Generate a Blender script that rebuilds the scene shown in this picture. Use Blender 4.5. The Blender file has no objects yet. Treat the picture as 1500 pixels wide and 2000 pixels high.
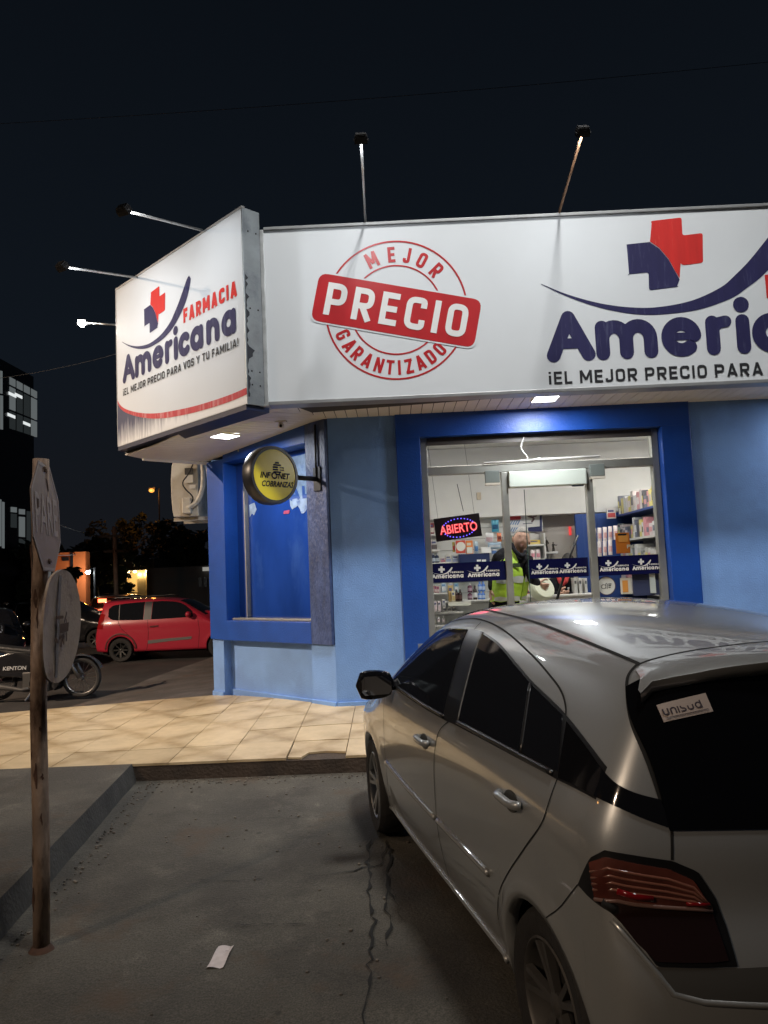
import bpy, bmesh, math, random
import numpy as np
from mathutils import Matrix, Vector
random.seed(7)
R = math.radians
sc = bpy.context.scene
col = sc.collection
# ---------------------------------------------------------------- camera
CAMZ = 1.80
yaw, pitch, roll = R(.68), R(4.7), R(-2.45)
_f = Vector((-math.sin(yaw)*math.cos(pitch), math.cos(yaw)*math.cos(pitch), math.sin(pitch)))
_r0 = Vector((math.cos(yaw), math.sin(yaw), 0)); _u0 = _r0.cross(_f)
_r = math.cos(roll)*_r0 + math.sin(roll)*_u0
_u = -math.sin(roll)*_r0 + math.cos(roll)*_u0
cd = bpy.data.cameras.new('camera'); cam = bpy.data.objects.new('camera', cd); col.objects.link(cam)
cam.matrix_world = Matrix(((_r.x,_u.x,-_f.x,0),(_r.y,_u.y,-_f.y,0),(_r.z,_u.z,-_f.z,CAMZ),(0,0,0,1)))
cd.sensor_fit = 'VERTICAL'; cd.sensor_height = 36; cd.lens = 27.0; cd.clip_start = .05; cd.clip_end = 2000
sc.camera = cam
# ---------------------------------------------------------------- world: clear night sky
w = bpy.data.worlds.new('World'); sc.world = w; w.use_nodes = True
nt = w.node_tree; bg = nt.nodes['Background']
tc = nt.nodes.new('ShaderNodeTexCoord'); sx = nt.nodes.new('ShaderNodeSeparateXYZ'); cr = nt.nodes.new('ShaderNodeValToRGB')
nt.links.new(tc.outputs['Generated'], sx.inputs[0]); nt.links.new(sx.outputs['Z'], cr.inputs[0]); nt.links.new(cr.outputs[0], bg.inputs[0])
cr.color_ramp.elements[0].position = 0.0; cr.color_ramp.elements[0].color = (.0080,.0086,.0108,1)
cr.color_ramp.elements[1].position = .8; cr.color_ramp.elements[1].color = (.0024,.0036,.0056,1)
e = cr.color_ramp.elements.new(.28); e.color = (.0052,.0077,.0118,1)
bg.inputs[1].default_value = 1.0
vs = sc.view_settings; vs.view_transform = 'Standard'; vs.look = 'None'; vs.exposure = 0; vs.gamma = 1; vs.use_curve_mapping = False
sc.render.engine = 'CYCLES'
sc.cycles.use_denoising = True
sc.cycles.max_bounces = 7; sc.cycles.diffuse_bounces = 3; sc.cycles.glossy_bounces = 4; sc.cycles.transparent_max_bounces = 12
sc.cycles.sample_clamp_indirect = 4.0
sc.cycles.caustics_reflective = False; sc.cycles.caustics_refractive = False

# ---------------------------------------------------------------- pixel -> point on a plane of the place (measuring, 1500 x 2000 photo)
CAM = Vector((0,0,CAMZ))
def ray(px, py): return _r*((px-750)/1500) + _u*((1000-py)/1500) + _f
def plane(px, py, p0, n):
    d = ray(px, py); n = Vector(n); return CAM + d*((Vector(p0)-CAM).dot(n)/d.dot(n))
def onY(px, py, Y): return plane(px, py, (0,Y,0), (0,1,0))
def onZ(px, py, Z): return plane(px, py, (0,0,Z), (0,0,1))
def onX(px, py, X): return plane(px, py, (X,0,0), (1,0,0))

# ---------------------------------------------------------------- materials
MATS = {}
def mat(name, c, rough=.6, metal=0., var=0., vscale=6., bump=0., bscale=40., coat=0., emit=None, es=0., spec=.5, dark=None, stretch=None, dscale=3., damt=.5, coatr=.04, alpha=None):
    """Principled with procedural colour variation (var), wear blotches of a second colour (dark) and fine relief (bump)."""
    if name in MATS: return MATS[name]
    m = bpy.data.materials.new(name); m.use_nodes = True; MATS[name] = m
    t = m.node_tree; p = t.nodes['Principled BSDF']; L = t.links
    p.inputs['Base Color'].default_value = (*c,1); p.inputs['Roughness'].default_value = rough; p.inputs['Metallic'].default_value = metal
    p.inputs['Specular IOR Level'].default_value = spec; p.inputs['Coat Weight'].default_value = coat; p.inputs['Coat Roughness'].default_value = coatr
    if emit: p.inputs['Emission Color'].default_value = (*emit,1); p.inputs['Emission Strength'].default_value = es
    if alpha is not None: p.inputs['Alpha'].default_value = alpha
    tcn = t.nodes.new('ShaderNodeTexCoord'); src = tcn.outputs['Object']
    if stretch:
        mp = t.nodes.new('ShaderNodeMapping'); mp.inputs['Scale'].default_value = stretch; L.new(src, mp.inputs[0]); src = mp.outputs[0]
    out = None
    if var:
        n = t.nodes.new('ShaderNodeTexNoise'); n.inputs['Scale'].default_value = vscale; n.inputs['Detail'].default_value = 6; L.new(src, n.inputs['Vector'])
        r = t.nodes.new('ShaderNodeMapRange'); r.inputs[1].default_value = .3; r.inputs[2].default_value = .7; r.inputs[3].default_value = 1-var; r.inputs[4].default_value = 1+var
        L.new(n.outputs['Fac'], r.inputs[0])
        x = t.nodes.new('ShaderNodeVectorMath'); x.operation = 'SCALE'; x.inputs[0].default_value = c; L.new(r.outputs[0], x.inputs['Scale']); out = x.outputs[0]
    if dark:
        n = t.nodes.new('ShaderNodeTexNoise'); n.inputs['Scale'].default_value = dscale; n.inputs['Detail'].default_value = 8; n.inputs['Roughness'].default_value = .65; L.new(src, n.inputs['Vector'])
        r = t.nodes.new('ShaderNodeMapRange'); r.inputs[1].default_value = damt; r.inputs[2].default_value = damt+.14; L.new(n.outputs['Fac'], r.inputs[0])
        x = t.nodes.new('ShaderNodeMix'); x.data_type = 'RGBA'; L.new(r.outputs[0], x.inputs['Factor'])
        x.inputs[6].default_value = (*c,1); x.inputs[7].default_value = (*dark,1)
        if out: L.new(out, x.inputs[6])
        out = x.outputs[2]
    if out: L.new(out, p.inputs['Base Color'])
    if bump:
        n = t.nodes.new('ShaderNodeTexNoise'); n.inputs['Scale'].default_value = bscale; n.inputs['Detail'].default_value = 5; L.new(src, n.inputs['Vector'])
        b = t.nodes.new('ShaderNodeBump'); b.inputs['Strength'].default_value = bump; b.inputs['Distance'].default_value = .02; L.new(n.outputs['Fac'], b.inputs['Height']); L.new(b.outputs[0], p.inputs['Normal'])
    return m
def glass_mat(name, tint=(1,1,1), refl=.08, rough=0.):
    m = bpy.data.materials.new(name); m.use_nodes = True; t = m.node_tree; t.nodes.remove(t.nodes['Principled BSDF'])
    o = t.nodes['Material Output']; tr = t.nodes.new('ShaderNodeBsdfTransparent'); tr.inputs[0].default_value = (*tint,1)
    g = t.nodes.new('ShaderNodeBsdfGlossy'); g.inputs['Roughness'].default_value = rough; f = t.nodes.new('ShaderNodeFresnel'); f.inputs[0].default_value = 1.45
    mx = t.nodes.new('ShaderNodeMixShader'); gm = t.nodes.new('ShaderNodeNewGeometry'); mm = t.nodes.new('ShaderNodeMath'); mm.operation = 'MULTIPLY_ADD'; mm.inputs[1].default_value = -1; mm.inputs[2].default_value = 1; t.links.new(gm.outputs['Backfacing'], mm.inputs[0]); m2 = t.nodes.new('ShaderNodeMath'); m2.operation = 'MULTIPLY'; t.links.new(f.outputs[0], m2.inputs[0]); t.links.new(mm.outputs[0], m2.inputs[1]); t.links.new(m2.outputs[0], mx.inputs[0]); t.links.new(tr.outputs[0], mx.inputs[1]); t.links.new(g.outputs[0], mx.inputs[2]); t.links.new(mx.outputs[0], o.inputs[0])
    MATS[name] = m; return m
def concrete_mat(name, c, stain, crackscale=0., bump=.35):
    m = mat(name, c, .82, var=.32, vscale=1.6, bump=bump, bscale=60, dark=stain, dscale=1.4, damt=.47)
    t = m.node_tree; L = t.links; p = t.nodes['Principled BSDF']
    src = p.inputs['Base Color'].links[0].from_socket
    tcn = t.nodes.new('ShaderNodeTexCoord')
    n = t.nodes.new('ShaderNodeTexNoise'); n.inputs['Scale'].default_value = 140; n.inputs['Detail'].default_value = 3; L.new(tcn.outputs['Object'], n.inputs['Vector'])
    r = t.nodes.new('ShaderNodeMapRange'); r.inputs[1].default_value = .35; r.inputs[2].default_value = .7; r.inputs[3].default_value = .55; r.inputs[4].default_value = 1.45; L.new(n.outputs['Fac'], r.inputs[0])
    x = t.nodes.new('ShaderNodeVectorMath'); x.operation = 'SCALE'; L.new(src, x.inputs[0]); L.new(r.outputs[0], x.inputs['Scale'])
    n2 = t.nodes.new('ShaderNodeTexNoise'); n2.inputs['Scale'].default_value = 3.4; n2.inputs['Detail'].default_value = 9; n2.inputs['Roughness'].default_value = .75; L.new(tcn.outputs['Object'], n2.inputs['Vector'])
    r2 = t.nodes.new('ShaderNodeMapRange'); r2.inputs[1].default_value = .56; r2.inputs[2].default_value = .70; r2.inputs[3].default_value = 1.; r2.inputs[4].default_value = 1.75; L.new(n2.outputs['Fac'], r2.inputs[0])
    x2 = t.nodes.new('ShaderNodeVectorMath'); x2.operation = 'SCALE'; L.new(x.outputs[0], x2.inputs[0]); L.new(r2.outputs[0], x2.inputs['Scale'])
    # rusty brown patches, dark drips and trodden pale scuffs
    n3 = t.nodes.new('ShaderNodeTexNoise'); n3.inputs['Scale'].default_value = 1.9; n3.inputs['Detail'].default_value = 7; n3.inputs['Roughness'].default_value = .7; mp3 = t.nodes.new('ShaderNodeMapping'); mp3.inputs['Location'].default_value = (7.3,2.1,0); L.new(tcn.outputs['Object'], mp3.inputs[0]); L.new(mp3.outputs[0], n3.inputs['Vector'])
    r3 = t.nodes.new('ShaderNodeMapRange'); r3.inputs[1].default_value = .56; r3.inputs[2].default_value = .70; r3.inputs[4].default_value = .75; L.new(n3.outputs['Fac'], r3.inputs[0])
    m3 = t.nodes.new('ShaderNodeMix'); m3.data_type = 'RGBA'; L.new(r3.outputs[0], m3.inputs['Factor']); L.new(x2.outputs[0], m3.inputs[6]); m3.inputs[7].default_value = (c[0]*1.05,c[1]*.72,c[2]*.52,1)
    v = t.nodes.new('ShaderNodeTexVoronoi'); v.inputs['Scale'].default_value = 3.2; v.inputs['Randomness'].default_value = 1; L.new(tcn.outputs['Object'], v.inputs['Vector'])
    r4 = t.nodes.new('ShaderNodeMapRange'); r4.inputs[1].default_value = .035; r4.inputs[2].default_value = .075; r4.inputs[3].default_value = .45; r4.inputs[4].default_value = 1.; L.new(v.outputs['Distance'], r4.inputs[0])
    x4 = t.nodes.new('ShaderNodeVectorMath'); x4.operation = 'SCALE'; L.new(m3.outputs[2], x4.inputs[0]); L.new(r4.outputs[0], x4.inputs['Scale'])
    L.new(x4.outputs[0], p.inputs['Base Color'])
    return m
def emat(name, c, s):
    if name in MATS: return MATS[name]
    m = bpy.data.materials.new(name); m.use_nodes = True; p = m.node_tree.nodes['Principled BSDF']
    p.inputs['Base Color'].default_value = (.02,.02,.02,1); p.inputs['Emission Color'].default_value = (*c,1); p.inputs['Emission Strength'].default_value = s
    MATS[name] = m; return m

# ---------------------------------------------------------------- geometry helpers
class G:
    def __init__(s): s.v=[]; s.f=[]
    def add(s, vs, fs):
        b=len(s.v); s.v += [tuple(v) for v in vs]; s.f += [tuple(i+b for i in f) for f in fs]; return s
    def box(s, x0,x1,y0,y1,z0,z1, M=None):
        vs=[Vector((x,y,z)) for z in (z0,z1) for y in (y0,y1) for x in (x0,x1)]
        if M is not None: vs=[M@v for v in vs]
        return s.add(vs,[(0,2,3,1),(4,5,7,6),(0,1,5,4),(2,6,7,3),(0,4,6,2),(1,3,7,5)])
    def cbox(s, c, size, M=None):
        c=Vector(c); hx,hy,hz=[q/2 for q in size]; T=Matrix.Translation(c)
        return s.box(-hx,hx,-hy,hy,-hz,hz, T@M if M is not None else T)
    def prism(s, pts, off):
        n=len(pts); off=Vector(off); a=[Vector(p) for p in pts]; vs=a+[p+off for p in a]
        fs=[tuple(range(n))[::-1], tuple(range(n,2*n))]+[(i,(i+1)%n,n+(i+1)%n,n+i) for i in range(n)]
        return s.add(vs,fs)
    def sheet(s, pts): return s.add(pts,[tuple(range(len(pts)))])
    def tube(s, pts, r, n=8, cap=True, flat=None):
        pts=[Vector(p) for p in pts]; rs=r if isinstance(r,(list,tuple)) else [r]*len(pts); b=len(s.v); up=None
        for i,p in enumerate(pts):
            t=(pts[min(i+1,len(pts)-1)]-pts[max(i-1,0)]).normalized()
            if up is None: up=t.orthogonal().normalized()
            up=(up-t*up.dot(t)); up=up.normalized() if up.length>1e-6 else t.orthogonal().normalized()
            q=t.cross(up)
            for k in range(n):
                a=2*math.pi*k/n; s.v.append(tuple(p+(up*math.cos(a)+q*math.sin(a))*rs[i]))
        for i in range(len(pts)-1):
            for k in range(n):
                a=b+i*n+k; c=b+i*n+(k+1)%n; s.f.append((a,c,c+n,a+n))
        if cap: s.f.append(tuple(b+k for k in range(n))[::-1]); e=b+(len(pts)-1)*n; s.f.append(tuple(e+k for k in range(n)))
        return s
    def lathe(s, prof, M=None, n=20, cap=False):
        """prof: (radius, height) pairs turned about local Z"""
        b=len(s.v); M=M or Matrix()
        for r,h in prof:
            for k in range(n):
                a=2*math.pi*k/n; s.v.append(tuple(M@Vector((r*math.cos(a),r*math.sin(a),h))))
        for i in range(len(prof)-1):
            for k in range(n):
                a=b+i*n+k; c=b+i*n+(k+1)%n; s.f.append((a,c,c+n,a+n))
        if cap and prof[0][0]>1e-4: s.f.append(tuple(b+k for k in range(n))[::-1])
        if cap and prof[-1][0]>1e-4: e=b+(len(prof)-1)*n; s.f.append(tuple(e+k for k in range(n)))
        return s
    def ell(s, c, rad, n=14, m=9, M=None):
        vs=[];fs=[];c=Vector(c)
        for i in range(m+1):
            th=math.pi*i/m
            for k in range(n):
                a=2*math.pi*k/n; v=Vector((rad[0]*math.sin(th)*math.cos(a),rad[1]*math.sin(th)*math.sin(a),rad[2]*math.cos(th)))
                if M is not None: v=M@v
                vs.append(c+v)
        for i in range(m):
            for k in range(n): fs.append((i*n+k,(i+1)*n+k,(i+1)*n+(k+1)%n,i*n+(k+1)%n))
        return s.add(vs,fs)
    def grid(s, P, closed=False):
        """P[i][j] points -> quads"""
        b=len(s.v); n=len(P); m=len(P[0])
        for row in P: s.v += [tuple(p) for p in row]
        for i in range(n-1):
            for j in range(m if closed else m-1):
                j2=(j+1)%m; s.f.append((b+i*m+j,b+i*m+j2,b+(i+1)*m+j2,b+(i+1)*m+j))
        return s

MW = {}
def ob(name, g, m, parent=None, local=False, smooth=False, bevel=0., seg=2, auto=None):
    """link one mesh object; vertices are given in world space unless local"""
    me=bpy.data.meshes.new(name); v=g.v
    if parent is not None and not local:
        I=MW[parent.name].inverted(); v=[tuple(I@Vector(p)) for p in v]
    me.from_pydata(v,[],g.f); me.update()
    bm=bmesh.new(); bm.from_mesh(me); bmesh.ops.remove_doubles(bm,verts=bm.verts,dist=1e-6); bmesh.ops.recalc_face_normals(bm,faces=bm.faces); bm.to_mesh(me); bm.free()
    me.materials.append(m)
    o=bpy.data.objects.new(name,me); col.objects.link(o)
    if smooth:
        me.polygons.foreach_set('use_smooth',[True]*len(me.polygons))
        if auto: me.set_sharp_from_angle(angle=R(auto))
    if parent is not None: o.parent=parent; MW[o.name]=MW[parent.name]
    else: MW[o.name]=Matrix()
    if bevel:
        b=o.modifiers.new('bevel','BEVEL'); b.width=bevel; b.segments=seg; b.limit_method='ANGLE'; b.angle_limit=R(40)
    return o
def tag(o, label=None, cat=None, group=None, kind=None):
    if label: o['label']=label
    if cat: o['category']=cat
    if group: o['group']=group
    if kind: o['kind']=kind
    return o
def thing(name, loc, label, cat, group=None, M=None):
    o=bpy.data.objects.new(name,None); col.objects.link(o); o.empty_display_size=.1
    T=Matrix.Translation(Vector(loc)) @ (M.to_4x4() if M is not None else Matrix()); o.matrix_world=T; MW[o.name]=T
    return tag(o,label,cat,group)
def clone(o, T=None, label=None, group=None):
    """copy a thing with its parts and sub-parts, sharing meshes"""
    r=o.copy(); col.objects.link(r)
    if T is not None: r.matrix_world=T
    MW[r.name]=T if T is not None else Matrix()
    def rec(a,b):
        for ch in list(a.children):
            c=ch.copy(); col.objects.link(c); c.parent=b; MW[c.name]=MW.get(r.name); rec(ch,c)
    rec(o,r)
    if label: r['label']=label
    if group: r['group']=group
    return r
def smooth_pts(pts, n=8, closed=False):
    """Catmull-Rom through points"""
    P=[Vector(p) for p in pts]; out=[]; N=len(P)
    rng=range(N if closed else N-1)
    for i in rng:
        p0=P[i-1] if (i>0 or closed) else P[0]; p1=P[i]; p2=P[(i+1)%N]; p3=P[(i+2)%N] if (i+2<N or closed) else P[-1]
        for k in range(n):
            t=k/n; out.append(.5*((2*p1)+(p2-p0)*t+(2*p0-5*p1+4*p2-p3)*t*t+(3*p1-p0-3*p2+p3)*t**3))
    if not closed: out.append(P[-1])
    return out
# ---- a flat graphic frame: (u right, v up) on a surface, d = stand-off towards the viewer
class Frame:
    def __init__(s, o, right, up): s.o=Vector(o); s.r=Vector(right).normalized(); s.u=Vector(up).normalized(); s.n=s.r.cross(s.u)
    def __call__(s,u,v,d=0.): return s.o+s.r*u+s.u*v+s.n*d
    def uv(s,px,py):
        p=plane(px,py,s.o,s.n)-s.o; return (p.dot(s.r),p.dot(s.u))
def font(body, shear=0., bold=0., spacing=1.):
    """outline of a line of lettering, normalised to u 0..1, v 0..1; returns verts, faces, aspect"""
    c=bpy.data.curves.new('t','FONT'); c.body=body; c.size=1; c.shear=shear; c.offset=bold; c.space_character=spacing; c.resolution_u=4; c.fill_mode='FRONT'
    o=bpy.data.objects.new('t',c); col.objects.link(o)
    dg=bpy.context.evaluated_depsgraph_get(); me=bpy.data.meshes.new_from_object(o.evaluated_get(dg))
    vs=[Vector(v.co) for v in me.vertices]; fs=[tuple(p.vertices) for p in me.polygons]
    bpy.data.objects.remove(o); bpy.data.curves.remove(c); bpy.data.meshes.remove(me)
    x0=min(v.x for v in vs); x1=max(v.x for v in vs); y0=min(v.y for v in vs); y1=max(v.y for v in vs)
    return [((v.x-x0)/(x1-x0),(v.y-y0)/(y1-y0)) for v in vs], fs, (x1-x0)/(y1-y0)
def lettering(g, fr, body, u0,v0,wd,ht, d=.003, rot=0., **k):
    vs,fs,asp=font(body,**k)
    if wd is None: wd=ht*asp
    ca,sa=math.cos(rot),math.sin(rot)
    g.add([fr(u0+u*wd*ca-v*ht*sa, v0+u*wd*sa+v*ht*ca, d) for u,v in vs], fs); return wd
def poly(g, fr, uvs, d=.003):
    vs=[Vector((u,v,0)) for u,v in uvs]
    from mathutils.geometry import tessellate_polygon
    g.add([fr(u,v,d) for u,v in uvs], tessellate_polygon([vs])); return g
def strip(g, fr, a, b, d=.003):
    n=len(a); g.add([fr(u,v,d) for u,v in a]+[fr(u,v,d) for u,v in b], [(i,i+1,n+i+1,n+i) for i in range(n-1)]); return g
def stroke(g, fr, pts, w, d=.003, cap=True):
    """flat ribbon with round ends along (u,v) points; w width"""
    P=[Vector((p[0],p[1],0)) for p in pts]; L=[];Rr=[]
    for i,p in enumerate(P):
        t=P[min(i+1,len(P)-1)]-P[max(i-1,0)]; t.normalize(); n=Vector((-t.y,t.x,0))*w/2
        L.append(p+n); Rr.append(p-n)
    loop=[]
    def arc(c, a0):
        return [c+Vector((math.cos(a0-math.pi*k/8),math.sin(a0-math.pi*k/8),0))*w/2 for k in range(1,8)]
    strip(g,fr,[(q.x,q.y) for q in L],[(q.x,q.y) for q in Rr],d)
    if cap:
        for c,l in ((P[-1],L[-1]),(P[0],Rr[0])):
            a0=math.atan2(l.y-c.y,l.x-c.x); pts2=[l]+arc(c,a0)+[2*c-l]
            poly(g,fr,[(q.x,q.y) for q in pts2],d)
    return g
def rounded(pts, r, n=4):
    out=[]; N=len(pts)
    for i in range(N):
        p=Vector((*pts[i],0));a=Vector((*pts[i-1],0));b=Vector((*pts[(i+1)%N],0))
        rr=min(r,(a-p).length*.45,(b-p).length*.45); q0=p+(a-p).normalized()*rr; q1=p+(b-p).normalized()*rr
        for k in range(n+1):
            t=k/n; q=q0*(1-t)**2+p*2*t*(1-t)+q1*t*t; out.append((q.x,q.y))
    return out
def sletter(ch, w, t):
    """centre lines of a bold condensed capital, height 1, width w, stroke t"""
    l,r,b,h=t/2,w-t/2,t/2,1-t/2; k=min(.30,(r-l)*.62)
    def rp(pts,ks): 
        out=[]
        for i,p in enumerate(pts):
            if ks[i]:
                q=rounded([pts[i-1],p,pts[(i+1)%len(pts)]],ks[i],6)[7:14]; out+=q
            else: out.append(p)
        return out
    if ch=='I': return [[(w/2,0),(w/2,1)]]
    if ch=='E': return [[(l,0),(l,1)],[(l,h),(w,h)],[(l,.5),(w*.93,.5)],[(l,b),(w,b)]]
    if ch=='F': return [[(l,0),(l,1)],[(l,h),(w,h)],[(l,.48),(w*.9,.48)]]
    if ch=='T': return [[(0,h),(w,h)],[(w/2,0),(w/2,h)]]
    if ch=='P': return [[(l,0),(l,1)],rp([(l,h),(r,h),(r,.42),(l,.42)],[0,k,k,0])]
    if ch=='R': return [[(l,0),(l,1)],rp([(l,h),(r,h),(r,.45),(l,.45)],[0,k*.8,k*.8,0]),[(l+.42*(r-l),.45),(r,0)]]
    if ch=='C': return [rp([(r,.68),(r,h),(l,h),(l,b),(r,b),(r,.32)],[0,k,k,k,k,0])]
    if ch=='G': return [rp([(r,.70),(r,h),(l,h),(l,b),(r,b),(r,.50),(w*.5,.50)],[0,k,k,k,k,0,0])]
    if ch=='O':
        q=rp([(l,.5),(l,b),(r,b),(r,h),(l,h)],[0,k,k,k,k]); return [q+[(l,.5),(l,.49)]]
    if ch=='D': return [[(l,0),(l,1)],rp([(l,h),(r,h),(r,b),(l,b)],[0,k,k,0])]
    if ch=='J': return [rp([(r,1),(r,b),(l,b),(l,.30)],[0,k,k,0])]
    if ch=='M': return [[(l,0),(l,1)],[(r,0),(r,1)],[(l,1),(w/2,.25)],[(w/2,.25),(r,1)]]
    if ch=='N': return [[(l,0),(l,1)],[(r,0),(r,1)],[(l,1),(r,0)]]
    if ch=='A': return [[(l,0),(w/2,1)],[(w/2,1),(r,0)],[(l+.16*w,.26),(r-.16*w,.26)]]
    if ch=='L': return [[(l,0),(l,1)],[(l,b),(w,b)]]
    if ch=='U': return [rp([(l,1),(l,b),(r,b),(r,1)],[0,k,k,0])]
    if ch=='V': return [[(l*.6,1),(w/2,.03)],[(w-l*.6,1),(w/2,.03)]]
    if ch=='Y': return [[(l*.6,1),(w/2,.45)],[(w-l*.6,1),(w/2,.45)],[(w/2,.48),(w/2,0)]]
    if ch=='S': return [rp([(r,.70),(r,h),(l,h),(l,.52),(r,.50),(r,b),(l,b),(l,.28)],[0,k*.8,k*.8,k*.5,k*.5,k*.8,k*.8,0])]
    if ch=='!': return [[(w/2,.28),(w/2,1)],[(w/2,0),(w/2,.16)]]
    if ch=='¡': return [[(w/2,0),(w/2,.70)],[(w/2,.84),(w/2,1)]]
    if ch=='Z': return [[(0,h),(w,h)],[(r,h),(l,b)],[(0,b),(w,b)]]
    return []
def sword(g, fr, txt, u0, v0, wd, ht, t=.2, gap=.16, d=.003, rot=0., wid=None):
    """word of bold condensed capitals fitted to wd x ht"""
    W={' ':.16,'!':t,'¡':t,'L':.44,'V':.60,'Y':.58,'S':.52,'U':.56,'I':t,'M':.72,'N':.58,'A':.62,'T':.54,'Z':.52,'E':.48,'F':.46,'J':.46}; ws=[W.get(c,.56) for c in txt]
    tot=sum(ws)+gap*(len(txt)-1); sx=wd/(tot*ht); x=0; n=0; ca,sa=math.cos(rot),math.sin(rot)
    for c,w in zip(txt,ws):
        for P in sletter(c,w*sx,t*(.6+.4*sx)):
            n+=1; stroke(g,fr,[(u0+(x*sx+p[0])*ht*ca-p[1]*ht*sa, v0+(x*sx+p[0])*ht*sa+p[1]*ht*ca) for p in P],t*(.6+.4*sx)*ht,d+n*.00008,False)
        x+=w+gap
def arcpts(cx,cy,rx,ry,a0,a1,n=20): return [(cx+rx*math.cos(R(a0+(a1-a0)*i/n)),cy+ry*math.sin(R(a0+(a1-a0)*i/n))) for i in range(n+1)]
def light(name, kind, loc, energy, color=(1,1,1), aim=None, size=.1, angle=120, blend=.5, sy=None):
    l=bpy.data.lights.new(name,kind); l.energy=energy; l.color=color
    if kind=='AREA':
        l.size=size
        if sy: l.shape='RECTANGLE'; l.size_y=sy
    else: l.shadow_soft_size=size
    if kind=='SPOT': l.spot_size=R(angle); l.spot_blend=blend
    o=bpy.data.objects.new(name,l); col.objects.link(o); o.location=loc
    if aim is not None: o.rotation_euler=(Vector(aim)-Vector(loc)).to_track_quat('-Z','Y').to_euler()
    return o

# ================================================================ SETTING
asphalt = mat('asphalt', (.046,.041,.038), .82, var=.3, vscale=1.3, bump=.5, bscale=120, dark=(.028,.025,.024), dscale=.7)
conc = concrete_mat('driveway_concrete', (.062,.056,.045), (.040,.035,.028))
conc_pad = concrete_mat('pad_concrete', (.060,.054,.044), (.042,.037,.030))
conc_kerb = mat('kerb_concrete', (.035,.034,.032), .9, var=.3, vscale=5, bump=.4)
black_gap = mat('black_gap', (.006,.006,.006), .9)
def zdrive(y): return .087+.0289*(y-2.83)
g=G(); g.sheet([(-160,-40,0),(160,-40,0),(160,220,0),(-160,220,0)])
tag(ob('road',g,asphalt),kind='structure')
# sloping concrete apron the silver car stands on
g=G(); nx,ny=30,24
rn=random.Random(3)
P=[[(-3.2+12.2*i/nx, -.1+6.66*j/ny, zdrive(-.1+6.66*j/ny)+(rn.uniform(-.004,.004) if 0<j<ny else 0)) for j in range(ny+1)] for i in range(nx+1)]
g.grid(P)
driveway=tag(ob('driveway',g,conc,smooth=True),kind='structure')
# cracks in the apron: recessed joints
def crack(pts, wd, seed):
    r=random.Random(seed); S=[Vector((p.x,p.y)) for p in [onZ(*q,.1) for q in pts]]
    S=[onZ(*q, .10) for q in pts]; S=[onZ(q[0],q[1],zdrive(s.y)) for q,s in zip(pts,S)]
    D=[]
    for a,b in zip(S[:-1],S[1:]):
        n=max(2,int((b-a).length/.05))
        for k in range(n):
            t=k/n; p=a.lerp(b,t); D.append(p+Vector((r.gauss(0,.011),r.gauss(0,.009),0)))
    D.append(S[-1]); L=[];Q=[]
    for i,p in enumerate(D):
        t=(D[min(i+1,len(D)-1)]-D[max(i-1,0)]).normalized(); n=Vector((-t.y,t.x,0)); ww=wd*(.12+1.2*r.random()**2)*(.3 if i in(0,len(D)-1) else 1)
        z=zdrive(p.y)+.0065; L.append((p+n*ww).to_3d()); Q.append((p-n*ww).to_3d()); L[-1].z=z; Q[-1].z=z
    g=G(); g.grid([L,Q]); return ob('crack',g,black_gap,driveway)
crack([(722,1640),(719,1700),(722,1760),(727,1800),(722,1860),(722,1900),(718,1950),(716,2040)],.009,1)
crack([(722,1690),(690,1700),(655,1706),(600,1716)],.005,2)
crack([(756,1640),(762,1690),(755,1740),(762,1790),(757,1850)],.008,3)
crack([(722,1698),(740,1690),(757,1650)],.005,4)
crack([(757,1745),(775,1770),(790,1800)],.006,8)
crack([(440,1797),(480,1805),(560,1806),(640,1803)],.004,5)
crack([(470,1605),(520,1598),(580,1598)],.003,6)
crack([(520,1716),(450,1722),(380,1720)],.003,7)
rg=random.Random(17); g=G()
for i in range(420):
    if i<200: yy=6.44-abs(rg.gauss(0,.10)); xx=rg.uniform(-2.1,1.0)
    elif i<320: yy=rg.uniform(3.2,6.3); xx=-2.22+(6.468-yy)*.085+.07+abs(rg.gauss(0,.06))
    else: yy=rg.uniform(2.4,6.2); xx=rg.uniform(-1.7,.5)
    q=rg.uniform(.004,.013); g.ell((xx,yy,zdrive(yy)+.004),(q,q*rg.uniform(.6,1),q*.6),5,3)
tag(ob('grit',g,mat('grit_stone',(.11,.095,.08),.9,var=.5,vscale=8)),'loose grit scattered on the concrete driveway','grit',kind='stuff')
# raised concrete pad at the left with its kerb face
def zpad(y): return .334-.020*(6.47-y)
pa=[(-2.249,6.468),(-2.035,3.93),(-1.62,-1.0)]
g=G(); top=[(x,y,zpad(y)) for x,y in pa]; lft=[(-9,y,zpad(y)) for x,y in pa]
g.grid([top,lft]); 
pad=tag(ob('sidewalk',g,conc_pad),kind='structure')
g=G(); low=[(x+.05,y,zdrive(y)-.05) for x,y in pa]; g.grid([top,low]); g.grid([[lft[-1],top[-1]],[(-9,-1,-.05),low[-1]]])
ob('kerb',g,conc_kerb,pad)

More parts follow.
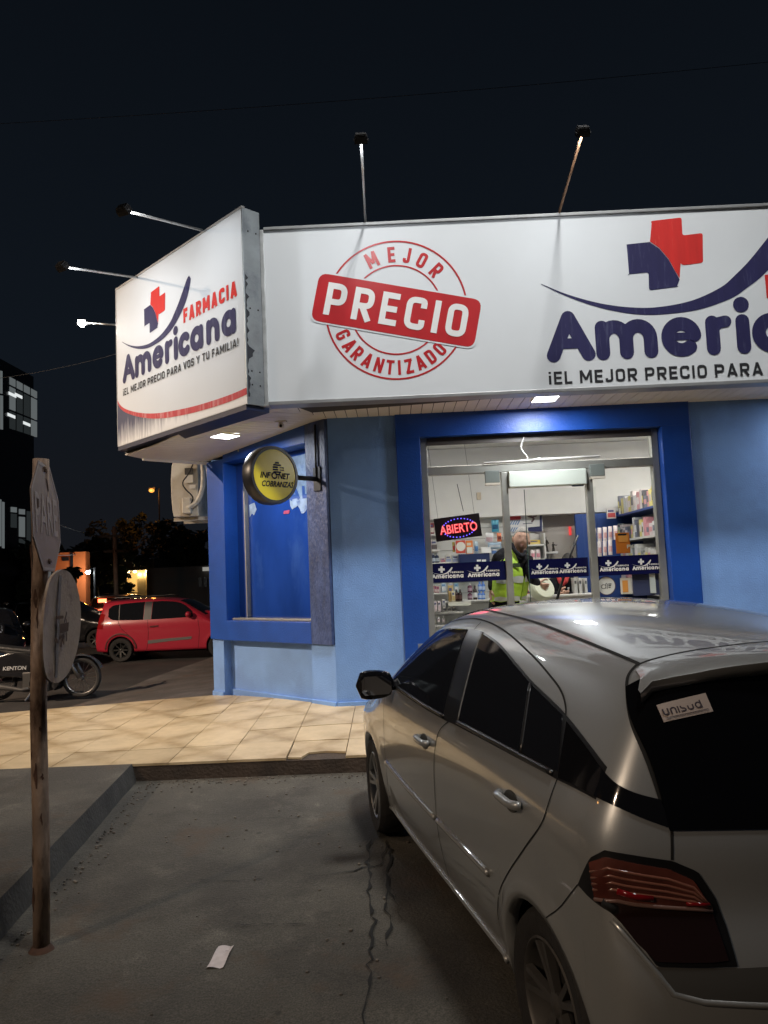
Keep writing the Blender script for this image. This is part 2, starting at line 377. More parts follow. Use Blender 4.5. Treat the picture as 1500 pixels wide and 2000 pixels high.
# ---- tiled pavement round the pharmacy: every tile a piece of its own
def ztile(x,y):
    dip=.207*min(1,max(0,(-.67-x)/1.69))*((y-6.5)/3.35); return .334+.0764*(y-6.5)-max(0,dip)
def clip(poly, conv):
    out=poly
    for i in range(len(conv)):
        a=conv[i];b=conv[(i+1)%len(conv)]; ins=lambda p:(b[0]-a[0])*(p[1]-a[1])-(b[1]-a[1])*(p[0]-a[0])>=-1e-9
        inp=out;out=[]
        for k in range(len(inp)):
            p=inp[k];q=inp[(k+1)%len(inp)]; ip,iq=ins(p),ins(q)
            if ip: out.append(p)
            if ip!=iq:
                d1=(b[0]-a[0])*(p[1]-a[1])-(b[1]-a[1])*(p[0]-a[0]); d2=(b[0]-a[0])*(q[1]-a[1])-(b[1]-a[1])*(q[0]-a[0]); t=d1/(d1-d2)
                out.append((p[0]+(q[0]-p[0])*t,p[1]+(q[1]-p[1])*t))
        if not out: return []
    return out
regA=[(-5.4,6.47),(-.668,6.47),(-.668,8.15),(-2.363,9.845),(-5.4,8.95)]
regB=[(-.668,6.47),(7,6.47),(7,8.15),(-.668,8.15)]
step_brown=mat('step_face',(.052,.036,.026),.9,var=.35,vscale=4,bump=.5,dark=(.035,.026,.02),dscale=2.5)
g=G()
for i in range(26):
    for j in range(8):
        xa=-5.6+.49*i; ya=6.47+.49*j
        for reg in (regA,regB):
            q=clip([(xa,ya),(xa+.49,ya),(xa+.49,ya+.49),(xa,ya+.49)],reg)
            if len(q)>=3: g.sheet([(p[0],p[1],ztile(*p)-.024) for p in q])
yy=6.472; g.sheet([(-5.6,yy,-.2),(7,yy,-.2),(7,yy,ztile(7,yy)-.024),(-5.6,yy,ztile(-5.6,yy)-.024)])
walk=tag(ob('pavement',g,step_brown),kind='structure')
def tile_mat(name, seed):
    m=bpy.data.materials.new(name); m.use_nodes=True; t=m.node_tree; L=t.links; p=t.nodes['Principled BSDF']; p.inputs['Roughness'].default_value=.38
    tc=t.nodes.new('ShaderNodeTexCoord'); s=t.nodes.new('ShaderNodeSeparateXYZ'); L.new(tc.outputs['Object'],s.inputs[0])
    def M(op,*a):
        n=t.nodes.new('ShaderNodeMath'); n.operation=op
        for i,v in enumerate(a):
            if isinstance(v,(int,float)): n.inputs[i].default_value=v
            else: L.new(v,n.inputs[i])
        return n.outputs[0]
    # darker diagonal bands, crossing on every second tile corner
    nz=t.nodes.new('ShaderNodeTexNoise'); nz.inputs['Scale'].default_value=5; nz.inputs['Detail'].default_value=5; L.new(tc.outputs['Object'],nz.inputs['Vector'])
    wob=M('MULTIPLY',M('SUBTRACT',nz.outputs['Fac'],.5),.10)
    d1=M('ADD',M('ADD',s.outputs['X'],s.outputs['Y']),wob); d2=M('ADD',M('SUBTRACT',s.outputs['X'],s.outputs['Y']),wob)
    per=.98
    v=[M('ABSOLUTE',M('SUBTRACT',M('FRACT',M('DIVIDE',M('ADD',d,o),per)),.5)) for d,o in ((d1,.35),(d2,.2))]
    lo=M('MINIMUM',v[0],v[1]); r=t.nodes.new('ShaderNodeMapRange'); r.inputs[1].default_value=.0; r.inputs[2].default_value=.17; r.inputs[3].default_value=1; r.inputs[4].default_value=0; r.clamp=True; L.new(lo,r.inputs[0])
    n2=t.nodes.new('ShaderNodeTexNoise'); n2.inputs['Scale'].default_value=2.2; n2.inputs['Detail'].default_value=9; n2.inputs['Roughness'].default_value=.7; L.new(tc.outputs['Object'],n2.inputs['Vector'])
    mx=t.nodes.new('ShaderNodeMix'); mx.data_type='RGBA'; mx.inputs[6].default_value=(.52,.40,.245,1); mx.inputs[7].default_value=(.345,.245,.13,1)
    L.new(M('MULTIPLY',r.outputs[0],M('ADD',M('MULTIPLY',n2.outputs['Fac'],2.2),-.30)),mx.inputs['Factor'])
    r2=t.nodes.new('ShaderNodeMapRange'); r2.inputs[1].default_value=.35; r2.inputs[2].default_value=.75; r2.inputs[3].default_value=1.1; r2.inputs[4].default_value=.72; L.new(n2.outputs['Fac'],r2.inputs[0])
    x=t.nodes.new('ShaderNodeVectorMath'); x.operation='SCALE'; L.new(mx.outputs[2],x.inputs[0]); oi=t.nodes.new('ShaderNodeObjectInfo'); L.new(M('MULTIPLY',r2.outputs[0],M('ADD',M('MULTIPLY',oi.outputs['Random'],.22),.87)),x.inputs['Scale']); L.new(x.outputs[0],p.inputs['Base Color'])
    rr=t.nodes.new('ShaderNodeMapRange'); rr.inputs[3].default_value=.25; rr.inputs[4].default_value=.6; L.new(n2.outputs['Fac'],rr.inputs[0]); L.new(rr.outputs[0],p.inputs['Roughness'])
    MATS[name]=m; return m
tilem=tile_mat('glazed_tile',0)
TS=.49; x0=onZ(450,1477,.335).x-14*TS
rn=random.Random(5); tiles=[]
for i in range(0,32):
    for j in range(0,8):
        xa=x0+i*TS; ya=6.47+j*TS; e=.003
        if (i,j) in ((15,0),): continue           # broken away tile at the step edge
        sq=[(xa+e,ya+e),(xa+TS-e,ya+e),(xa+TS-e,ya+TS-e),(xa+e,ya+TS-e)]
        dz=rn.uniform(-.002,.002); g=G()
        for reg in (regA,regB):
            q=clip(sq,reg)
            if len(q)>=3:
                a=sum(q[k][0]*q[(k+1)%len(q)][1]-q[(k+1)%len(q)][0]*q[k][1] for k in range(len(q)))
                if abs(a)<.01: continue
                g.prism([(p[0],p[1],ztile(*p)+dz) for p in q],(0,0,-.02))
        if g.v: tiles.append(ob('tile',g,tilem,walk))
# broken tile remains
g=G(); xa=x0+15*TS; g.prism([(xa+.01,6.50,ztile(xa,6.52)-.004),(xa+.12,6.49,ztile(xa,6.5)-.006),(xa+.17,6.62,ztile(xa,6.62)-.004),(xa+.33,6.64,ztile(xa,6.64)-.003),(xa+.484,6.60,ztile(xa,6.60)-.003),(xa+.484,6.955,ztile(xa,6.955)-.001),(xa+.01,6.955,ztile(xa,6.955)-.001)],(0,0,-.016)); ob('tile',g,tilem,walk)
# concrete ramp to the side street, left of the building
rp=[Vector((-5.4,8.93,.30)),Vector((-2.363,9.82,.34)),Vector((-2.363,20,.10)),onZ(418,1283,.03),onZ(300,1322,.03),onZ(215,1358,.05),Vector((-5.2,10.2,.06))]
g=G(); A_=[rp[1].lerp(rp[2],k/12) for k in range(13)]; O_=[rp[0],rp[6],rp[5],rp[4],rp[3],Vector((rp[3].x-.3,20,.02))]; B_=[]
for k in range(13):
    t=k/12*5; i=min(4,int(t)); B_.append(O_[i].lerp(O_[i+1],t-i))
g.grid([A_,B_]); tag(ob('concrete_ramp',g,concrete_mat('ramp_concrete',(.12,.105,.095),(.09,.08,.072))),kind='structure')

# ================================================================ PHARMACY BUILDING
blue_wall=mat('light_blue_plaster',(.175,.335,.70),.75,var=.08,vscale=3,bump=.25,bscale=70,dark=(.155,.29,.62),dscale=1.2)
royal=mat('royal_blue_paint',(.008,.062,.33),.42,var=.12,vscale=4,bump=.2,bscale=60)
royal_worn=mat('worn_blue_paint',(.045,.075,.19),.45,var=.35,vscale=9,bump=.5,bscale=45,dark=(.025,.05,.16),dscale=34,damt=.50,stretch=(1,1,.4))
alu=mat('aluminium',(.42,.42,.38),.38,metal=.75,var=.12,vscale=8)
white_int=mat('white_interior_paint',(.74,.73,.70),.7,var=.03)
beige_int=mat('beige_interior_paint',(.60,.55,.50),.7,var=.03)
pvc=mat('white_pvc_board',(.74,.70,.65),.45,var=.07,vscale=3)
roofm=mat('roof_concrete',(.10,.10,.10),.9,var=.2)
bld=thing('pharmacy',(0,8.15,.4),'pharmacy corner building with light blue plaster walls and royal blue window surrounds','building')
D=8.15
# front wall pieces (0.25 thick), left pier and right part
g=G(); g.box(-.668,.06,D,D+.25,.2,3.52); ob('wall',g,blue_wall,bld)
g=G(); g.box(3.19,7,D,D+.25,.2,3.52); ob('wall',g,blue_wall,bld)
# left side wall and back
g=G(); g.box(-2.363,-2.16,9.99,16,0,3.45); ob('wall',g,blue_wall,bld)
g=G(); g.box(-2.36,7,15.8,16,0,3.5); ob('wall',g,blue_wall,bld)
g=G(); g.box(6.8,7,8.4,15.8,0,3.5); ob('wall',g,blue_wall,bld)
# portal round the shop front
g=G()
g.box(.06,.32,D-.045,D+.22,.3,3.255); g.box(2.885,3.19,D-.045,D+.22,.3,3.255); g.box(.06,3.19,D-.045,D+.22,3.255,3.515)
ob('door_surround',g,royal,bld,bevel=.006)
# plinth line at the foot
g=G(); g.box(-.668,.06,D-.02,D-.001,.3,.50); ob('plinth',g,blue_wall,bld,bevel=.004)
# chamfered corner wall
CL=Vector((-2.363,9.845,0)); s2=math.sqrt(.5)
MC=Matrix(((s2,s2,0,CL.x),(-s2,s2,0,CL.y),(0,0,1,0),(0,0,0,1)))
CW=2.397
frC=Frame(CL,(s2,-s2,0),(0,0,1))
def ub(g,u0,u1,d0,d1,z0,z1): return g.box(u0,u1,d0,d1,z0,z1,MC)
g=G(); ub(g,.0,.25,.0,.25,.1,1.09); ub(g,2.0,CW-.002,.0,.25,.1,1.09); ub(g,.25,2.0,.11,.25,.1,1.09); ob('wall',g,blue_wall,bld)
g=G(); ub(g,-.015,CW,-.025,-.001,.1,.475); 
g2=G(); g2.box(0,.25,-.025,-.002,.1,.44,MC); g2.box(2.0,CW,-.025,-.002,.1,.50,MC); g2.box(.25,2.0,.085,.109,.1,.47,MC); ob('plinth',g2,blue_wall,bld,bevel=.006)
win=ob('window_surround',(lambda g:(ub(g,.0,.386,-.035,.24,1.09,3.345),ub(g,.386,2.044,-.035,.24,1.09,1.325),ub(g,.386,2.044,-.035,.24,3.29,3.51),g)[-1])(G()),royal,bld,bevel=.006)
g=G(); ub(g,2.044,CW-.01,-.036,.24,1.09,3.50); ob('window_surround',g,royal_worn,bld,bevel=.006)
# window pane with blue film, its metal edge and sill
film=mat('blue_window_film',(.014,.055,.30),.12,var=.25,vscale=1.6,dark=(.03,.085,.34),dscale=1.4,stretch=(1,1,.5),coat=.4)
g=G(); ub(g,.56,2.044,.20,.215,1.33,3.29); pane=ob('window_pane',g,film,bld)
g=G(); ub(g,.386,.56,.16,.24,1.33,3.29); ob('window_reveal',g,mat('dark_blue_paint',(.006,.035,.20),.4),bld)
g=G(); ub(g,.555,.578,.145,.199,1.36,3.25); ob('window_edge_strip',g,alu,bld)
g=G(); ub(g,.40,2.03,.03,.19,1.327,1.352); ob('window_sill',g,alu,bld,bevel=.004)
# top of the film: peeled pale print
g=G(); pale=mat('peeled_pale_print',(.22,.32,.50),.4,var=.3,vscale=9,dark=(.03,.09,.34),dscale=8,damt=.56)
frP=Frame(MC@Vector((0,.198,0)),(s2,-s2,0),(0,0,1))
rn=random.Random(9)
zq=frP.uv(590,986)[1]; poly(g,frP,[(1.38,3.23),(2.04,3.23),(2.04,zq)]+[(2.04-.035*k,zq-.02+.035*math.sin(k*1.1)+.05*math.sin(k*.37+1)+rn.uniform(-.02,.02)) for k in range(1,18)],.002); poly(g,frP,[(.60,zq+.10),(.60,zq-.06),(.66,zq-.01),(.70,zq-.04),(.76,zq+.03),(.72,zq+.12)],.002); ob('window_print',g,pale,bld)
g=G(); wpr=mat('white_window_print',(.6,.66,.74),.4,var=.2,vscale=20)
q0_=frP.uv(566,978); q1_=frP.uv(608,946); sword(g,frP,'AL',q0_[0],q0_[1],q1_[0]-q0_[0]-.02,q1_[1]-q0_[1],.22,.12,.004); ob('window_lettering',g,mat('blue_window_print',(.03,.09,.34),.4),bld)
g=G(); poly(g,frP,[frP.uv(*q) for q in ((554,1004),(565,1003),(566,996),(555,998))],.004); ob('window_sticker',g,mat('magenta_sticker',(.35,.05,.14),.4),bld)
# conduit and sign bracket pole on the jamb are with the round sign; soffit boards:
LSs=Vector((-1.315,6.985,0)); LSl=Vector((-3.18,8.85,0))
sof=[]
g=G()
def zs(x,y):      # underside of the canopy: level in front, falling towards the far end of the corner
    s=max(0,min(1,(-.8-x)/1.9)); return 3.505-.165*s
mA=Vector((-1.13,7.32,0)); mB=Vector((-.668,8.15,0))      # mitre
xx=-1.13; bw=.1135; k=0
while xx<6.9:
    ya=7.315; pts=[(xx+.004,ya),(xx+bw-.004,ya),(xx+bw-.004,D-.001),(xx+.004,D-.001)]
    if xx<-.66:
        conv=[(mA.x,mA.y),(7,7.3),(7,D),(mB.x,D)]
        pts=clip(pts,conv)
    if len(pts)>=3:
        g=G(); g.prism([(p[0],p[1],zs(*p)) for p in pts],(0,0,.012)); sof.append(ob('soffit_board',g,pvc,bld))
    xx+=bw; k+=1
# corner soffit boards, square to the corner wall
reg=[(mA.x,mA.y),(-.668,8.15),(-2.363,9.845),(-3.02,9.25),(-3.13,8.93),(-1.30,7.07)]
cu=Vector((s2,-s2)); cn=Vector((s2,s2)); o2=Vector((-2.363,9.845))
u=-1.0
while u<2.9:
    q=[o2+cu*a+cn*b for a,b in ((u+.004,-2.2),(u+.095,-2.2),(u+.095,.3),(u+.004,.3))]
    pts=clip([(p.x,p.y) for p in q],reg)
    if len(pts)>=3:
        g=G(); g.prism([(p[0],p[1],zs(*p)) for p in pts],(0,0,.012)); sof.append(ob('soffit_board',g,pvc,bld))
    u+=.099
# joint shadow behind the boards, canopy slab and roof
g=G(); g.prism([(x,y,zs(x,y)+.016) for x,y in [(-1.16,7.30),(7,7.30),(7,8.4),(-.7,8.4),(-2.2,9.98),(-2.363,9.845),(-3.02,9.25),(-3.13,8.93),(-1.30,7.07)]],(0,0,.02)); ob('soffit_backing',g,mat('joint_shadow',(.05,.047,.044),.9),bld)
g=G(); g.prism([(x,y,3.56) for x,y in [(-1.1,7.40),(7,7.40),(7,16),(-2.36,16),(-2.36,9.9),(-2.95,9.25),(-3.0,8.95),(-1.25,7.2)]],(0,0,.25)); ob('roof',g,roofm,bld)
# edge trim of the corner soffit towards the street
g=G(); g.tube([(-3.03,9.26,3.34),(-2.37,9.86,3.34)],.02,6); ob('soffit_trim',g,pvc,bld)

# ================================================================ SIGNBOARDS
def streak_mat(name, c, worn, amt=.55, sc_=22, zs_=.12):
    return mat(name,c,.62,spec=.25,var=.12,vscale=10,dark=worn,dscale=sc_,damt=amt,stretch=(1,1,zs_))
sheet_w=mat('white_sign_vinyl',(.68,.715,.75),.6,var=.03,vscale=1.2,spec=.3)
navy=streak_mat('navy_vinyl',(.020,.019,.082),(.060,.065,.14))
redv=streak_mat('red_vinyl',(.60,.025,.022),(.66,.10,.08),.6)
redv2=mat('red_stamp_vinyl',(.47,.018,.024),.35,var=.08,vscale=6)
blackv=mat('black_vinyl',(.02,.021,.026),.65,spec=.3)
galv=mat('galvanised_sheet',(.34,.38,.41),.42,metal=.55,var=.2,vscale=5,dark=(.22,.25,.28),dscale=2.5,bump=.2,bscale=12)
trimm=mat('sign_trim',(.33,.34,.35),.45,metal=.5,var=.1)
darkblue=mat('sign_underside_blue',(.006,.012,.045),.5,var=.2)

def americana(g, fr, u0, v0, s, w=.086, d=.003):
    n=[0]
    def S(pts,ww=w,cap=True):
        n[0]+=1; stroke(g,fr,[(u0+x*s,v0+y*s) for x,y in pts],ww*s,d+n[0]*.00012*max(s,.25),cap)
    def arch(x,wd): return arcpts(x+wd/2,.125,wd/2,.083,180,0,14)[0:]+[(x+wd,.043)]
    def ring(cx,a0=0,a1=360,r=.081): return arcpts(cx,.125,r,.083,a0,a1,26)
    S([(.045,.043),(.147,.28)]); S([(.147,.28),(.262,.043)]); S([(.10,.115),(.205,.115)],.066)
    S([(.352,.043),(.352,.208)]); S(arch(.352,.147)); S(arch(.499,.15))
    S(ring(.84,6,308)); S([(.79,.128),(.905,.128)],.048)
    S([(1.035,.043),(1.035,.208)]); S([(1.035,.14),(1.045,.175),(1.075,.203),(1.118,.21)],.075)
    S([(1.222,.043),(1.222,.208)]); S([(1.222,.312),(1.2225,.3125)],.098)
    S(ring(1.40,48,312))
    S(ring(1.635)); S([(1.717,.043),(1.717,.205)])
    S([(1.86,.043),(1.86,.208)]); S(arch(1.86,.152))
    S(ring(2.215)); S([(2.297,.043),(2.297,.205)])
SW_LO=[(-.025,.491),(.15,.398),(.35,.32),(.55,.273),(.72,.263),(.95,.283),(1.15,.344),(1.25,.405),(1.35,.478),(1.44,.575),(1.505,.70),(1.52,.755)]
SW_UP=[(-.025,.495),(.14,.418),(.34,.352),(.53,.317),(.70,.311),(.91,.343),(1.09,.418),(1.18,.49),(1.27,.576),(1.36,.68),(1.44,.775),(1.485,.80)]
def swoosh(g,fr,u0,v0,s,d=.003):
    a=smooth_pts([(x+.04*y,y+.01,0) for x,y in SW_LO],5); b=smooth_pts([(x+.04*y,y+.01,0) for x,y in SW_UP],5)
    strip(g,fr,[(u0+p.x*s,v0+p.y*s) for p in a],[(u0+p.x*s,v0+p.y*s) for p in b],d)
def logo(parent, fr, u0, v0, s, nav, red, blk, d=.003, tagline=True, plain=None):
    cu,cv=u0+.045*s,v0+.028*s
    gr=G(); poly(gr,fr,[(cu+x*s,cv+y*s) for x,y in ([(.645,.716)]+rounded([(.655,.848),(.853,.862),(.850,.745),(.977,.755),(.965,.563),(.834,.553)],.016)[0:]+[(.812,.470),(.785,.525),(.752,.60),(.70,.672)])],d)
    ob('logo_cross',gr,red,parent)
    gn=G(); poly(gn,fr,[(cu+x*s,cv+y*s) for x,y in rounded([(.498,.704)],0)+[(.642,.713),(.70,.666),(.752,.594),(.785,.519),(.812,.462)]+rounded([(.808,.418),(.617,.402),(.622,.518),(.485,.510)],.016)],d)
    ob('logo_cross',gn,nav,parent)
    gs=G(); swoosh(gs,fr,u0,v0,s,d); ob('logo_swoosh',gs,nav,parent)
    ga=G(); americana(ga,fr,u0,v0,s,d=d); ob('brand_lettering',ga,nav,parent)
    gf=G(); sword(gf,fr,'FARMACIA',u0+1.385*s,v0+.345*s,.985*s,.150*s,.24,.14,d); ob('brand_lettering',gf,red,parent)
    if tagline:
        gt=G(); sword(gt,fr,'¡EL MEJOR PRECIO PARA VOS Y TU FAMILIA!',u0+.005*s,v0-.138*s,2.37*s,.080*s,.165,.15,d); ob('tagline_lettering',gt,blk,parent)

# ---- the long front sign
FS=thing('front_sign',(2.9,7.27,3.5),'long white front signboard with the red round price stamp and big navy brand lettering','sign')
Fx0,Fx1,Fz0,Fz1=-1.15,6.9,3.508,5.215
g=G(); g.box(Fx0,Fx1,7.27,7.42,Fz0,Fz1); ob('panel',g,sheet_w,FS)
g=G(); g.box(Fx0,Fx1,7.25,7.425,Fz1,Fz1+.03); g.box(Fx0,Fx1,7.25,7.425,Fz0-.035,Fz0)
for xx in (.9,2.6,4.6): g.box(xx,xx+.0,7.25,7.25,Fz0,Fz0)
ob('frame',g,trimm,FS,bevel=.004)
g=G(); g.box(Fx0-.035,Fx0,7.24,7.43,Fz0-.04,Fz1+.0); ob('frame',g,mat('pale_trim',(.5,.52,.53),.4,metal=.4,var=.2,vscale=9),FS,bevel=.004)
frF=Frame((0,7.27,0),(1,0,0),(0,0,1))
# stamp
cx,cz=frF.uv(774,605); pm=7.27/1500
def ring_g(g,r0,r1,d,a0=0,a1=360):
    strip(g,frF,arcpts(cx,cz,r0,r0,a0,a1,72),arcpts(cx,cz,r1,r1,a0,a1,72),d)
g=G(); ring_g(g,139.5*pm,143*pm,.003); ring_g(g,89.5*pm,92.5*pm,.003); ob('stamp_ring',g,redv2,FS)
A0=R(-12.6)
def bann(w,h,rad):
    bx,bz=frF.uv(774,606); q=rounded([(-w/2,-h/2),(w/2,-h/2),(w/2,h/2),(-w/2,h/2)],rad,5)
    return [(bx+x*math.cos(A0)-y*math.sin(A0),bz+x*math.sin(A0)+y*math.cos(A0)) for x,y in q]
bw_,bh_=331*pm,99*pm
g=G(); poly(g,frF,bann(bw_+.035,bh_+.035,.10),.005); ob('stamp_banner_border',g,sheet_w,FS)
g=G(); poly(g,frF,bann(bw_,bh_,.09),.007); ob('stamp_banner',g,redv2,FS)
bx,bz=frF.uv(774,606)
g=G(); W_=287*pm; H_=67*pm; lx,lz=-W_/2,-H_/2
sword(g,frF,'PRECIO',bx+lx*math.cos(A0)-lz*math.sin(A0),bz+lx*math.sin(A0)+lz*math.cos(A0),W_,H_,.175,.20,.010,rot=A0); ob('stamp_lettering',g,mat('white_vinyl',(.8,.8,.8),.35),FS)
g=G()
def arctext(txt,r,ht,adeg,step,top=True):
    n=len(txt)
    for i,ch in enumerate(txt):
        a=adeg[i] if isinstance(adeg,list) else adeg+step*i
        wd={'I':.2,'M':.72,'N':.58,'A':.62,'T':.54,'Z':.52,'E':.46,'J':.44}.get(ch,.54)
        ca=R(a)
        if top: rgt=(math.sin(ca),-math.cos(ca)); upv=(math.cos(ca),math.sin(ca)); o=(cx+r*upv[0],cz+r*upv[1])
        else: rgt=(-math.sin(ca),math.cos(ca)); upv=(-math.cos(ca),-math.sin(ca)); o=(cx-r*upv[0],cz-r*upv[1])
        for j,P in enumerate(sletter(ch,wd,.19)):
            stroke(g,frF,[(o[0]+rgt[0]*(u-wd/2)*ht+upv[0]*(v-.5)*ht, o[1]+rgt[1]*(u-wd/2)*ht+upv[1]*(v-.5)*ht) for u,v in P],.19*ht,.003+.0001*j,False)
arctext('MEJOR',114*pm,32*pm,[113,92.5,76.5,60.5,42.5],0,True)
arctext('GARANTIZADO',118*pm,29.5*pm,[203,215.5,226.5,238.5,250.5,261.5,270.5,280,291.5,303,314.5],0,False)
ob('stamp_lettering',g,redv2,FS)
# brand logo
su=7.27/1500/3.125*1000
u0,v0=frF.uv(1020+150/3.125,400+965/3.125)
logo(FS,frF,u0,v0-.0,su,navy,redv,blackv)

# ---- corner sign set at 45 degrees
LS=thing('corner_sign',(-2.2,7.9,3.4),'white corner signboard with faded navy streaks along its bottom edge','sign')
LW=(LSl-LSs).length
frL=Frame((LSl.x,LSl.y,0),(s2,-s2,0),(0,0,1)); ML=Matrix(((s2,s2,0,LSl.x),(-s2,s2,0,LSl.y),(0,0,1,0),(0,0,0,1)))
Lz0,Lz1=3.43,5.31
g=G(); g.box(0,LW,0,.03,Lz0,Lz1,ML); ob('panel',g,sheet_w,LS)
g=G(); g.box(0.005,LW-.0,.031,.18,Lz0+.01,Lz1-.01,ML); ob('box',g,darkblue,LS)
g=G(); g.box(LW+.001,LW+.02,.0,.195,Lz0,Lz1+.01,ML); side=ob('side_panel',g,galv,LS,bevel=.003)
g=G(); frS=Frame(ML@Vector((LW+.02,0,0)),(s2,s2,0),(0,0,1))
rn=random.Random(4)                                   # peeling edge where paint has come off the side sheet
ptsa=[(.012,3.5+i*.03) for i in range(40)]; ptsb=[(.016+max(0,rn.gauss(.012,.014))+(.04 if 12<i<16 else 0)+(.035 if 25<i<28 else 0),3.5+i*.03) for i in range(40)]
strip(g,frS,ptsa,ptsb,.002); ob('paint_flake',g,mat('flaked_paint',(.02,.025,.035),.7),side)
g=G()
for zz in (3.62,3.75,4.35,5.1):
    for yy in (.06,.15): g.ell(frS(yy,zz,.002),(.008,.008,.008),8,5)
ob('rivet',g,mat('dark_rivet',(.05,.05,.055),.5,metal=.6),side)
g=G(); g.box(-.012,LW+.022,-.006,.03,Lz1+.001,Lz1+.022,ML); g.box(-.012,0-.001,-.004,.19,Lz0,Lz1,ML); ob('frame',g,trimm,LS)
g=G(); g.box(0,LW,.0,.26,Lz0-.05,Lz0-.001,ML); ob('underside',g,darkblue,LS)
# logo
ua,va=frL.uv(220+112/5.556,540+1180/5.556); ub_,vb_=frL.uv(220+1365/5.556,540+590/5.556)
logo(LS,frL,ua,(va+vb_)/2,(ub_-ua)/2.37,navy,redv,blackv)
# faded band along the bottom: navy streaks under a red line
def L_(x,y): return frL.uv(220+x/5.556,540+y/5.556)
redl=[L_(*q) for q in [(52,1335),(90,1400),(160,1445),(300,1480),(480,1485),(700,1450),(900,1405),(1100,1345),(1300,1275),(1458,1205)]]
redl=[(p.x,p.y) for p in smooth_pts([(a,b,0) for a,b in redl],5)]
redl[0]=(.004,redl[0][1])
g=G(); strip(g,frL,redl,[(a,b-.035-.03*min(1,a/1.2)) for a,b in redl],.004); ob('bottom_line',g,streak_mat('faded_red_vinyl',(.56,.07,.08),(.62,.26,.27),.5,17,.10),LS)
def fade_mat():
    m=bpy.data.materials.new('faded_navy_vinyl'); m.use_nodes=True; t=m.node_tree; L=t.links; p=t.nodes['Principled BSDF']; p.inputs['Roughness'].default_value=.4
    tc=t.nodes.new('ShaderNodeTexCoord'); s=t.nodes.new('ShaderNodeSeparateXYZ'); L.new(tc.outputs['Object'],s.inputs[0])
    mp=t.nodes.new('ShaderNodeMapping'); mp.inputs['Scale'].default_value=(26,26,1.3); L.new(tc.outputs['Object'],mp.inputs[0])
    n=t.nodes.new('ShaderNodeTexNoise'); n.inputs['Scale'].default_value=1; n.inputs['Detail'].default_value=5; n.inputs['Roughness'].default_value=.7; L.new(mp.outputs[0],n.inputs['Vector'])
    # wear grows with the height below the line and towards the right end of the board
    a=t.nodes.new('ShaderNodeMapRange'); a.inputs[1].default_value=.02; a.inputs[2].default_value=.36; a.inputs[3].default_value=.46; a.inputs[4].default_value=-.12; L.new(s.outputs['Z'],a.inputs[0])
    b=t.nodes.new('ShaderNodeMapRange'); b.inputs[1].default_value=-1.0; b.inputs[2].default_value=.6; b.inputs[3].default_value=0; b.inputs[4].default_value=.30; L.new(s.outputs['X'],b.inputs[0])
    q=t.nodes.new('ShaderNodeMath'); q.operation='ADD'; L.new(n.outputs['Fac'],q.inputs[0]); L.new(a.outputs[0],q.inputs[1])
    q2=t.nodes.new('ShaderNodeMath'); q2.operation='ADD'; L.new(q.outputs[0],q2.inputs[0]); L.new(b.outputs[0],q2.inputs[1])
    c=t.nodes.new('ShaderNodeValToRGB'); c.color_ramp.elements[0].position=.56; c.color_ramp.elements[0].color=(.055,.062,.125,1); c.color_ramp.elements[1].position=1.0; c.color_ramp.elements[1].color=(.78,.79,.80,1)
    L.new(q2.outputs[0],c.inputs[0]); L.new(c.outputs[0],p.inputs['Base Color']); return m
g=G(); strip(g,frL,[(a,b-.033-.03*min(1,a/1.2)) for a,b in redl],[(a,min(Lz0+.004,b-.036)) for a,b in redl],.002); ob('bottom_band',g,fade_mat(),LS)

# ---- flood lights on arms over the signs
darkmetal=mat('dark_lamp_housing',(.015,.015,.017),.5,metal=.4)
steel=mat('steel_arm',(.45,.46,.47),.35,metal=.8,var=.15)
rust_arm=mat('rusty_arm',(.38,.22,.13),.5,metal=.6,var=.3,vscale=9)
FLOODP=20.
def flood(base, tip, aim, label, am=steel, power=1., hood=True, grp='flood lamps on arms above the signs'):
    base=Vector(base);tip=Vector(tip); t=thing('flood_lamp',base,label,'lamp',grp)
    g=G(); g.tube([base,tip],.012,8); ob('arm',g,am,t,smooth=True)
    fw=(Vector(aim)-tip).normalized(); sd=fw.cross(Vector((0,0,1))).normalized(); up=sd.cross(fw)
    M=Matrix(((sd.x,up.x,-fw.x,tip.x),(sd.y,up.y,-fw.y,tip.y),(sd.z,up.z,-fw.z,tip.z),(0,0,0,1)))
    g=G(); g.box(-.05,.05,-.036,.036,0.0,.034,M)
    for k in range(5): g.box(-.045,.045,-.034+.015*k,-.029+.015*k,.035,.046,M)
    ob('housing',g,darkmetal,t,bevel=.004)
    g=G()
    if not hood:
        g.ell(tip+fw*.02,(.042,.042,.042),14,9); ob('lit_bulb',g,emat('lit_bare_bulb',(1,.99,.95),90.),t,smooth=True); g=G()
    for a,b,c_,d_ in () if not hood else ((-.054,-.047,-.04,.04),(.047,.054,-.04,.04),(-.047,.047,-.04,-.034),(-.047,.047,.034,.04)): g.box(a,b,c_,d_,-.03,.02,M)
    if hood: ob('hood',g,darkmetal,t)
    g=G(); g.box(-.045,.045,-.032,.032,-.004,-.001,M); ob('lens',g,emat('lit_flood_lens',(1,.98,.94),40.),t)
    g=G(); g.tube([tip+sd*.06,tip+sd*.06-up*.03,tip-sd*.06-up*.03,tip-sd*.06],.006,6); ob('bracket',g,darkmetal,t)
    light('flood_light','SPOT',tip+fw*.02,FLOODP*power,(.95,.98,1),aim=aim,size=.045,angle=150,blend=.55)
    return t
def on_front(px,py,dd=0): return onY(px,py,7.33-dd)
ft1=onY(705,272,6.14); ft2=onY(1138,258,6.14)
flood(onY(714,436,7.3),ft1,(ft1.x,7.27,4.2),'flood lamp on a pale arm above the round price stamp')
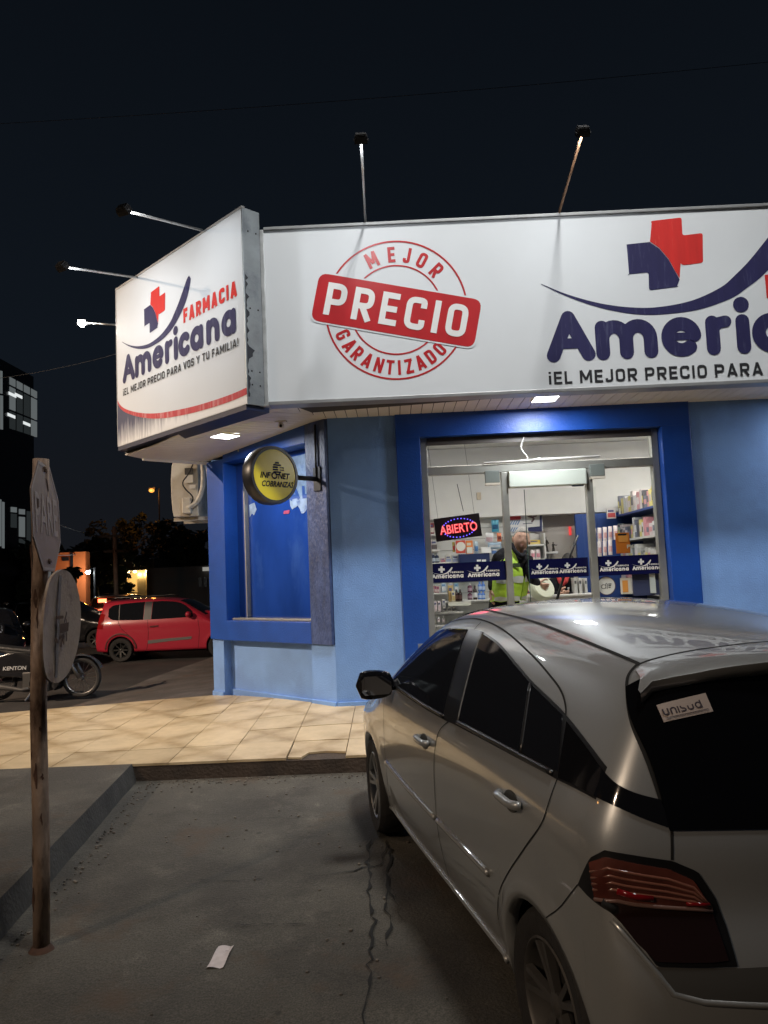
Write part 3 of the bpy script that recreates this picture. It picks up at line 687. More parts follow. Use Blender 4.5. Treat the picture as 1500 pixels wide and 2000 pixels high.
flood(onY(1092,416,7.3),ft2,(ft2.x,7.27,4.2),'flood lamp on a rusty brown arm near the big cross logo',am=rust_arm)
flood((5.4,7.3,5.22),(5.5,6.14,5.4),(5.5,7.27,4.2),'flood lamp on a pale arm past the right edge of the view')
nL=Vector((-s2,-s2,0))
b1=plane(395,450,LSs,nL)+Vector((0,0,0)); b2=plane(268,542,LSs,nL)
def tipL(px,py,b,out): return plane(px,py,b+nL*out,nL)
l1=tipL(242,411,b1,1.05); l2=tipL(122,521,b2,1.05)
flood(b1,l1,frL(1.95,4.2),'flood lamp on the upper arm of the white corner sign',power=2.3)
flood(b2,l2,frL(.75,4.2),'flood lamp on the lower arm of the white corner sign',power=2.3)
# a lit lamp on the arm at the far end of the corner sign, turned towards the street
b3=Vector((-3.15,9.05,4.95)); l3=onY(160,630,9.3)
t=flood(b3,l3,Vector((-2.6,5.0,.3)),'brightly lit flood lamp facing the street beyond the corner sign',power=9.,hood=False)

# ================================================================ FITTINGS ON THE BUILDING
# LED panels in the soffit
pl=emat('lit_led_panel',(1,1,1),9.)
def led(pts,label,e,loc):
    o=thing('soffit_light',loc,label,'light','square light panels under the canopy')
    g=G(); g.prism(pts,(0,0,.02)); ob('panel',g,pl,o)
    c=sum((Vector(p) for p in pts),Vector())/4
    g=G(); g.prism([c+(Vector(p)-c)*1.12+Vector((0,0,.003)) for p in pts],(0,0,.017)); ob('frame',g,pvc,o)
    l=light('panel_light','AREA',c-Vector((0,0,.012)),e,(.95,.98,1),aim=c-Vector((0,0,1)),size=.25)
ctr=onZ(1064,779,3.50)
def sq(c,h,a=0,z=0): return [Vector((c.x+h*(math.cos(R(a+q))*1.414),c.y+h*(math.sin(R(a+q))*1.414),c.z)) for q in (45,135,225,315)]
cc=Vector((ctr.x,7.62,3.488)); led(sq(cc,.115),'lit white ceiling panel above the shop door',32,cc)
c2=onZ(439,850,3.42); c2.z=zs(c2.x,c2.y)-.014; led(sq(c2,.115,45),'lit white ceiling panel under the corner sign',30,c2)
cc=Vector((cc.x+3.2,7.62,3.488)); led(sq(cc,.115),'lit white ceiling panel right of the shop door',20,cc)
# camera
p=onZ(549,822,3.48); t=thing('security_camera',p,'small white security camera under the corner soffit','camera')
g=G(); g.box(p.x-.06,p.x+.06,p.y-.05,p.y+.05,p.z-.02,p.z+.02); ob('base',g,pvc,t,bevel=.004)
g=G(); g.ell(p+Vector((0,-.01,-.05)),(.032,.032,.036),12,8); ob('body',g,pvc,t,smooth=True)
g=G(); g.ell(p+Vector((0,-.035,-.06)),(.016,.013,.018),10,6); ob('lens',g,black_gap,t,smooth=True)
# round yellow sign on a bracket
t=thing('round_sign',frC(2.3,2.7),'round yellow bracket sign with black lettering on the corner wall','sign')
rb=MC@Vector((2.25,-.66,0)); dc=onY(529,929,rb.y); dc=Vector((rb.x,rb.y,dc.z))
nr=Vector((s2,-s2,0)); sdv=Vector((s2,s2,0))   # face looks along nr; its right hand is sdv
Md=Matrix(((sdv.x,0,nr.x,dc.x),(sdv.y,0,nr.y,dc.y),(0,1,0,dc.z),(0,0,0,1)))
rimm=mat('dark_sign_rim',(.018,.02,.026),.35,var=.1)
yel=mat('yellow_sign_face',(.75,.62,.02),.3,var=.04)
g=G(); g.lathe([(.27,-.085),(.297,-.07),(.303,-.03),(.303,.03),(.297,.07),(.29,.085),(.262,.085),(.258,.072)],Md,48); ob('rim',g,rimm,t,smooth=True,auto=40)
g=G(); g.lathe([(.0001,.077),(.262,.077)],Md,48); g.lathe([(.0001,-.082),(.268,-.082)],Md,48); ob('face',g,yel,t)
frR=Frame(dc+nr*.078,sdv,(0,0,1))
g=G()
lettering(g,frR,'INF',-.185,-.04,.135,.062,.002,shear=.3,bold=.03); lettering(g,frR,'NET',.035,-.04,.155,.062,.002,shear=.3,bold=.03)
strip(g,frR,arcpts(-.007,-.009,.037,.036,0,360,20),arcpts(-.007,-.009,.024,.021,0,360,20),.002)
lettering(g,frR,'COBRANZAS',-.165,-.125,.40,.060,.002,shear=.3,bold=.026); ob('lettering',g,blackv,t)
g=G()
for k in range(6):
    v=.125-.024*k; h=.058*math.sqrt(max(.05,1-((v-.065)/.066)**2)); poly(g,frR,[(.03-h,v-.008),(.03+h*(1 if k not in(2,3) else .2),v-.008),(.03+h*(1 if k not in(2,3) else .2),v+.008),(.03-h,v+.008)],.002)
for k in (2,3): v=.125-.024*k; poly(g,frR,[(.06,v-.006),(.115,v-.006),(.115,v+.004),(.06,v+.004)],.002)
ob('emblem',g,blackv,t)
g=G(); wa=MC@Vector((2.25,-.037,dc.z+.0)); g.tube([wa,dc+sdv*.30],.026,10); ob('arm',g,mat('black_steel',(.012,.013,.016),.45,metal=.3),t,smooth=True)
g=G(); g.box(2.19,2.31,-.05,-.0365,dc.z-.13,dc.z+.13,MC); ob('wall_plate',g,MATS['black_steel'],t,bevel=.004)
g=G(); g.tube([MC@Vector((2.25,-.05,dc.z)),MC@Vector((2.25,-.055,dc.z+.2)),MC@Vector((2.25,-.05,3.46))],.012,8); ob('conduit',g,MATS['black_steel'],t,smooth=True)
# air conditioner on the side wall
aw=mat('cream_metal_case',(.50,.46,.39),.5,var=.1,vscale=4,dark=(.40,.35,.29),dscale=5)
p0=onY(335,1010,10.15); p1=onY(388,1010,10.15); ztop=onY(360,900,10.15).z; zbot=p0.z
t=thing('air_conditioner',(p1.x,10.15,zbot),'cream outdoor air conditioner unit with taped pipes beside the blue corner','air conditioner')
xa,xb=p0.x,p1.x
g=G(); prof=[(xa+.03,zbot),(xa+.012,zbot+.1),(xa,zbot+.3),(xa+.0,zbot+.5),(xa+.015,ztop-.06),(xa+.035,ztop),(xb,ztop),(xb,zbot)]
g.prism([(x,10.15,z) for x,z in prof],(0,.8,0)); ob('case',g,aw,t,bevel=.008)
g=G(); g.box(xb-.17,xb-.06,10.135,10.149,ztop-.19,ztop-.10); ob('label_plate',g,mat('dark_label',(.05,.05,.05),.5),t)
g=G(); g.box(xb-.17,xb-.06,10.133,10.149,ztop-.30,ztop-.195); g.box(xb-.11,xb-.03,10.138,10.149,ztop-.38,ztop-.33); ob('label_plate',g,mat('pale_label',(.6,.58,.54),.5),t)
g=G(); g.box(xb-.20,xb-.08,10.06,10.149,zbot+.03,zbot+.24); ob('valve_cover',g,aw,t,bevel=.015)
for x_,ya_,yb_ in ((xa+.34,10.2,10.24),(xa,10.25,10.32),(xa,10.75,10.8)):
    g=G(); g.box(x_,xb+.27,ya_,yb_,zbot-.05,zbot-.005); ob('bracket',g,aw,t)
g=G(); zz=lambda px,py:onY(px,py,10.08)
g.tube(smooth_pts([zz(380,899),zz(368,925),zz(357,942),zz(362,955),zz(376,970),zz(374,982),zz(366,990)],5),.009,7); ob('cable',g,blackv,t,smooth=True)
g=G(); g.tube(smooth_pts([zz(367,992),zz(385,980),zz(395,955),zz(397,930),zz(397,905),zz(409,893),onY(430,886,9.72),onY(455,882,9.5),onY(470,880,9.30)],6),[.032]*49,8); ob('pipe',g,mat('pipe_tape',(.40,.38,.34),.6,var=.3,vscale=14,bump=.5,bscale=18),t,smooth=True)
g=G(); g.tube([onY(404,915,10.0),onY(411,985,10.0)],.012,6); ob('drain_pipe',g,pvc,t)

# ================================================================ SHOP FRONT AND INTERIOR
GY=8.27
clear=glass_mat('clear_glass',(.97,.98,.97))
alud=mat('grey_door_aluminium',(.36,.36,.33),.4,metal=.6,var=.1)
zt=onY(1050,912,GY).z; ZF=.455
SF=thing('glass_entrance',(1.6,GY,ZF),'glazed aluminium shop front with open sliding door and navy logo bands','entrance')
xl=.325; xr=2.88; xm1=onY(988,1000,GY).x; xm2=onY(1153,1000,GY).x
g=G()
for a,b in ((xl,xl+.07),(xr-.07,xr)): g.box(a,b,GY-.05,GY+.05,ZF,3.25)
g.box(xl+.07,xr-.07,GY-.05,GY+.05,3.20,3.25); g.box(xl+.07,xr-.07,GY-.05,GY+.05,zt-.045,zt+.045); ob('frame',g,alud,SF,bevel=.005)
g=G(); g.box(xl+.07,xr-.07,GY-.06,GY-.051,3.17,3.25); ob('head_strip',g,mat('dark_frame_strip',(.06,.05,.045),.5),SF)
for xm in (xm1,xm2):
    g=G(); g.box(xm-.035,xm+.035,GY-.045,GY+.045,ZF,zt-.046); ob('mullion',g,alud,SF,bevel=.006)
g=G(); g.box(xm1+.04,xm2-.04,GY-.10,GY+.02,zt-.22,zt-.05); ob('door_operator',g,mat('pale_green_cover',(.55,.60,.54),.45,metal=.2),SF,bevel=.01)
for px,py in ((946,921),(1150,908)):
    q=onY(px,py,GY-.05); g=G(); g.box(q.x,q.x+.155,GY-.10,GY-.052,q.z-.13,q.z); b=ob('sensor_box',g,mat('grey_sensor',(.14,.16,.15),.4),SF,bevel=.006)
    g=G(); g.box(q.x-.002,q.x+.157,GY-.10,GY-.05,q.z-.155,q.z-.131); ob('sensor_bracket',g,aw,SF)
q=onY(1116,938,GY-.05); g=G(); g.box(q.x,q.x+.12,GY-.09,GY-.05,q.z-.07,q.z); ob('door_latch',g,mat('dark_latch',(.05,.055,.06),.4,metal=.4),SF)
# loose cable on the transom, white lead along it
g=G(); g.tube(smooth_pts([onY(*q,GY-.06) for q in ((1023,853),(1018,875),(1028,890),(1030,897),(1012,901),(1040,898),(1055,894))],5),.007,6)
g.tube([onY(945,905,GY-.065),onY(1060,897,GY-.065),onY(1172,891,GY-.065)],.012,6); ob('cable',g,mat('white_cable',(.7,.7,.68),.5),SF,smooth=True)
# panes
def paneb(x0,x1,z0,z1,y,nm='pane'):
    g=G(); g.box(x0,x1,y-.004,y+.004,z0,z1); return ob(nm,g,clear,SF)
paneb(xl+.07,xr-.07,zt+.045,3.20,GY); pl_=paneb(xl+.07,xm1-.035,ZF,zt-.046,GY); pr_=paneb(xm2+.035,xr-.07,ZF,zt-.046,GY)
leafY=GY+.10; xd0=onY(1032,1100,leafY).x
leaf=paneb(xd0,xm2+.10,ZF+.02,zt-.23,leafY,'door_leaf')
g=G(); g.box(xd0-.004,xd0+.004,leafY-.006,leafY+.006,ZF+.02,zt-.23); ob('leaf_edge',g,mat('glass_edge',(.05,.09,.08),.2),SF)
# navy band decals with the white logo, printed on the outside of the panes
band=mat('navy_band_film',(.006,.007,.05),.25,var=.1); wf=mat('white_band_film',(.74,.74,.72),.4)
zb1=onY(1060,1092,GY).z; zb0=zb1-.205
def decal(x0,x1,y,cs,s=.144,z0=zb0,z1=zb1):
    fr=Frame((0,y,0),(1,0,0),(0,0,1)); g=G(); g.box(x0,x1,y-.0015,y-.0005,z0,z1); ob('logo_band',g,band,SF)
    for cxp in cs:
        u0=onY(cxp,1110,y).x; v0=z0+.045; d=.003
        g=G(); americana(g,fr,u0,v0,s,d=d); swoosh(g,fr,u0,v0,s,d)
        X0,Z0=u0+.73*s,v0+.66*s; a=.075*s*1.1; b=.24*s
        poly(g,fr,rounded([(X0-a,Z0-b),(X0+a,Z0-b),(X0+a,Z0-a),(X0+b,Z0-a),(X0+b,Z0+a),(X0+a,Z0+a),(X0+a,Z0+b),(X0-a,Z0+b),(X0-a,Z0+a),(X0-b,Z0+a),(X0-b,Z0-a),(X0-a,Z0-a)],.004,2),d+.0002)
        sword(g,fr,'FARMACIA',u0+1.385*s,v0+.355*s,.98*s,.13*s,.22,.14,d); ob('band_lettering',g,wf,SF)
decal(xl+.07,xm1-.035,GY-.006,(843,913)); decal(xm2+.035,xr-.07,GY-.006,(1171,1235),.132); decal(xd0+.004,xm2-.036,leafY-.006,(1037,1092),.124)

ROOM=thing('shop_interior',(1.8,10,ZF),'bright white shop room seen through the glass front','room')
BX0,BX1,BY=.08,4.3,11.0
g=G(); g.box(BX0-.3,BX1+.3,GY+.06,BY+.4,ZF-.05,ZF); ob('floor',g,mat('pale_floor_tile',(.5,.48,.45),.3,var=.05),ROOM)
g=G(); g.box(BX0-.3,BX1+.3,D+.26,BY+.4,3.525,3.55); ob('ceiling',g,white_int,ROOM)
g=G(); g.box(BX0-.3,BX1+.3,BY,BY+.1,ZF,2.62); ob('wall',g,beige_int,ROOM)
zbk=onY(1080,1004,BY-.35).z
g=G(); g.box(BX0-.3,BX1+.3,BY-.35,BY-.001,zbk,3.52); ob('wall',g,white_int,ROOM)
g=G(); g.box(BX0-.31,BX0-.2,GY+.3,BY+.1,ZF,3.52); ob('wall',g,white_int,ROOM)
g=G(); g.box(BX1+.0,BX1+.1,GY+.3,BY+.1,ZF,3.52); ob('wall',g,white_int,ROOM)
g=G(); g.box(3.19,BX1,D+.26,D+.3,ZF,3.52); g.box(-.3,.06,D+.26,D+.3,ZF,3.52); ob('wall',g,white_int,ROOM)
tubem=emat('lit_ceiling_tube',(1,.98,.95),7.)
for k,(x,y) in enumerate(((.95,8.75),(2.5,8.75),(3.65,9.35))):
    t=thing('ceiling_light',(x,y,3.5),'lit fluorescent ceiling light inside the shop','light','fluorescent lights inside the shop')
    g=G(); g.box(x-.6,x+.6,y-.07,y+.07,3.47,3.524); ob('housing',g,pvc,t)
    g=G(); g.tube([(x-.58,y-.03,3.455),(x+.58,y-.03,3.455)],.014,8); g.tube([(x-.58,y+.03,3.455),(x+.58,y+.03,3.455)],.014,8); ob('tube',g,tubem,t)
    light('shop_light','AREA',(x,y,3.42),26,(1,.96,.90),aim=(x,y,0),size=1.1,sy=.15)

# --- shelf fittings
shelfm=mat('white_shelf',(.62,.61,.59),.5,var=.04); slat=mat('white_slatwall',(.66,.66,.63),.5)
def c4(x,y): return (800+x/2.885,820+y/2.885)
def c8(x,y): return (820+x/7.895,980+y/7.895)
LYs=10.5
t=thing('wall_shelving',(1.0,LYs+.3,ZF),'white slatted wall shelving on the left behind the glass','shelving')
xs0=onY(822,1100,LYs).x; xs1=onY(1056,1100,LYs).x
zs_=ZF
zb=onY(900,1010,LYs+.32).z
k=0
z=ZF
while z<zb-.02:
    g=G(); g.box(xs0,xs1,LYs+.32,LYs+.34,z+.004,min(z+.148,zb)); ob('slat',g,slat,t); z+=.15
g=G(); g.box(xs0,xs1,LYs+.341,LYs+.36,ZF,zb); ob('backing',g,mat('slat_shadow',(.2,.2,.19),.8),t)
shy={'a':onY(855,1076,LYs).z,'b':onY(870,1101,LYs).z,'c':onY(860,1160,LYs).z,'d':onY(880,1177,LYs).z}
def shelf(px0,px1,py,dep=.3,Y=LYs,par=t):
    q0=onY(px0,py,Y); q1=onY(px1,py,Y); g=G(); g.box(q0.x,q1.x,Y,Y+dep,q0.z-.02,q0.z); return ob('shelf',g,shelfm,par,bevel=.003)
shelf(829,860,1044); shelf(829,858,1075); shelf(829,895,1100); shelf(832,874,1159); shelf(868,985,1174); shelf(838,905,1197); shelf(838,985,1222)
rp=random.Random(21)
pc={}
def pm_(c,r=.4):
    k='product_%02x%02x%02x'%tuple(int(255*min(1,q)) for q in c)
    return mat(k,c,r,var=.0)
def labelled(o,kind,lab,grp): tag(o,lab,kind,grp)
def carton(p0,p1,Y,c,lab,grp,dep=.10,band=None,name='carton',print_=None):
    a=onY(*p0,Y);b=onY(*p1,Y); x0,x1=min(a.x,b.x),max(a.x,b.x); z0,z1=min(a.z,b.z),max(a.z,b.z)
    o=thing(name,((x0+x1)/2,Y,z0),lab,'box' if name=='carton' else name,grp)
    g=G(); g.box(x0,x1,Y,Y+dep,z0,z1); ob('box_body',g,pm_(c),o,bevel=.003)
    if band is not None:
        fr=Frame((0,Y,0),(1,0,0),(0,0,1)); h=z1-z0; wd=x1-x0
        g=G(); poly(g,fr,[(x0+.08*wd,z0+.12*h),(x1-.08*wd,z0+.12*h),(x1-.08*wd,z0+.55*h),(x0+.08*wd,z0+.55*h)],.002); ob('print',g,pm_(band),o)
        g=G(); poly(g,fr,[(x0+.12*wd,z0+.66*h),(x1-.25*wd,z0+.66*h),(x1-.25*wd,z0+.84*h),(x0+.12*wd,z0+.84*h)],.002); ob('print',g,pm_(print_ or (.08,.09,.2)),o)
    return o
def bottle(px,py0,py1,Y,c,cap,lab,grp,wd=9,label=(.7,.7,.7)):
    a=onY(px,py1,Y); b=onY(px,py0,Y); h=b.z-a.z; r=wd/2*Y/1500
    o=thing('bottle',(a.x,Y+r,a.z),lab,'bottle',grp)
    M=Matrix.Translation((a.x,Y+r,a.z))
    g=G(); g.lathe([(r*.9,0),(r,.01),(r,h*.62),(r*.8,h*.72),(r*.42,h*.78),(r*.42,h*.82)],M,14); ob('bottle_body',g,pm_(c,.25),o,smooth=True,auto=40)
    g=G(); g.lathe([(r*.5,h*.82),(r*.5,h*.98),(r*.42,h)],M,12); ob('cap',g,pm_(cap,.4),o,smooth=True,auto=40)
    g=G(); g.lathe([(r*1.015,h*.16),(r*1.015,h*.5)],M,14); ob('bottle_label',g,pm_(label),o,smooth=True)
    return o
def pouch(p0,p1,Y,c,lab,grp,band=(.5,.05,.05),tilt=0.,name='pouch'):
    a=onY(*p0,Y);b=onY(*p1,Y); x0,x1=min(a.x,b.x),max(a.x,b.x); z0,z1=min(a.z,b.z),max(a.z,b.z); cx_,cz_=(x0+x1)/2,(z0+z1)/2;w_,h_=x1-x0,z1-z0
    o=thing(name,(cx_,Y,z0),lab,'pack',grp)
    M=Matrix.Translation((cx_,Y+.02,cz_))@Matrix.Rotation(tilt,4,'Y')
    P=[]
    for i in range(7):
        row=[]
        for j in range(5):
            u=-1+2*j/4; v=-1+2*i/6; row.append(M@Vector((u*w_/2,-.018*(1-u*u)*(1-v**4),v*h_/2)))
        P.append(row)
    g=G(); g.grid(P); Q=[[M@Vector((-w_/2+w_*j,.012,-h_/2+h_*i)) for j in (0,1)] for i in (0,1)]; g.grid(Q); ob('pouch_body',g,pm_(c,.3),o,smooth=True)
    B=[]
    for i in range(3):
        row=[]
        for j in range(5):
            u=(-1+2*j/4)*.8; v=-.55+.75*i/2; row.append(M@Vector((u*w_/2,-.018*(1-u*u)*(1-v**4)-.004,v*h_/2)))
        B.append(row)
    g=G(); g.grid(B); ob('print',g,pm_(band,.3),o,smooth=True)
    return o
# left shelving goods
pk=lambda *a:c8(*a)
carton(pk(140,330),pk(225,490),LYs+.05,(.22,.03,.04),'dark red carton partly behind the lit red sign','',band=(.55,.5,.45))
carton(pk(75,390),pk(135,495),LYs+.05,(.55,.52,.48),'pale carton next to the left edge of the shop glass','',band=(.3,.28,.3))
carton(pk(85,560),pk(165,745),LYs+.06,(.36,.33,.31),'grey carton with a picture, below the lit red sign','',band=(.08,.08,.09))
carton(pk(170,590),pk(275,745),LYs+.06,(.50,.48,.47),'white and grey carton with a dark picture on the upper left shelf','',band=(.12,.10,.10))
for i,x in enumerate((112,160,212,270)):
    px,py=pk(x,945); bottle(px,pk(x,790)[1],py,LYs+.04,(.02,.03,.07),(.55,.56,.58),'dark blue bottle with a pale cap in the row of four','dark blue bottles on the left shelf',7.5,(.5,.55,.62))
pouch(pk(500,620),pk(548,775),LYs-.02,(.45,.36,.1),'narrow yellow pack beside the red and white box','')
carton(pk(553,600),pk(708,790),LYs-.06,(.62,.09,.06),'red box with a round white label hanging under the lit sign','',dep=.06)
a=onY(*pk(632,690),LYs-.063); g=G(); M=Matrix(((1,0,0,a.x),(0,0,-1,a.y),(0,1,0,a.z),(0,0,0,1))); g.lathe([(.0001,.001),(.062,.001)],M,20)
tag(ob('sticker',g,pm_((.72,.68,.62))),'round white label on the red box under the lit sign','label')
carton(pk(708,600),pk(825,820),LYs-.05,(.78,.24,.06),'orange and white box beside the red one','',band=(.7,.7,.62),dep=.06,print_=(.65,.62,.5))
pouch(pk(835,610),pk(908,800),LYs-.04,(.42,.52,.6),'pale blue pack beside the orange and white box','',band=(.08,.2,.42))
for x0,x1,y0,c in ((320,395,870,(.55,.42,.42)),(398,490,830,(.62,.60,.55)),(500,605,830,(.55,.6,.66))):
    carton(pk(x0,y0),pk(x1,935),LYs+.05,c,'small pale carton on the shelf just above the navy band','small pale cartons above the navy band',band=(.5,.2,.25) if x0<330 else (.3,.35,.5))
carton(pk(605,810),pk(1085,990),LYs-.12,(.012,.025,.09),'dark blue display box behind the left navy band','',dep=.2)
for x in (880,957):
    a=onY(*pk(x,922),LYs-.124); b=onY(*pk(x+62,890),LYs-.124); g=G(); g.box(a.x,b.x,a.y-.004,a.y,a.z,b.z); tag(ob('price_tag',g,pm_((.75,.75,.75))),'small white price tag on the dark blue display box','price tag','price tags on the dark blue display box')
pouch(pk(1105,280),pk(1225,460),LYs+.22,(.07,.36,.52),'cyan pack hanging high on the white slatted wall','',band=(.02,.10,.22))
pouch(pk(1010,480),pk(1140,650),LYs+.1,(.68,.68,.70),'white pack with a blue corner under the cyan pack','',band=(.60,.42,.44),tilt=.1)
pouch(pk(1190,480),pk(1265,610),LYs+.12,(.80,.22,.09),'orange red pack half hidden by the door post','',band=(.2,.05,.05))
pouch(pk(1050,630),pk(1260,720),LYs+.08,(.30,.42,.55),'blue grey pack lying above the white sign card','',band=(.5,.55,.6))
carton(pk(945,705),pk(1095,785),LYs-.14,(.74,.74,.73),'blank white card standing on the dark blue display box','',dep=.02,name='card')
pouch(pk(1095,700),pk(1200,830),LYs+.1,(.62,.63,.66),'white pack behind the guard\'s shoulder','',band=(.1,.2,.45))
# below the band
for i in range(4): carton(pk(150+38*i,1290+6*i),pk(185+38*i,1400),LYs+.05,(.40,.10,.12),'thin dark red carton in a row under the navy band','thin red cartons under the navy band',band=(.6,.5,.5))
for x0,x1,c in ((330,410,(.45,.58,.70)),(445,515,(.62,.60,.58)),(530,600,(.35,.55,.66))): carton(pk(x0,1255),pk(x1,1385),LYs+.1,c,'pale blue carton under the left navy band','pale blue cartons under the navy band',band=(.7,.72,.74),print_=(.1,.25,.5))
carton(pk(435,1290),pk(520,1540),LYs-.02,(.52,.38,.17),'tall golden brown carton on the lower left shelf','',band=(.35,.22,.08))
carton(pk(490,1380),pk(550,1540),LYs-.08,(.68,.62,.46),'cream and gold carton in front of the golden brown one','',band=(.5,.38,.16))
for x in (572,630): px,py=pk(x,1530); bottle(px,pk(x,1350)[1],py,LYs-.05,(.025,.012,.012),(.02,.015,.015),'black bottle standing beside the cream and gold carton','black bottles on the lower left shelf',8,(.10,.05,.04))
for y1,y0 in ((1395,1260),(1510,1385)): px,py=pk(778,y1); bottle(px,pk(778,y0)[1],py,LYs+.02,(.10,.025,.06),(.7,.68,.68),'dark purple jar with a white lid','purple jars left of the guard',9.5,(.35,.25,.30))
px,py=pk(860,1510); bottle(px,pk(860,1290)[1],py,LYs+.03,(.045,.03,.03),(.05,.04,.04),'tall dark brown bottle between purple jars and blue bottles','',8)
for x in (930,985): 
    for y0,y1 in ((1230,1380),(1375,1505)): px,py=pk(x,y1); bottle(px,pk(x,y0)[1],py,LYs+.02,(.10,.22,.58),(.12,.25,.6),'bright blue bottle beside the guard\'s dark sleeve','bright blue bottles left of the guard',7.5,(.4,.5,.7))
for x in (182,242,303): carton(pk(x-27,1535),pk(x+26,1690),LYs-.05,(.66,.58,.60),'white carton with one dark dot, low behind the glass','white cartons with a dark dot',band=(.62,.5,.52),print_=(.03,.03,.08))
carton(pk(345,1510),pk(400,1640),LYs-.04,(.66,.66,.62),'white carton beside the cartons with a dark dot','',band=(.5,.5,.5))
for x in (380,460,530):
    px,py=pk(x,1690); bottle(px,pk(x,1600)[1],py,LYs-.1,(.45,.42,.38),(.03,.03,.03),'small grey jar with a black base strip','small grey jars above the car roof',6.5,(.05,.05,.05))
a=onY(*pk(440,1610),LYs-.13);b=onY(*pk(785,1535),LYs-.13); g=G(); g.box(a.x,b.x,a.y-.01,a.y,a.z,b.z); tag(ob('shelf_card',g,pm_((.66,.65,.56))),'long cream shelf card below the golden brown carton','card')
for x in (215,295,365): px,py=pk(x,1860); bottle(px,pk(x,1770)[1],py,LYs,(.66,.62,.62),(.7,.7,.7),'white bottle low behind the silver car','white bottles low behind the silver car',5.5,(.6,.5,.52))
# --- poster, centre shelf, figures
PY=LYs+.30
fp=Frame((0,PY-.012,0),(1,0,0),(0,0,1))
def pq(*q): return [fp.uv(*c4(*p)) for p in q]
t=thing('poster',onY(*c4(550,640),PY),'white and navy advertising poster with a running shoe behind the guard','poster')
a,b=pq((548,632),(746,520)); g=G(); g.box(a[0],b[0],PY-.012,PY,a[1],b[1]); ob('board',g,pm_((.66,.66,.66)),t)
g=G(); poly(g,fp,pq((733,528),(746,526),(746,630),(733,630)),.002); poly(g,fp,pq((668,606),(733,600),(733,630),(666,630)),.002); ob('print',g,pm_((.02,.025,.10)),t)
g=G(); poly(g,fp,rounded(pq((553,540),(626,535),(626,562),(553,566)),.01),.002); ob('print',g,pm_((.50,.04,.05)),t)
g=G()
for i in range(5): x=552+13*i; poly(g,fp,pq((x,590),(x+13,566),(x+19,566),(x+6,592)),.002); poly(g,fp,pq((x,630),(x+13,606),(x+19,606),(x+6,632)),.002)
ob('print',g,pm_((.10,.22,.42)),t)
g=G(); stroke(g,fp,[fp.uv(*c4(*q)) for q in ((660,532),(672,542),(690,548),(700,558),(690,572))],.03,.002); stroke(g,fp,[fp.uv(*c4(*q)) for q in ((690,548),(712,542),(722,530))],.022,.003); ob('print',g,pm_((.16,.10,.11)),t)
g=G(); stroke(g,fp,[fp.uv(*c4(*q)) for q in ((640,586),(690,582))],.012,.002); ob('print',g,pm_((.15,.15,.2)),t)
t2=thing('display_shelf',onY(*c4(690,800),10.45),'low white display shelf between the guard and the small statues','shelf')
a=onY(*c4(545,800),10.62); b=onY(*c4(750,640),10.62)
g=G(); g.box(a.x,b.x,10.78,10.80,ZF,b.z); ob('back_panel',g,shelfm,t2)
for yy in (708,790,860): q=onY(*c4(550,yy),10.45); g=G(); g.box(a.x,b.x,10.45,10.78,q.z-.02,q.z); ob('shelf',g,shelfm,t2)
g=G(); g.box(b.x-.02,b.x,10.45,10.78,ZF,b.z); ob('side_panel',g,shelfm,t2)
carton(c4(672,678),c4(738,706),10.5,(.66,.47,.09),'yellow carton on the shelf behind the guard\'s head','',band=(.7,.55,.2))
for i,x in enumerate((682,712)): pouch(c4(x,730),c4(x+28,785),10.5,(.68,.60,.60),'white and pink pack on the shelf behind the guard','white and pink packs behind the guard',band=(.6,.25,.3))
for i in range(4): carton(c4(556+26*i,650),c4(578+26*i,706),10.55,(.10+.03*i,.17,.10),'dark green carton behind the guard\'s head','dark green cartons behind the guard',band=(.2,.25,.15))
ws=thing('wall_shelf',onY(*c4(795,748),10.7),'small white wall shelf holding two dark statues','shelf')
q0=onY(*c4(752,744),10.7);q1=onY(*c4(836,744),10.7); g=G(); g.box(q0.x,q1.x,10.7,10.995,q0.z-.03,q0.z); ob('board',g,shelfm,ws,bevel=.004)
g=G(); g.prism([(q1.x-.12,10.95,q0.z-.03),(q1.x-.12,10.72,q0.z-.03),(q1.x-.12,10.95,q0.z-.25)],(.02,0,0)); ob('bracket',g,shelfm,ws)
brz=mat('dark_bronze',(.06,.05,.042),.4,metal=.5,var=.3,vscale=30)
for (x,yt,lab) in ((768,652,'tall dark statue standing on the small wall shelf'),(812,686,'short dark statue with one arm out on the small wall shelf')):
    p=onY(*c4(x,742),10.8); q=onY(*c4(x,yt),10.8); h=q.z-p.z; o=thing('statue',(p.x,10.8,q0.z),lab,'statue'); M=Matrix.Translation((p.x,10.8,q0.z))
    g=G(); g.lathe([(h*.20,0),(h*.21,h*.05),(h*.15,h*.08),(h*.13,h*.3),(h*.10,h*.5),(h*.13,h*.66),(h*.11,h*.75),(h*.04,h*.79),(h*.03,h*.8)],M,14)
    g.ell((p.x,10.8,q0.z+h*.88),(h*.07,h*.075,h*.10),10,7); ob('figure_body',g,brz,o,smooth=True)
    g=G(); sg=1 if x>800 else -1
    g.tube([(p.x+sg*h*.11,10.8,q0.z+h*.70),(p.x+sg*h*.24,10.78,q0.z+h*.62),(p.x+sg*h*.34,10.76,q0.z+h*.66)],[h*.05,h*.04,h*.03],8); g.tube([(p.x-sg*h*.11,10.8,q0.z+h*.70),(p.x-sg*h*.16,10.76,q0.z+h*.52),(p.x-sg*h*.06,10.72,q0.z+h*.48)],[h*.05,h*.04,h*.03],8); ob('arms',g,brz,o,smooth=True)
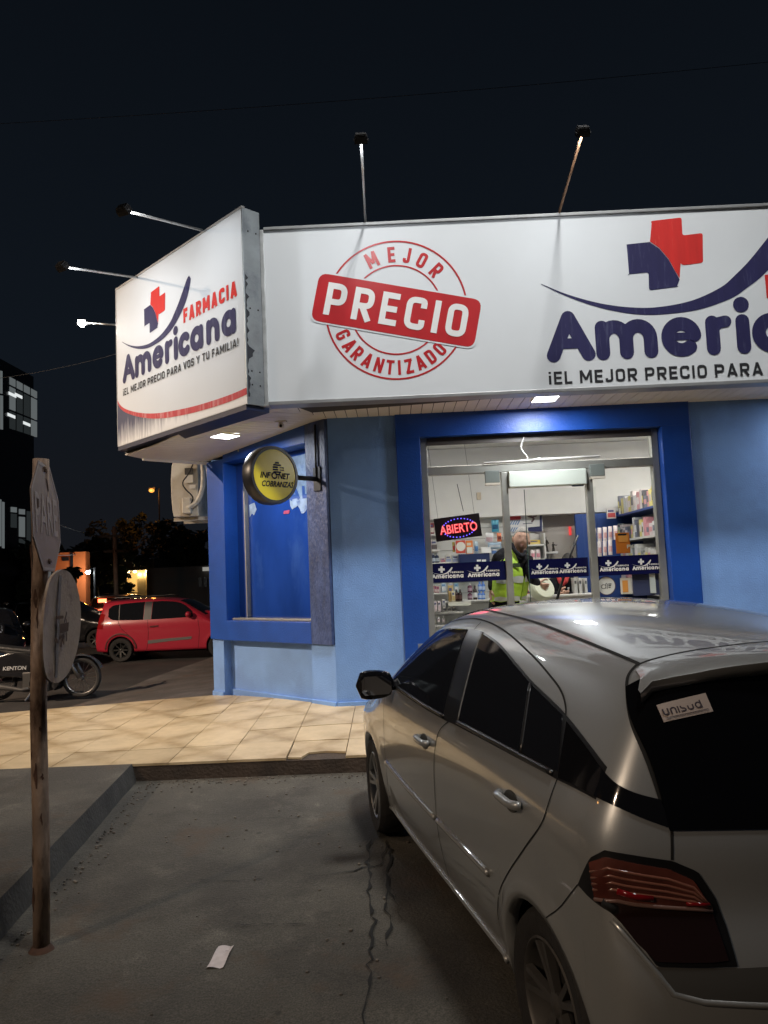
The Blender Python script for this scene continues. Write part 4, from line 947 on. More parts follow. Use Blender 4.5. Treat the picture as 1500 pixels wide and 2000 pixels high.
# switches, and a red reflection in the glass put in as a glowing plate
def plate(p0,p1,Y,c,lab,cat='switch plate',m=None):
    a=onY(*p0,Y);b=onY(*p1,Y); o=thing('switch_plate' if m is None else 'red_glint',((a.x+b.x)/2,Y,min(a.z,b.z)),lab,cat)
    x0,x1,z0,z1=min(a.x,b.x),max(a.x,b.x),min(a.z,b.z),max(a.z,b.z)
    g=G(); g.box(x0,x1,Y-.02,Y,z0,z1); ob('plate',g,m or pm_(c),o,bevel=.004)
    g=G(); g.box(x0+(x1-x0)*.3,x1-(x1-x0)*.3,Y-.028,Y-.0205,z0+(z1-z0)*.3,z1-(z1-z0)*.3); ob('rocker' if m is None else 'glint_core',g,m or pm_(tuple(q*.9 for q in c)),o)
plate(c4(377,410),c4(403,450),BY-.352,(.62,.52,.40),'cream switch plate on the white upper wall')
plate(c4(960,532),c4(978,576),BY-.002,(.66,.68,.60),'pale green switch plate beside the right door post')
plate(c4(895,602),c4(912,650),BY-.003,(.4,.02,.02),'red reflection in the glass, put in as a small glowing plate','reflection',m=emat('glowing_red_reflection',(1,.06,.06),.9))
# --- counter with roll of paper
ctr_=thing('counter',onY(*c4(740,1000),9.6),'low white counter behind the door with goods on top','counter')
a=onY(*c4(650,990),9.6); b=onY(*c4(1020,990),9.6)
g=G(); g.box(a.x,b.x,9.4,9.95,ZF,a.z-.025); ob('cabinet',g,shelfm,ctr_)
g=G(); g.box(a.x-.02,b.x+.02,9.37,9.98,a.z-.024,a.z); ob('top',g,white_int,ctr_,bevel=.004)
zc=a.z
rc=onY(*c4(742,950),9.25)
o=thing('paper_roll',rc,'white roll of tape held out by the guard','roll')
M=Matrix.Translation(rc)@Matrix.Rotation(R(62),4,'X')@Matrix.Rotation(R(25),4,'Y')
rr=.155
g=G(); g.lathe([(.062,-.06),(rr*.9,-.06),(rr,-.045),(rr,.045),(rr*.9,.06),(.062,.06),(.058,0),(.062,-.06)],M,28); ob('roll_body',g,mat('cream_roll',(.70,.72,.58),.55),o,smooth=True,auto=40)
g=G(); g.lathe([(.058,-.055),(.058,.055),(.045,.055),(.045,-.055),(.058,-.055)],M,24); ob('core',g,pm_((.36,.36,.26)),o,smooth=True,auto=40)
for i,(x,c) in enumerate(((660,(.60,.16,.10)),(692,(.66,.60,.55)),(722,(.28,.26,.52)),(752,(.62,.60,.66)),(782,(.25,.25,.5)))):
    carton(c4(x,960),c4(x+26,1005),9.42,c,'small carton on the counter beside the paper roll','small cartons along the counter front',dep=.06,band=(.7,.68,.66))
for i,x in enumerate((925,952,985)):
    carton(c4(x,892),c4(x+(24 if i<2 else 20),985),9.5,(.66,.65,.62),'upright white folder beside the seated person','white folders beside the seated person',dep=.2,band=(.60,.60,.58),name='folder',print_=(.12,.12,.12))
# dark stick leaning by the seated person
g=G(); g.tube([onY(*c4(948,650),9.0),onY(*c4(905,765),9.0),onY(*c4(838,985),9.05),onY(*c4(790,1160),9.1)],[.013,.014,.016,.016],8)
st=ob('stick',g,mat('dark_stick',(.014,.014,.016),.4),smooth=True); tag(st,'long dark stick leaning beside the seated person','stick')
# --- right-hand wall shelving, running towards the door
RX=3.05
rs=thing('side_shelving',(RX+.2,9.9,ZF),'blue side shelving with rows of hanging packs on the right','shelving')
navyp=mat('blue_shelf_panel',(.02,.06,.24),.45)
g=G(); g.box(RX+.36,RX+.40,8.75,BY-.4,ZF,zbk); ob('back_panel',g,mat('grey_shelf_back',(.42,.41,.41),.5),rs)
g=G(); g.box(RX-.55,RX+.36,BY-.42,BY-.36,ZF,zbk-.02); ob('end_panel',g,navyp,rs)
g=G(); g.box(RX-.02,RX+.36,8.72,8.75,ZF,zbk+.05); ob('end_panel',g,navyp,rs)
for z in (2.48,2.14,1.80,1.45,1.1,.75):
    g=G(); g.box(RX,RX+.358,8.76,BY-.43,z-.025,z); ob('shelf',g,shelfm if z!=2.48 else navyp,rs)
cols=[(.68,.60,.60),(.62,.30,.32),(.10,.10,.11),(.66,.66,.66),(.50,.44,.42),(.66,.58,.2),(.16,.17,.22)]
rq=random.Random(12)
for iz,z in enumerate((2.48,2.14,1.80,1.45,1.1)):
    y=8.85
    while y<BY-.55:
        dy=rq.uniform(.06,.13); h=rq.uniform(.14,.26); kk=rq.randrange(7); c=cols[kk] if iz!=2 else [(.5,.5,.48),(.3,.32,.3),(.62,.62,.6),(.2,.22,.2)][kk%4]; cw_=['pale pink','rose red','black','light grey','beige','yellow','dark slate'][kk] if iz!=2 else ['grey','dark grey','pale grey','charcoal'][kk%4]
        o=thing('carton',(RX+.05,y,z),cw_+' '+('carton on the top shelf of the blue side shelving','carton on the second shelf of the blue side shelving','pack on the middle shelf of the blue side shelving','pack on the fourth shelf of the blue side shelving','pack on the lowest shelf of the blue side shelving')[iz],'box',('cartons on the top right shelf','cartons on the second right shelf','packs on the middle right shelf','packs on the fourth right shelf','packs on the lowest right shelf')[iz])
        g=G(); g.box(RX+.01,RX+.22,y,y+dy-.012,z+.001,z+h); ob('box_body',g,pm_(c),o)
        g=G(); g.box(RX+.007,RX+.0095,y+.01,y+dy-.022,z+h*.3,z+h*.7); ob('print',g,pm_(rq.choice(cols)),o)
        y+=dy
# hanging white-pink packs, two rows
for row,(y0,y1) in enumerate(((612,690),(690,772))):
    for i in range(5 if row==0 else 4):
        x=1030+30*i; pouch(c4(x,y0-5*i*.8),c4(x+27,y1-5*i*.8),10.0-.06*i,(.70,.62,.61),'pink pack in the %s row hanging beside the orange poster'%('upper' if row==0 else 'lower'),'hanging packs in the %s row'%('upper' if row==0 else 'lower'),band=(.60,.34,.34),tilt=.04)
# framed pictures at the top of the blue panel
carton(c4(1110,500),c4(1165,555),10.4,(.66,.62,.6),'white picture card with red figures on the blue panel','',band=(.5,.08,.08),name='card',dep=.03)
carton(c4(1180,498),c4(1212,530),10.35,(.68,.68,.66),'plain white card on the blue panel at the top right','',name='card',dep=.03)
# orange card machine poster on the glass, with writing
fo=Frame((0,GY+.012,0),(1,0,0),(0,0,1))
def card_on_glass(name,p0,p1,c,lab,cat):
    a=onY(*c4(*p0),GY+.015);b=onY(*c4(*p1),GY+.015); o=thing(name,(a.x,GY+.015,min(a.z,b.z)),lab,cat); x0,x1,z0,z1=min(a.x,b.x),max(a.x,b.x),min(a.z,b.z),max(a.z,b.z)
    g=G(); g.box(x0,x1,GY+.013,GY+.018,z0,z1); ob('sheet',g,pm_(c),o); return o,x0,x1,z0,z1
o,x0,x1,z0,z1=card_on_glass('poster',(1158,638),(1244,750),(.66,.20,.03),'orange poster with a black screen stuck on the right pane','poster')
g=G(); poly(g,fo,rounded([(x0+.025,z0+.21),(x1-.03,z0+.21),(x1-.03,z1-.03),(x0+.025,z1-.03)],.01),.002); ob('print',g,pm_((.02,.022,.025)),o)
g=G(); poly(g,fo,[(x0+.03,z0+.12),(x1-.02,z0+.12),(x1-.02,z0+.195),(x0+.03,z0+.195)],.002); ob('print',g,pm_((.78,.34,.08)),o)
g=G(); lettering(g,fo,'PY',x0+.115,z0+.05,.075,.04,.003,bold=.03); ob('print',g,pm_((.75,.7,.62)),o)
g=G(); poly(g,fo,[(x0+.045+.02*math.cos(R(60*k)),z0+.265+.02*math.sin(R(60*k))) for k in range(6)],.003); stroke(g,fo,[(x0+.085,z0+.275),(x1-.05,z0+.275)],.012,.003); stroke(g,fo,[(x0+.085,z0+.25),(x1-.06,z0+.25)],.008,.003); stroke(g,fo,[(x0+.04,z0+.315),(x1-.05,z0+.315)],.007,.003); ob('print',g,pm_((.35,.42,.42)),o)
# round white sign with the outlined d
cpt=onY(*c4(1108,935),GY+.016); o=thing('round_poster',cpt,'round white poster with an outlined letter d on the right pane','poster')
fr=Frame((0,GY+.012,0),(1,0,0),(0,0,1)); Md2=Matrix(((1,0,0,cpt.x),(0,0,-1,GY+.012),(0,1,0,cpt.z),(0,0,0,1)))
g=G(); g.lathe([(.0001,0),(.092,0)],Md2,32); ob('sheet',g,pm_((.70,.68,.66)),o)
g=G(); strip(g,fr,arcpts(cpt.x,cpt.z,.093,.093,70,290,30),arcpts(cpt.x,cpt.z,.101,.101,70,290,30),.001); strip(g,fr,arcpts(cpt.x,cpt.z,.093,.093,-70,70,24),arcpts(cpt.x,cpt.z,.101,.101,-70,70,24),.001); ob('ring',g,pm_((.10,.06,.07)),o)
g=G(); X,Z=cpt.x-.03,cpt.z-.008
strip(g,fr,arcpts(X,Z,.028,.024,40,330,18),arcpts(X,Z,.022,.018,40,330,18),.002); stroke(g,fr,[(X+.022,Z-.02),(X+.024,Z+.03),(X+.034,Z+.036),(X+.04,Z+.028),(X+.038,Z-.022)],.0065,.002)
for k in range(3): stroke(g,fr,[(X+.055,Z+.026-.018*k),(X+.082-.006*k,Z+.026-.018*k)],.010,.002)
ob('print',g,pm_((.05,.05,.055)),o)
o,x0,x1,z0,z1=card_on_glass('poster',(1185,890),(1252,980),(.66,.62,.56),'white poster with an orange block right of the round poster','poster')
g=G(); poly(g,fo,[(x0+.02,z0+.02),(x1-.035,z0+.02),(x1-.035,z1-.03),(x0+.02,z1-.03)],.002); ob('print',g,pm_((.72,.30,.07)),o)
o,x0,x1,z0,z1=card_on_glass('notice',(1350,868),(1390,975),(.58,.62,.62),'narrow white paper strip on the navy lower panel','paper')
o,x0,x1,z0,z1=card_on_glass('panel',(1256,870),(1440,985),(.05,.06,.13),'dark navy lower panel behind the right pane','panel')
o.location.y+=.02
# --- red and blue LED open sign
def c8p(*q): return pk(*q)
ls=thing('led_sign',onY(*pk(560,400),GY+.09),'black hanging open sign with red glowing letters and blue dots','sign')
o0=onY(*pk(210,265),GY+.08); ov=onY(*pk(912,172),GY+.08); dn=onY(*pk(272,615),GY+.08)
frO=Frame(o0,(ov-o0),(0,0,1)); rt=(ov-o0).normalized(); upv=rt.cross(Vector((0,1,0))); upv=-upv if upv.z<0 else upv
frO=Frame(o0,rt,upv); WO=(ov-o0).length; HO=(o0-dn).length
g=G(); g.prism([frO(0,0),frO(WO,0),frO(WO,-HO),frO(0,-HO)],Vector((0,.05,0))); ob('case',g,mat('black_sign_case',(.012,.008,.010),.35),ls,bevel=.004)
redl_=emat('lit_red_tube',(1,.02,.035),1.5); redc=emat('lit_red_core',(1,.36,.36),1.0); bluel=emat('lit_blue_dot',(.16,.10,1),2.2)
g=G(); lettering(g,frO,'ABIERTO',.10*WO,-.74*HO,.82*WO,.40*HO,.010,bold=.035); ob('lettering',g,redl_,ls)
g=G(); lettering(g,frO,'ABIERTO',.105*WO,-.73*HO,.81*WO,.38*HO,.016,bold=-.012); ob('lettering',g,redc,ls)
g=G()
for k in range(11):
    for s_ in (1,-1):
        a=R(30+120*k/10); u,v=.52*WO+.36*WO*math.cos(a), -.53*HO+s_*.40*HO*math.sin(a); p=frO(u,v,.010); g.ell(p,(.007,.005,.007),8,5)
ob('dots',g,bluel,ls)
g=G(); g.tube([onY(*c4(268,362),GY+.10),onY(*c4(303,515),GY+.10)],.004,5); g.tube([frO(.1*WO,0,-.02),frO(.1*WO,.9,-.02)],.002,4); g.tube([frO(.9*WO,0,-.02),frO(.9*WO,.9,-.02)],.002,4); ob('cord',g,blackv,ls)
l=light('led_glow','AREA',frO(.5*WO,-.5*HO,.03),1.2,(1,.08,.15),aim=frO(.5*WO,-.5*HO,1.0),size=.4)

# ================================================================ PEOPLE
skinm=mat('skin',(.56,.34,.25),.5,var=.08,vscale=14,spec=.4); 
darkcloth=mat('black_jacket',(.007,.007,.010),.85,spec=.2,var=.3,vscale=12,bump=.5,bscale=25)
trous=mat('dark_trousers',(.018,.019,.026),.85,var=.2,bump=.4,bscale=20)
hiv=mat('lime_hi_vis_vest',(.42,.66,.05),.6,var=.12,vscale=9,bump=.4,bscale=14)
reflm=mat('grey_reflective_tape',(.52,.55,.50),.35,var=.1)
hairg=mat('grey_hair',(.30,.29,.27),.8,var=.35,vscale=60,bump=.7,bscale=90)
def skin_mesh(name, pts, edges, rad, m, parent, levels=2, root=0):
    me=bpy.data.meshes.new(name); I=MW[parent.name].inverted(); me.from_pydata([tuple(I@Vector(p)) for p in pts],edges,[])
    o=bpy.data.objects.new(name,me); col.objects.link(o)
    sk=o.modifiers.new('s','SKIN'); sk.use_smooth_shade=True
    for i,v in enumerate(me.skin_vertices[0].data):
        r=rad[i]; v.radius=(r,r) if isinstance(r,(int,float)) else r; v.use_root=(i==root)
    sb=o.modifiers.new('b','SUBSURF'); sb.levels=levels; sb.render_levels=levels
    dg=bpy.context.evaluated_depsgraph_get(); me2=bpy.data.meshes.new_from_object(o.evaluated_get(dg)); bpy.data.objects.remove(o); me2.name=name
    me2.materials.clear(); me2.materials.append(m); me2.polygons.foreach_set('use_smooth',[True]*len(me2.polygons))
    o=bpy.data.objects.new(name,me2); col.objects.link(o); o.parent=parent; MW[o.name]=MW[parent.name]; return o
def hand(parent, M, s=1., curl=.6, m=None):
    """right hand in local axes: +X along fingers, +Y to thumb side, palm faces -Z"""
    pts=[(0,0,0),(.045,0,0),(.085,0,0)]; ed=[(0,1),(1,2)]; rad=[(.026,.018),(.036,.017),(.036,.014)]
    for k,(y,L) in enumerate(((.030,.068),(.010,.076),(-.011,.070),(-.031,.055))):
        b=len(pts); a=0; p=Vector((.082,y,0)); pts.append(tuple(p)); rad.append(.0095)
        ed.append((2,b))
        for j in range(3):
            a+=curl*(.5+.35*j); p=p+Vector((math.cos(a),0,-math.sin(a)))*L*(.44,.32,.24)[j]; pts.append(tuple(p)); rad.append((.009,.0085,.0075)[j]); ed.append((b+j,b+j+1))
    b=len(pts); tp=[(.02,.028,-.004),(.045,.058,-.014),(.068,.068,-.028),(.088,.066,-.042)]
    for j,q in enumerate(tp): pts.append(q); rad.append((.014,.012,.010,.0085)[j]); ed.append((0 if j==0 else b+j-1,b+j))
    return skin_mesh('hand',[tuple(M@(Vector(p)*s)) for p in pts],ed,[tuple(q*s for q in r) if isinstance(r,tuple) else r*s for r in rad],m or skinm,parent,2,0)
def head(parent, M, s, hair, skin=None, hairlen=0):
    """front faces -Y in local, up +Z, origin at the centre of the skull; s = head height"""
    sk=skin or skinm
    n,mm=28,22; P=[]
    for i in range(mm+1):
        th=math.pi*i/mm; row=[]
        for k in range(n):
            a=2*math.pi*k/n; x=math.sin(th)*math.cos(a); y=math.sin(th)*math.sin(a); z=math.cos(th)
            X=.325*x; Y=.40*y; Z=.5*z
            if z<0:
                t=-z; X*=1-.34*t**1.5; Y*=1-.10*t
                if y<0: Y-=.035*t*math.exp(-(x/.5)**2)   # chin forward
            if y<-.2:
                f=(-y)
                Y-=.030*math.exp(-((z-.20)/.10)**2)*f*.8     # brow
                for sx in (-1,1):
                    Y+=.058*math.exp(-(((x-sx*.36)/.15)**2+((z-.02)/.11)**2))  # eye sockets
                    Y-=.022*math.exp(-(((x-sx*.50)/.2)**2+((z+.22)/.14)**2))  # cheeks
                Y-=.115*math.exp(-((x/.12)**2+((z+.20)/.12)**2))   # nose tip
                Y-=.055*math.exp(-((x/.10)**2+((z+.04)/.16)**2))
                Y-=.030*math.exp(-((x/.26)**2+((z+.47)/.05)**2))+.034*math.exp(-((x/.22)**2+((z+.60)/.05)**2))
                Y+=.020*math.exp(-((x/.24)**2+((z+.535)/.022)**2))
            row.append(M@(Vector((X,Y,Z))*s))
        P.append(row)
    g=G(); g.grid(P,True); h=ob('head',g,sk,parent,smooth=True)
    g=G()
    for sx in (-1,1):
        Q=[]
        g.ell(M@(Vector((sx*.335,.03,-.03))*s),(.045*s,.07*s,.12*s),10,8)
    ob('ear',g,sk,h,smooth=True)
    g=G(); 
    for sx in (-1,1): g.ell(M@(Vector((sx*.118,-.300,.012))*s),(.045*s,.03*s,.026*s),10,7)
    ob('eye',g,mat('eye_white',(.55,.52,.48),.25),h,smooth=True)
    g=G()
    for sx in (-1,1): g.ell(M@(Vector((sx*.118,-.322,.012))*s),(.024*s,.014*s,.025*s),10,7)
    ob('iris',g,mat('dark_iris',(.02,.012,.01),.2),h,smooth=True)
    g=G()
    for sx in (-1,1): g.tube([M@(Vector(q)*s) for q in ((sx*.045,-.380,.085),(sx*.12,-.352,.105),(sx*.20,-.300,.085))],[.012*s,.020*s,.010*s],7)
    ob('eyebrow',g,mat('dark_brow',(.05,.04,.035),.8),h,smooth=True)
    g=G(); g.tube([M@(Vector(q)*s) for q in ((-.10,-.335,-.272),(-.04,-.374,-.262),(0,-.378,-.266),(.04,-.374,-.262),(.10,-.335,-.272))],[.006*s,.012*s,.012*s,.012*s,.006*s],7); g.tube([M@(Vector(q)*s) for q in ((-.08,-.335,-.292),(0,-.372,-.296),(.08,-.335,-.292))],[.006*s,.015*s,.006*s],7)
    ob('lips',g,mat('lip',(.30,.12,.10),.45),h,smooth=True)
    # hair cap, cut above the ears and the forehead
    P=[]
    for i in range(15):
        row=[]
        for k in range(n):
            a=2*math.pi*k/n; y=math.sin(a); lim=R(60) if y<-.6 else R(60+ (y+.6)*48) if y<.2 else R(98+16*(y-.2)) 
            lim+=hairlen*(R(50) if y>-.3 else 0)
            th=lim*i/14; x=math.sin(th)*math.cos(a); yy=math.sin(th)*math.sin(a); z=math.cos(th)
            q=1.055+.012*math.sin(9*a)*math.sin(5*th) if i<14 else 1.005
            zz=.5*z*q; X=.325*x*q*(1 if z>0 else 1-.34*(-z)**1.5); row.append(M@(Vector((X,.40*yy*q,zz))*s))
        P.append(row)
    g=G(); g.grid(P,True); ob('hair',g,hair,h,smooth=True)
    return h
def loft(parent,name,secs,m,n=22,a0=0,a1=360,grow=0.,dense=0):
    """secs: (centre, half-width vec, half-depth vec); closed tube of ellipses"""
    g=G(); P=[]
    cl=(a1-a0)>=360
    for c,wv,dv in secs:
        c=Vector(c);wv=Vector(wv);dv=Vector(dv); row=[]
        for k in range(n if cl else n+1):
            a=R(a0+(a1-a0)*k/n); ca,sa=math.cos(a),math.sin(a); row.append(c+wv*(abs(ca)**.85*(1 if ca>0 else -1))*(1+grow/max(wv.length,.01))+dv*(abs(sa)**.85*(1 if sa>0 else -1))*(1+grow/max(dv.length,.01)))
        P.append(row)
    g.grid(P,cl)
    return ob(name,g,m,parent,smooth=True)
# the guard in the doorway: leaning, head turned to the street
GYd=8.62
def gp(x,y,dy=0): return onY(920+x/7.5,1000+y/7.5,GYd+dy)
guard=thing('person',gp(540,2700),'man in a lime hi-vis vest leaning out of the shop doorway','person')
hd=gp(738,405); top_=gp(738,228); ch=gp(755,592); hs=(top_-ch).length
fwd=(CAM-hd); fwd.z=0; fwd.normalize()
zrot=math.atan2(fwd.x,-fwd.y)+R(20)
Mh=Matrix.Translation(hd)@Matrix.Rotation(zrot-R(11),4,'Z')@Matrix.Rotation(R(10),4,'Y')@Matrix.Rotation(R(-5),4,'X')
head(guard,Mh,hs,hairg)
hip=gp(470,1330,.08); wst=gp(530,1120,.06); chs=gp(600,860,.04); shc=gp(640,690,.06); nk=gp(690,560,.05)
# body: hips, chest, neck, legs and arms in one surface
shR=gp(400,640,.10); elR=gp(330,930,.16); wrR=gp(300,1150,.02)
shL=gp(830,720,.02); elL=gp(850,960,-.06); wrL=gp(985,1040,.25)
footz=ZF
lk=Vector((hip.x-.05,GYd+.05,ZF+.52)); la=Vector((hip.x-.12,GYd+.12,ZF+.08)); rk=Vector((hip.x+.10,GYd-.02,ZF+.50)); ra=Vector((hip.x+.12,GYd+.08,ZF+.08))
pts=[hip,wst,chs,shc,nk,hd+Vector((0,.03,-.10)),shR,elR,wrR,shL,elL,wrL,hip+Vector((-.09,.02,-.05)),lk,la,la+Vector((.03,-.16,-.045)),hip+Vector((.09,-.02,-.05)),rk,ra,ra+Vector((.03,-.16,-.045))]
ed=[(0,1),(1,2),(2,3),(3,4),(4,5),(3,6),(6,7),(7,8),(3,9),(9,10),(10,11),(0,12),(12,13),(13,14),(14,15),(0,16),(16,17),(17,18),(18,19)]
rad=[(.17,.15),(.175,.15),(.19,.15),(.15,.12),.068,.06,.085,.066,.048,.085,.062,.042,.11,.078,.055,.05,.11,.078,.055,.05]
bd=skin_mesh('body',pts,ed,rad,darkcloth,guard)
# trousers read dark too; hands
Mx=lambda p,a,b,c=None:(lambda X,Y:Matrix(((X.x,Y.x,X.cross(Y).x,p.x),(X.y,Y.y,X.cross(Y).y,p.y),(X.z,Y.z,X.cross(Y).z,p.z),(0,0,0,1))))(a.normalized(),(b-a.normalized()*b.dot(a.normalized())).normalized())
hand(guard,Mx(wrL,Vector((.7,.1,-.35)),Vector((.3,-.2,.9))),1.1,.8)
hand(guard,Mx(wrR,Vector((-.1,-.1,-1)),Vector((0,-1,.1))),1.1,.5)
# neck skin
g=G(); g.tube([nk+Vector((.0,-.02,-.05)),nk+Vector((.015,-.02,.05)),hd+Vector((0,.0,-.08))],[.075,.07,.075],14); ob('neck',g,skinm,guard,smooth=True)
g=G(); g.tube(smooth_pts([gp(600,470,-.05),gp(640,560,-.10),gp(705,625,-.13),gp(760,640,-.12),gp(800,575,-.07)],4),.024,8); ob('collar',g,darkcloth,guard,smooth=True)
# vest: two front panels and a back, standing just off the body
axis=[(gp(540,1300,.06),.215,.185),(gp(565,1150,.06),.222,.192),(gp(590,980,.05),.226,.192),(gp(612,840,.05),.222,.18),(gp(630,720,.06),.20,.155),(gp(640,610,.07),.15,.12),(gp(620,520,.07),.11,.10)]
fdir=Vector((.62,-.78,0)); sdir=Vector((.78,.62,0))
def vest(a0s,a1s,name,m,gr=0.,lo=0,hi=None,n=14):
    g=G();P=[]
    for i,(c,wd,dp) in enumerate(axis[lo:hi]):
        i+=lo; row=[]
        A0=a0s[i] if isinstance(a0s,list) else a0s; A1=a1s[i] if isinstance(a1s,list) else a1s
        for k in range(n+1):
            a=R(A0+(A1-A0)*k/n); row.append(c+fdir*math.cos(a)*(dp+gr)+sdir*math.sin(a)*(wd+gr)+Vector((0,0,.006*math.sin(7*a+2*i))))
        P.append(row)
    g.grid(P); return ob(name,g,m,guard,smooth=True)
vg=[2,2,3,10,24,40,60]
vest([-x for x in vg],[-95,-95,-95,-90,-84,-82,-84],'vest_front',hiv); vest(vg,[95,95,95,88,80,76,80],'vest_front',hiv); vest(95,265,'vest_back',hiv,0,0,6)
axt=[axis[1],(gp(575,1075,.055),.225,.193)]
_ax=axis
def tape(y0,y1,a0,a1):
    global axis
    def at(y):
        Ys=[1300,1150,980,840,720,610,520]
        for i in range(6):
            if Ys[i]>=y>=Ys[i+1]:
                t=(Ys[i]-y)/(Ys[i]-Ys[i+1]); return (_ax[i][0].lerp(_ax[i+1][0],t),_ax[i][1]*(1-t)+_ax[i+1][1]*t,_ax[i][2]*(1-t)+_ax[i+1][2]*t)
    axis=[at(y0),at((y0+y1)/2),at(y1)]; vest(a0,a1,'reflective_tape',reflm,.004,0,3,18); axis=_ax
tape(1035,945,-92,-3); tape(1035,945,4,92); tape(1290,1235,-92,-3); tape(1290,1235,3,92)
g=G(); q0=gp(585,780,-.145)
fv=Frame(q0,(.985,-.17,-.02),(0,0,1)); poly(g,fv,[(0,-.025),(.10,-.025),(.10,.02),(0,.02)],.0); ob('vest_badge',g,pm_((.06,.09,.04)),guard)
# seated person behind the counter
SYd=9.75
def sp(x,y,dy=0): return onY(*c4(x,y),SYd+dy)
seat=thing('person',(sp(860,1000).x,SYd,ZF),'seated person in a black jacket with a red collar behind the door band','person')
hd2=sp(893,808); hs2=.25
head(seat,Matrix.Translation(hd2)@Matrix.Rotation(R(-12),4,'Z')@Matrix.Rotation(R(14),4,'X'),hs2,mat('black_hair',(.012,.010,.010),.6,bump=.5,bscale=80),hairlen=.6)
nk2=sp(880,868); s3=sp(862,905); c3=sp(862,960); p3=sp(862,1040,.02)
sl=sp(800,925); el=sp(790,1000,-.05); wl=sp(838,975,-.20); sr=sp(920,920); er=sp(932,1000,-.05); wr=sp(880,975,-.22)
skin_mesh('body',[p3,c3,s3,nk2,hd2+Vector((0,.02,-.08)),sl,el,wl,sr,er,wr],[(0,1),(1,2),(2,3),(3,4),(2,5),(5,6),(6,7),(2,8),(8,9),(9,10)],[(.18,.13),(.19,.13),(.15,.1),.06,.055,.08,.06,.04,.08,.06,.04],darkcloth,seat)
ks=[]
g=G(); g.tube([sp(838,880,-.10),sp(850,915,-.14),sp(862,935,-.15)],[.03,.028,.01],8); g.tube([sp(888,880,-.10),sp(880,912,-.14),sp(864,935,-.15)],[.03,.028,.01],8); ob('collar',g,mat('red_collar',(.40,.03,.03),.7),seat,smooth=True)
hand(seat,Mx(wl,Vector((.8,-.3,-.1)),Vector((.1,-.6,.7))),1.,.7); hand(seat,Mx(wr,Vector((-.8,-.3,-.1)),Vector((-.1,-.6,.7))),1.,.7)
g=G(); q=sp(895,950,-.165); g.box(q.x-.012,q.x+.012,q.y-.003,q.y,q.z-.012,q.z+.014); ob('emblem',g,pm_((.5,.5,.5)),seat)
lx=sp(862,1040).x
skin_mesh('legs',[Vector((lx,SYd,p3.z-.02)),Vector((lx-.1,SYd-.05,p3.z-.04)),Vector((lx-.12,SYd+.22,p3.z-.04)),Vector((lx-.12,SYd+.26,ZF+.08)),Vector((lx+.1,SYd-.05,p3.z-.04)),Vector((lx+.12,SYd+.22,p3.z-.04)),Vector((lx+.12,SYd+.26,ZF+.08))],[(0,1),(1,2),(2,3),(0,4),(4,5),(5,6)],[.14,.1,.075,.05,.1,.075,.05],trous,seat)
stl=thing('stool',(lx,SYd+.05,ZF),'dark stool under the seated person behind the counter','stool')
M=Matrix.Translation((lx,SYd+.05,ZF)); hz=max(.3,p3.z-ZF-.16)
g=G(); g.lathe([(.16,hz-.05),(.17,hz-.02),(.165,hz),(.0001,hz+.005)],M,20); ob('seat',g,darkmetal,stl,smooth=True,auto=40)
for k in range(4):
    a=R(45+90*k); g=G(); g.tube([(lx+.12*math.cos(a),SYd+.05+.12*math.sin(a),ZF+hz-.05),(lx+.17*math.cos(a),SYd+.05+.17*math.sin(a),ZF)],.013,6); ob('leg',g,darkmetal,stl)

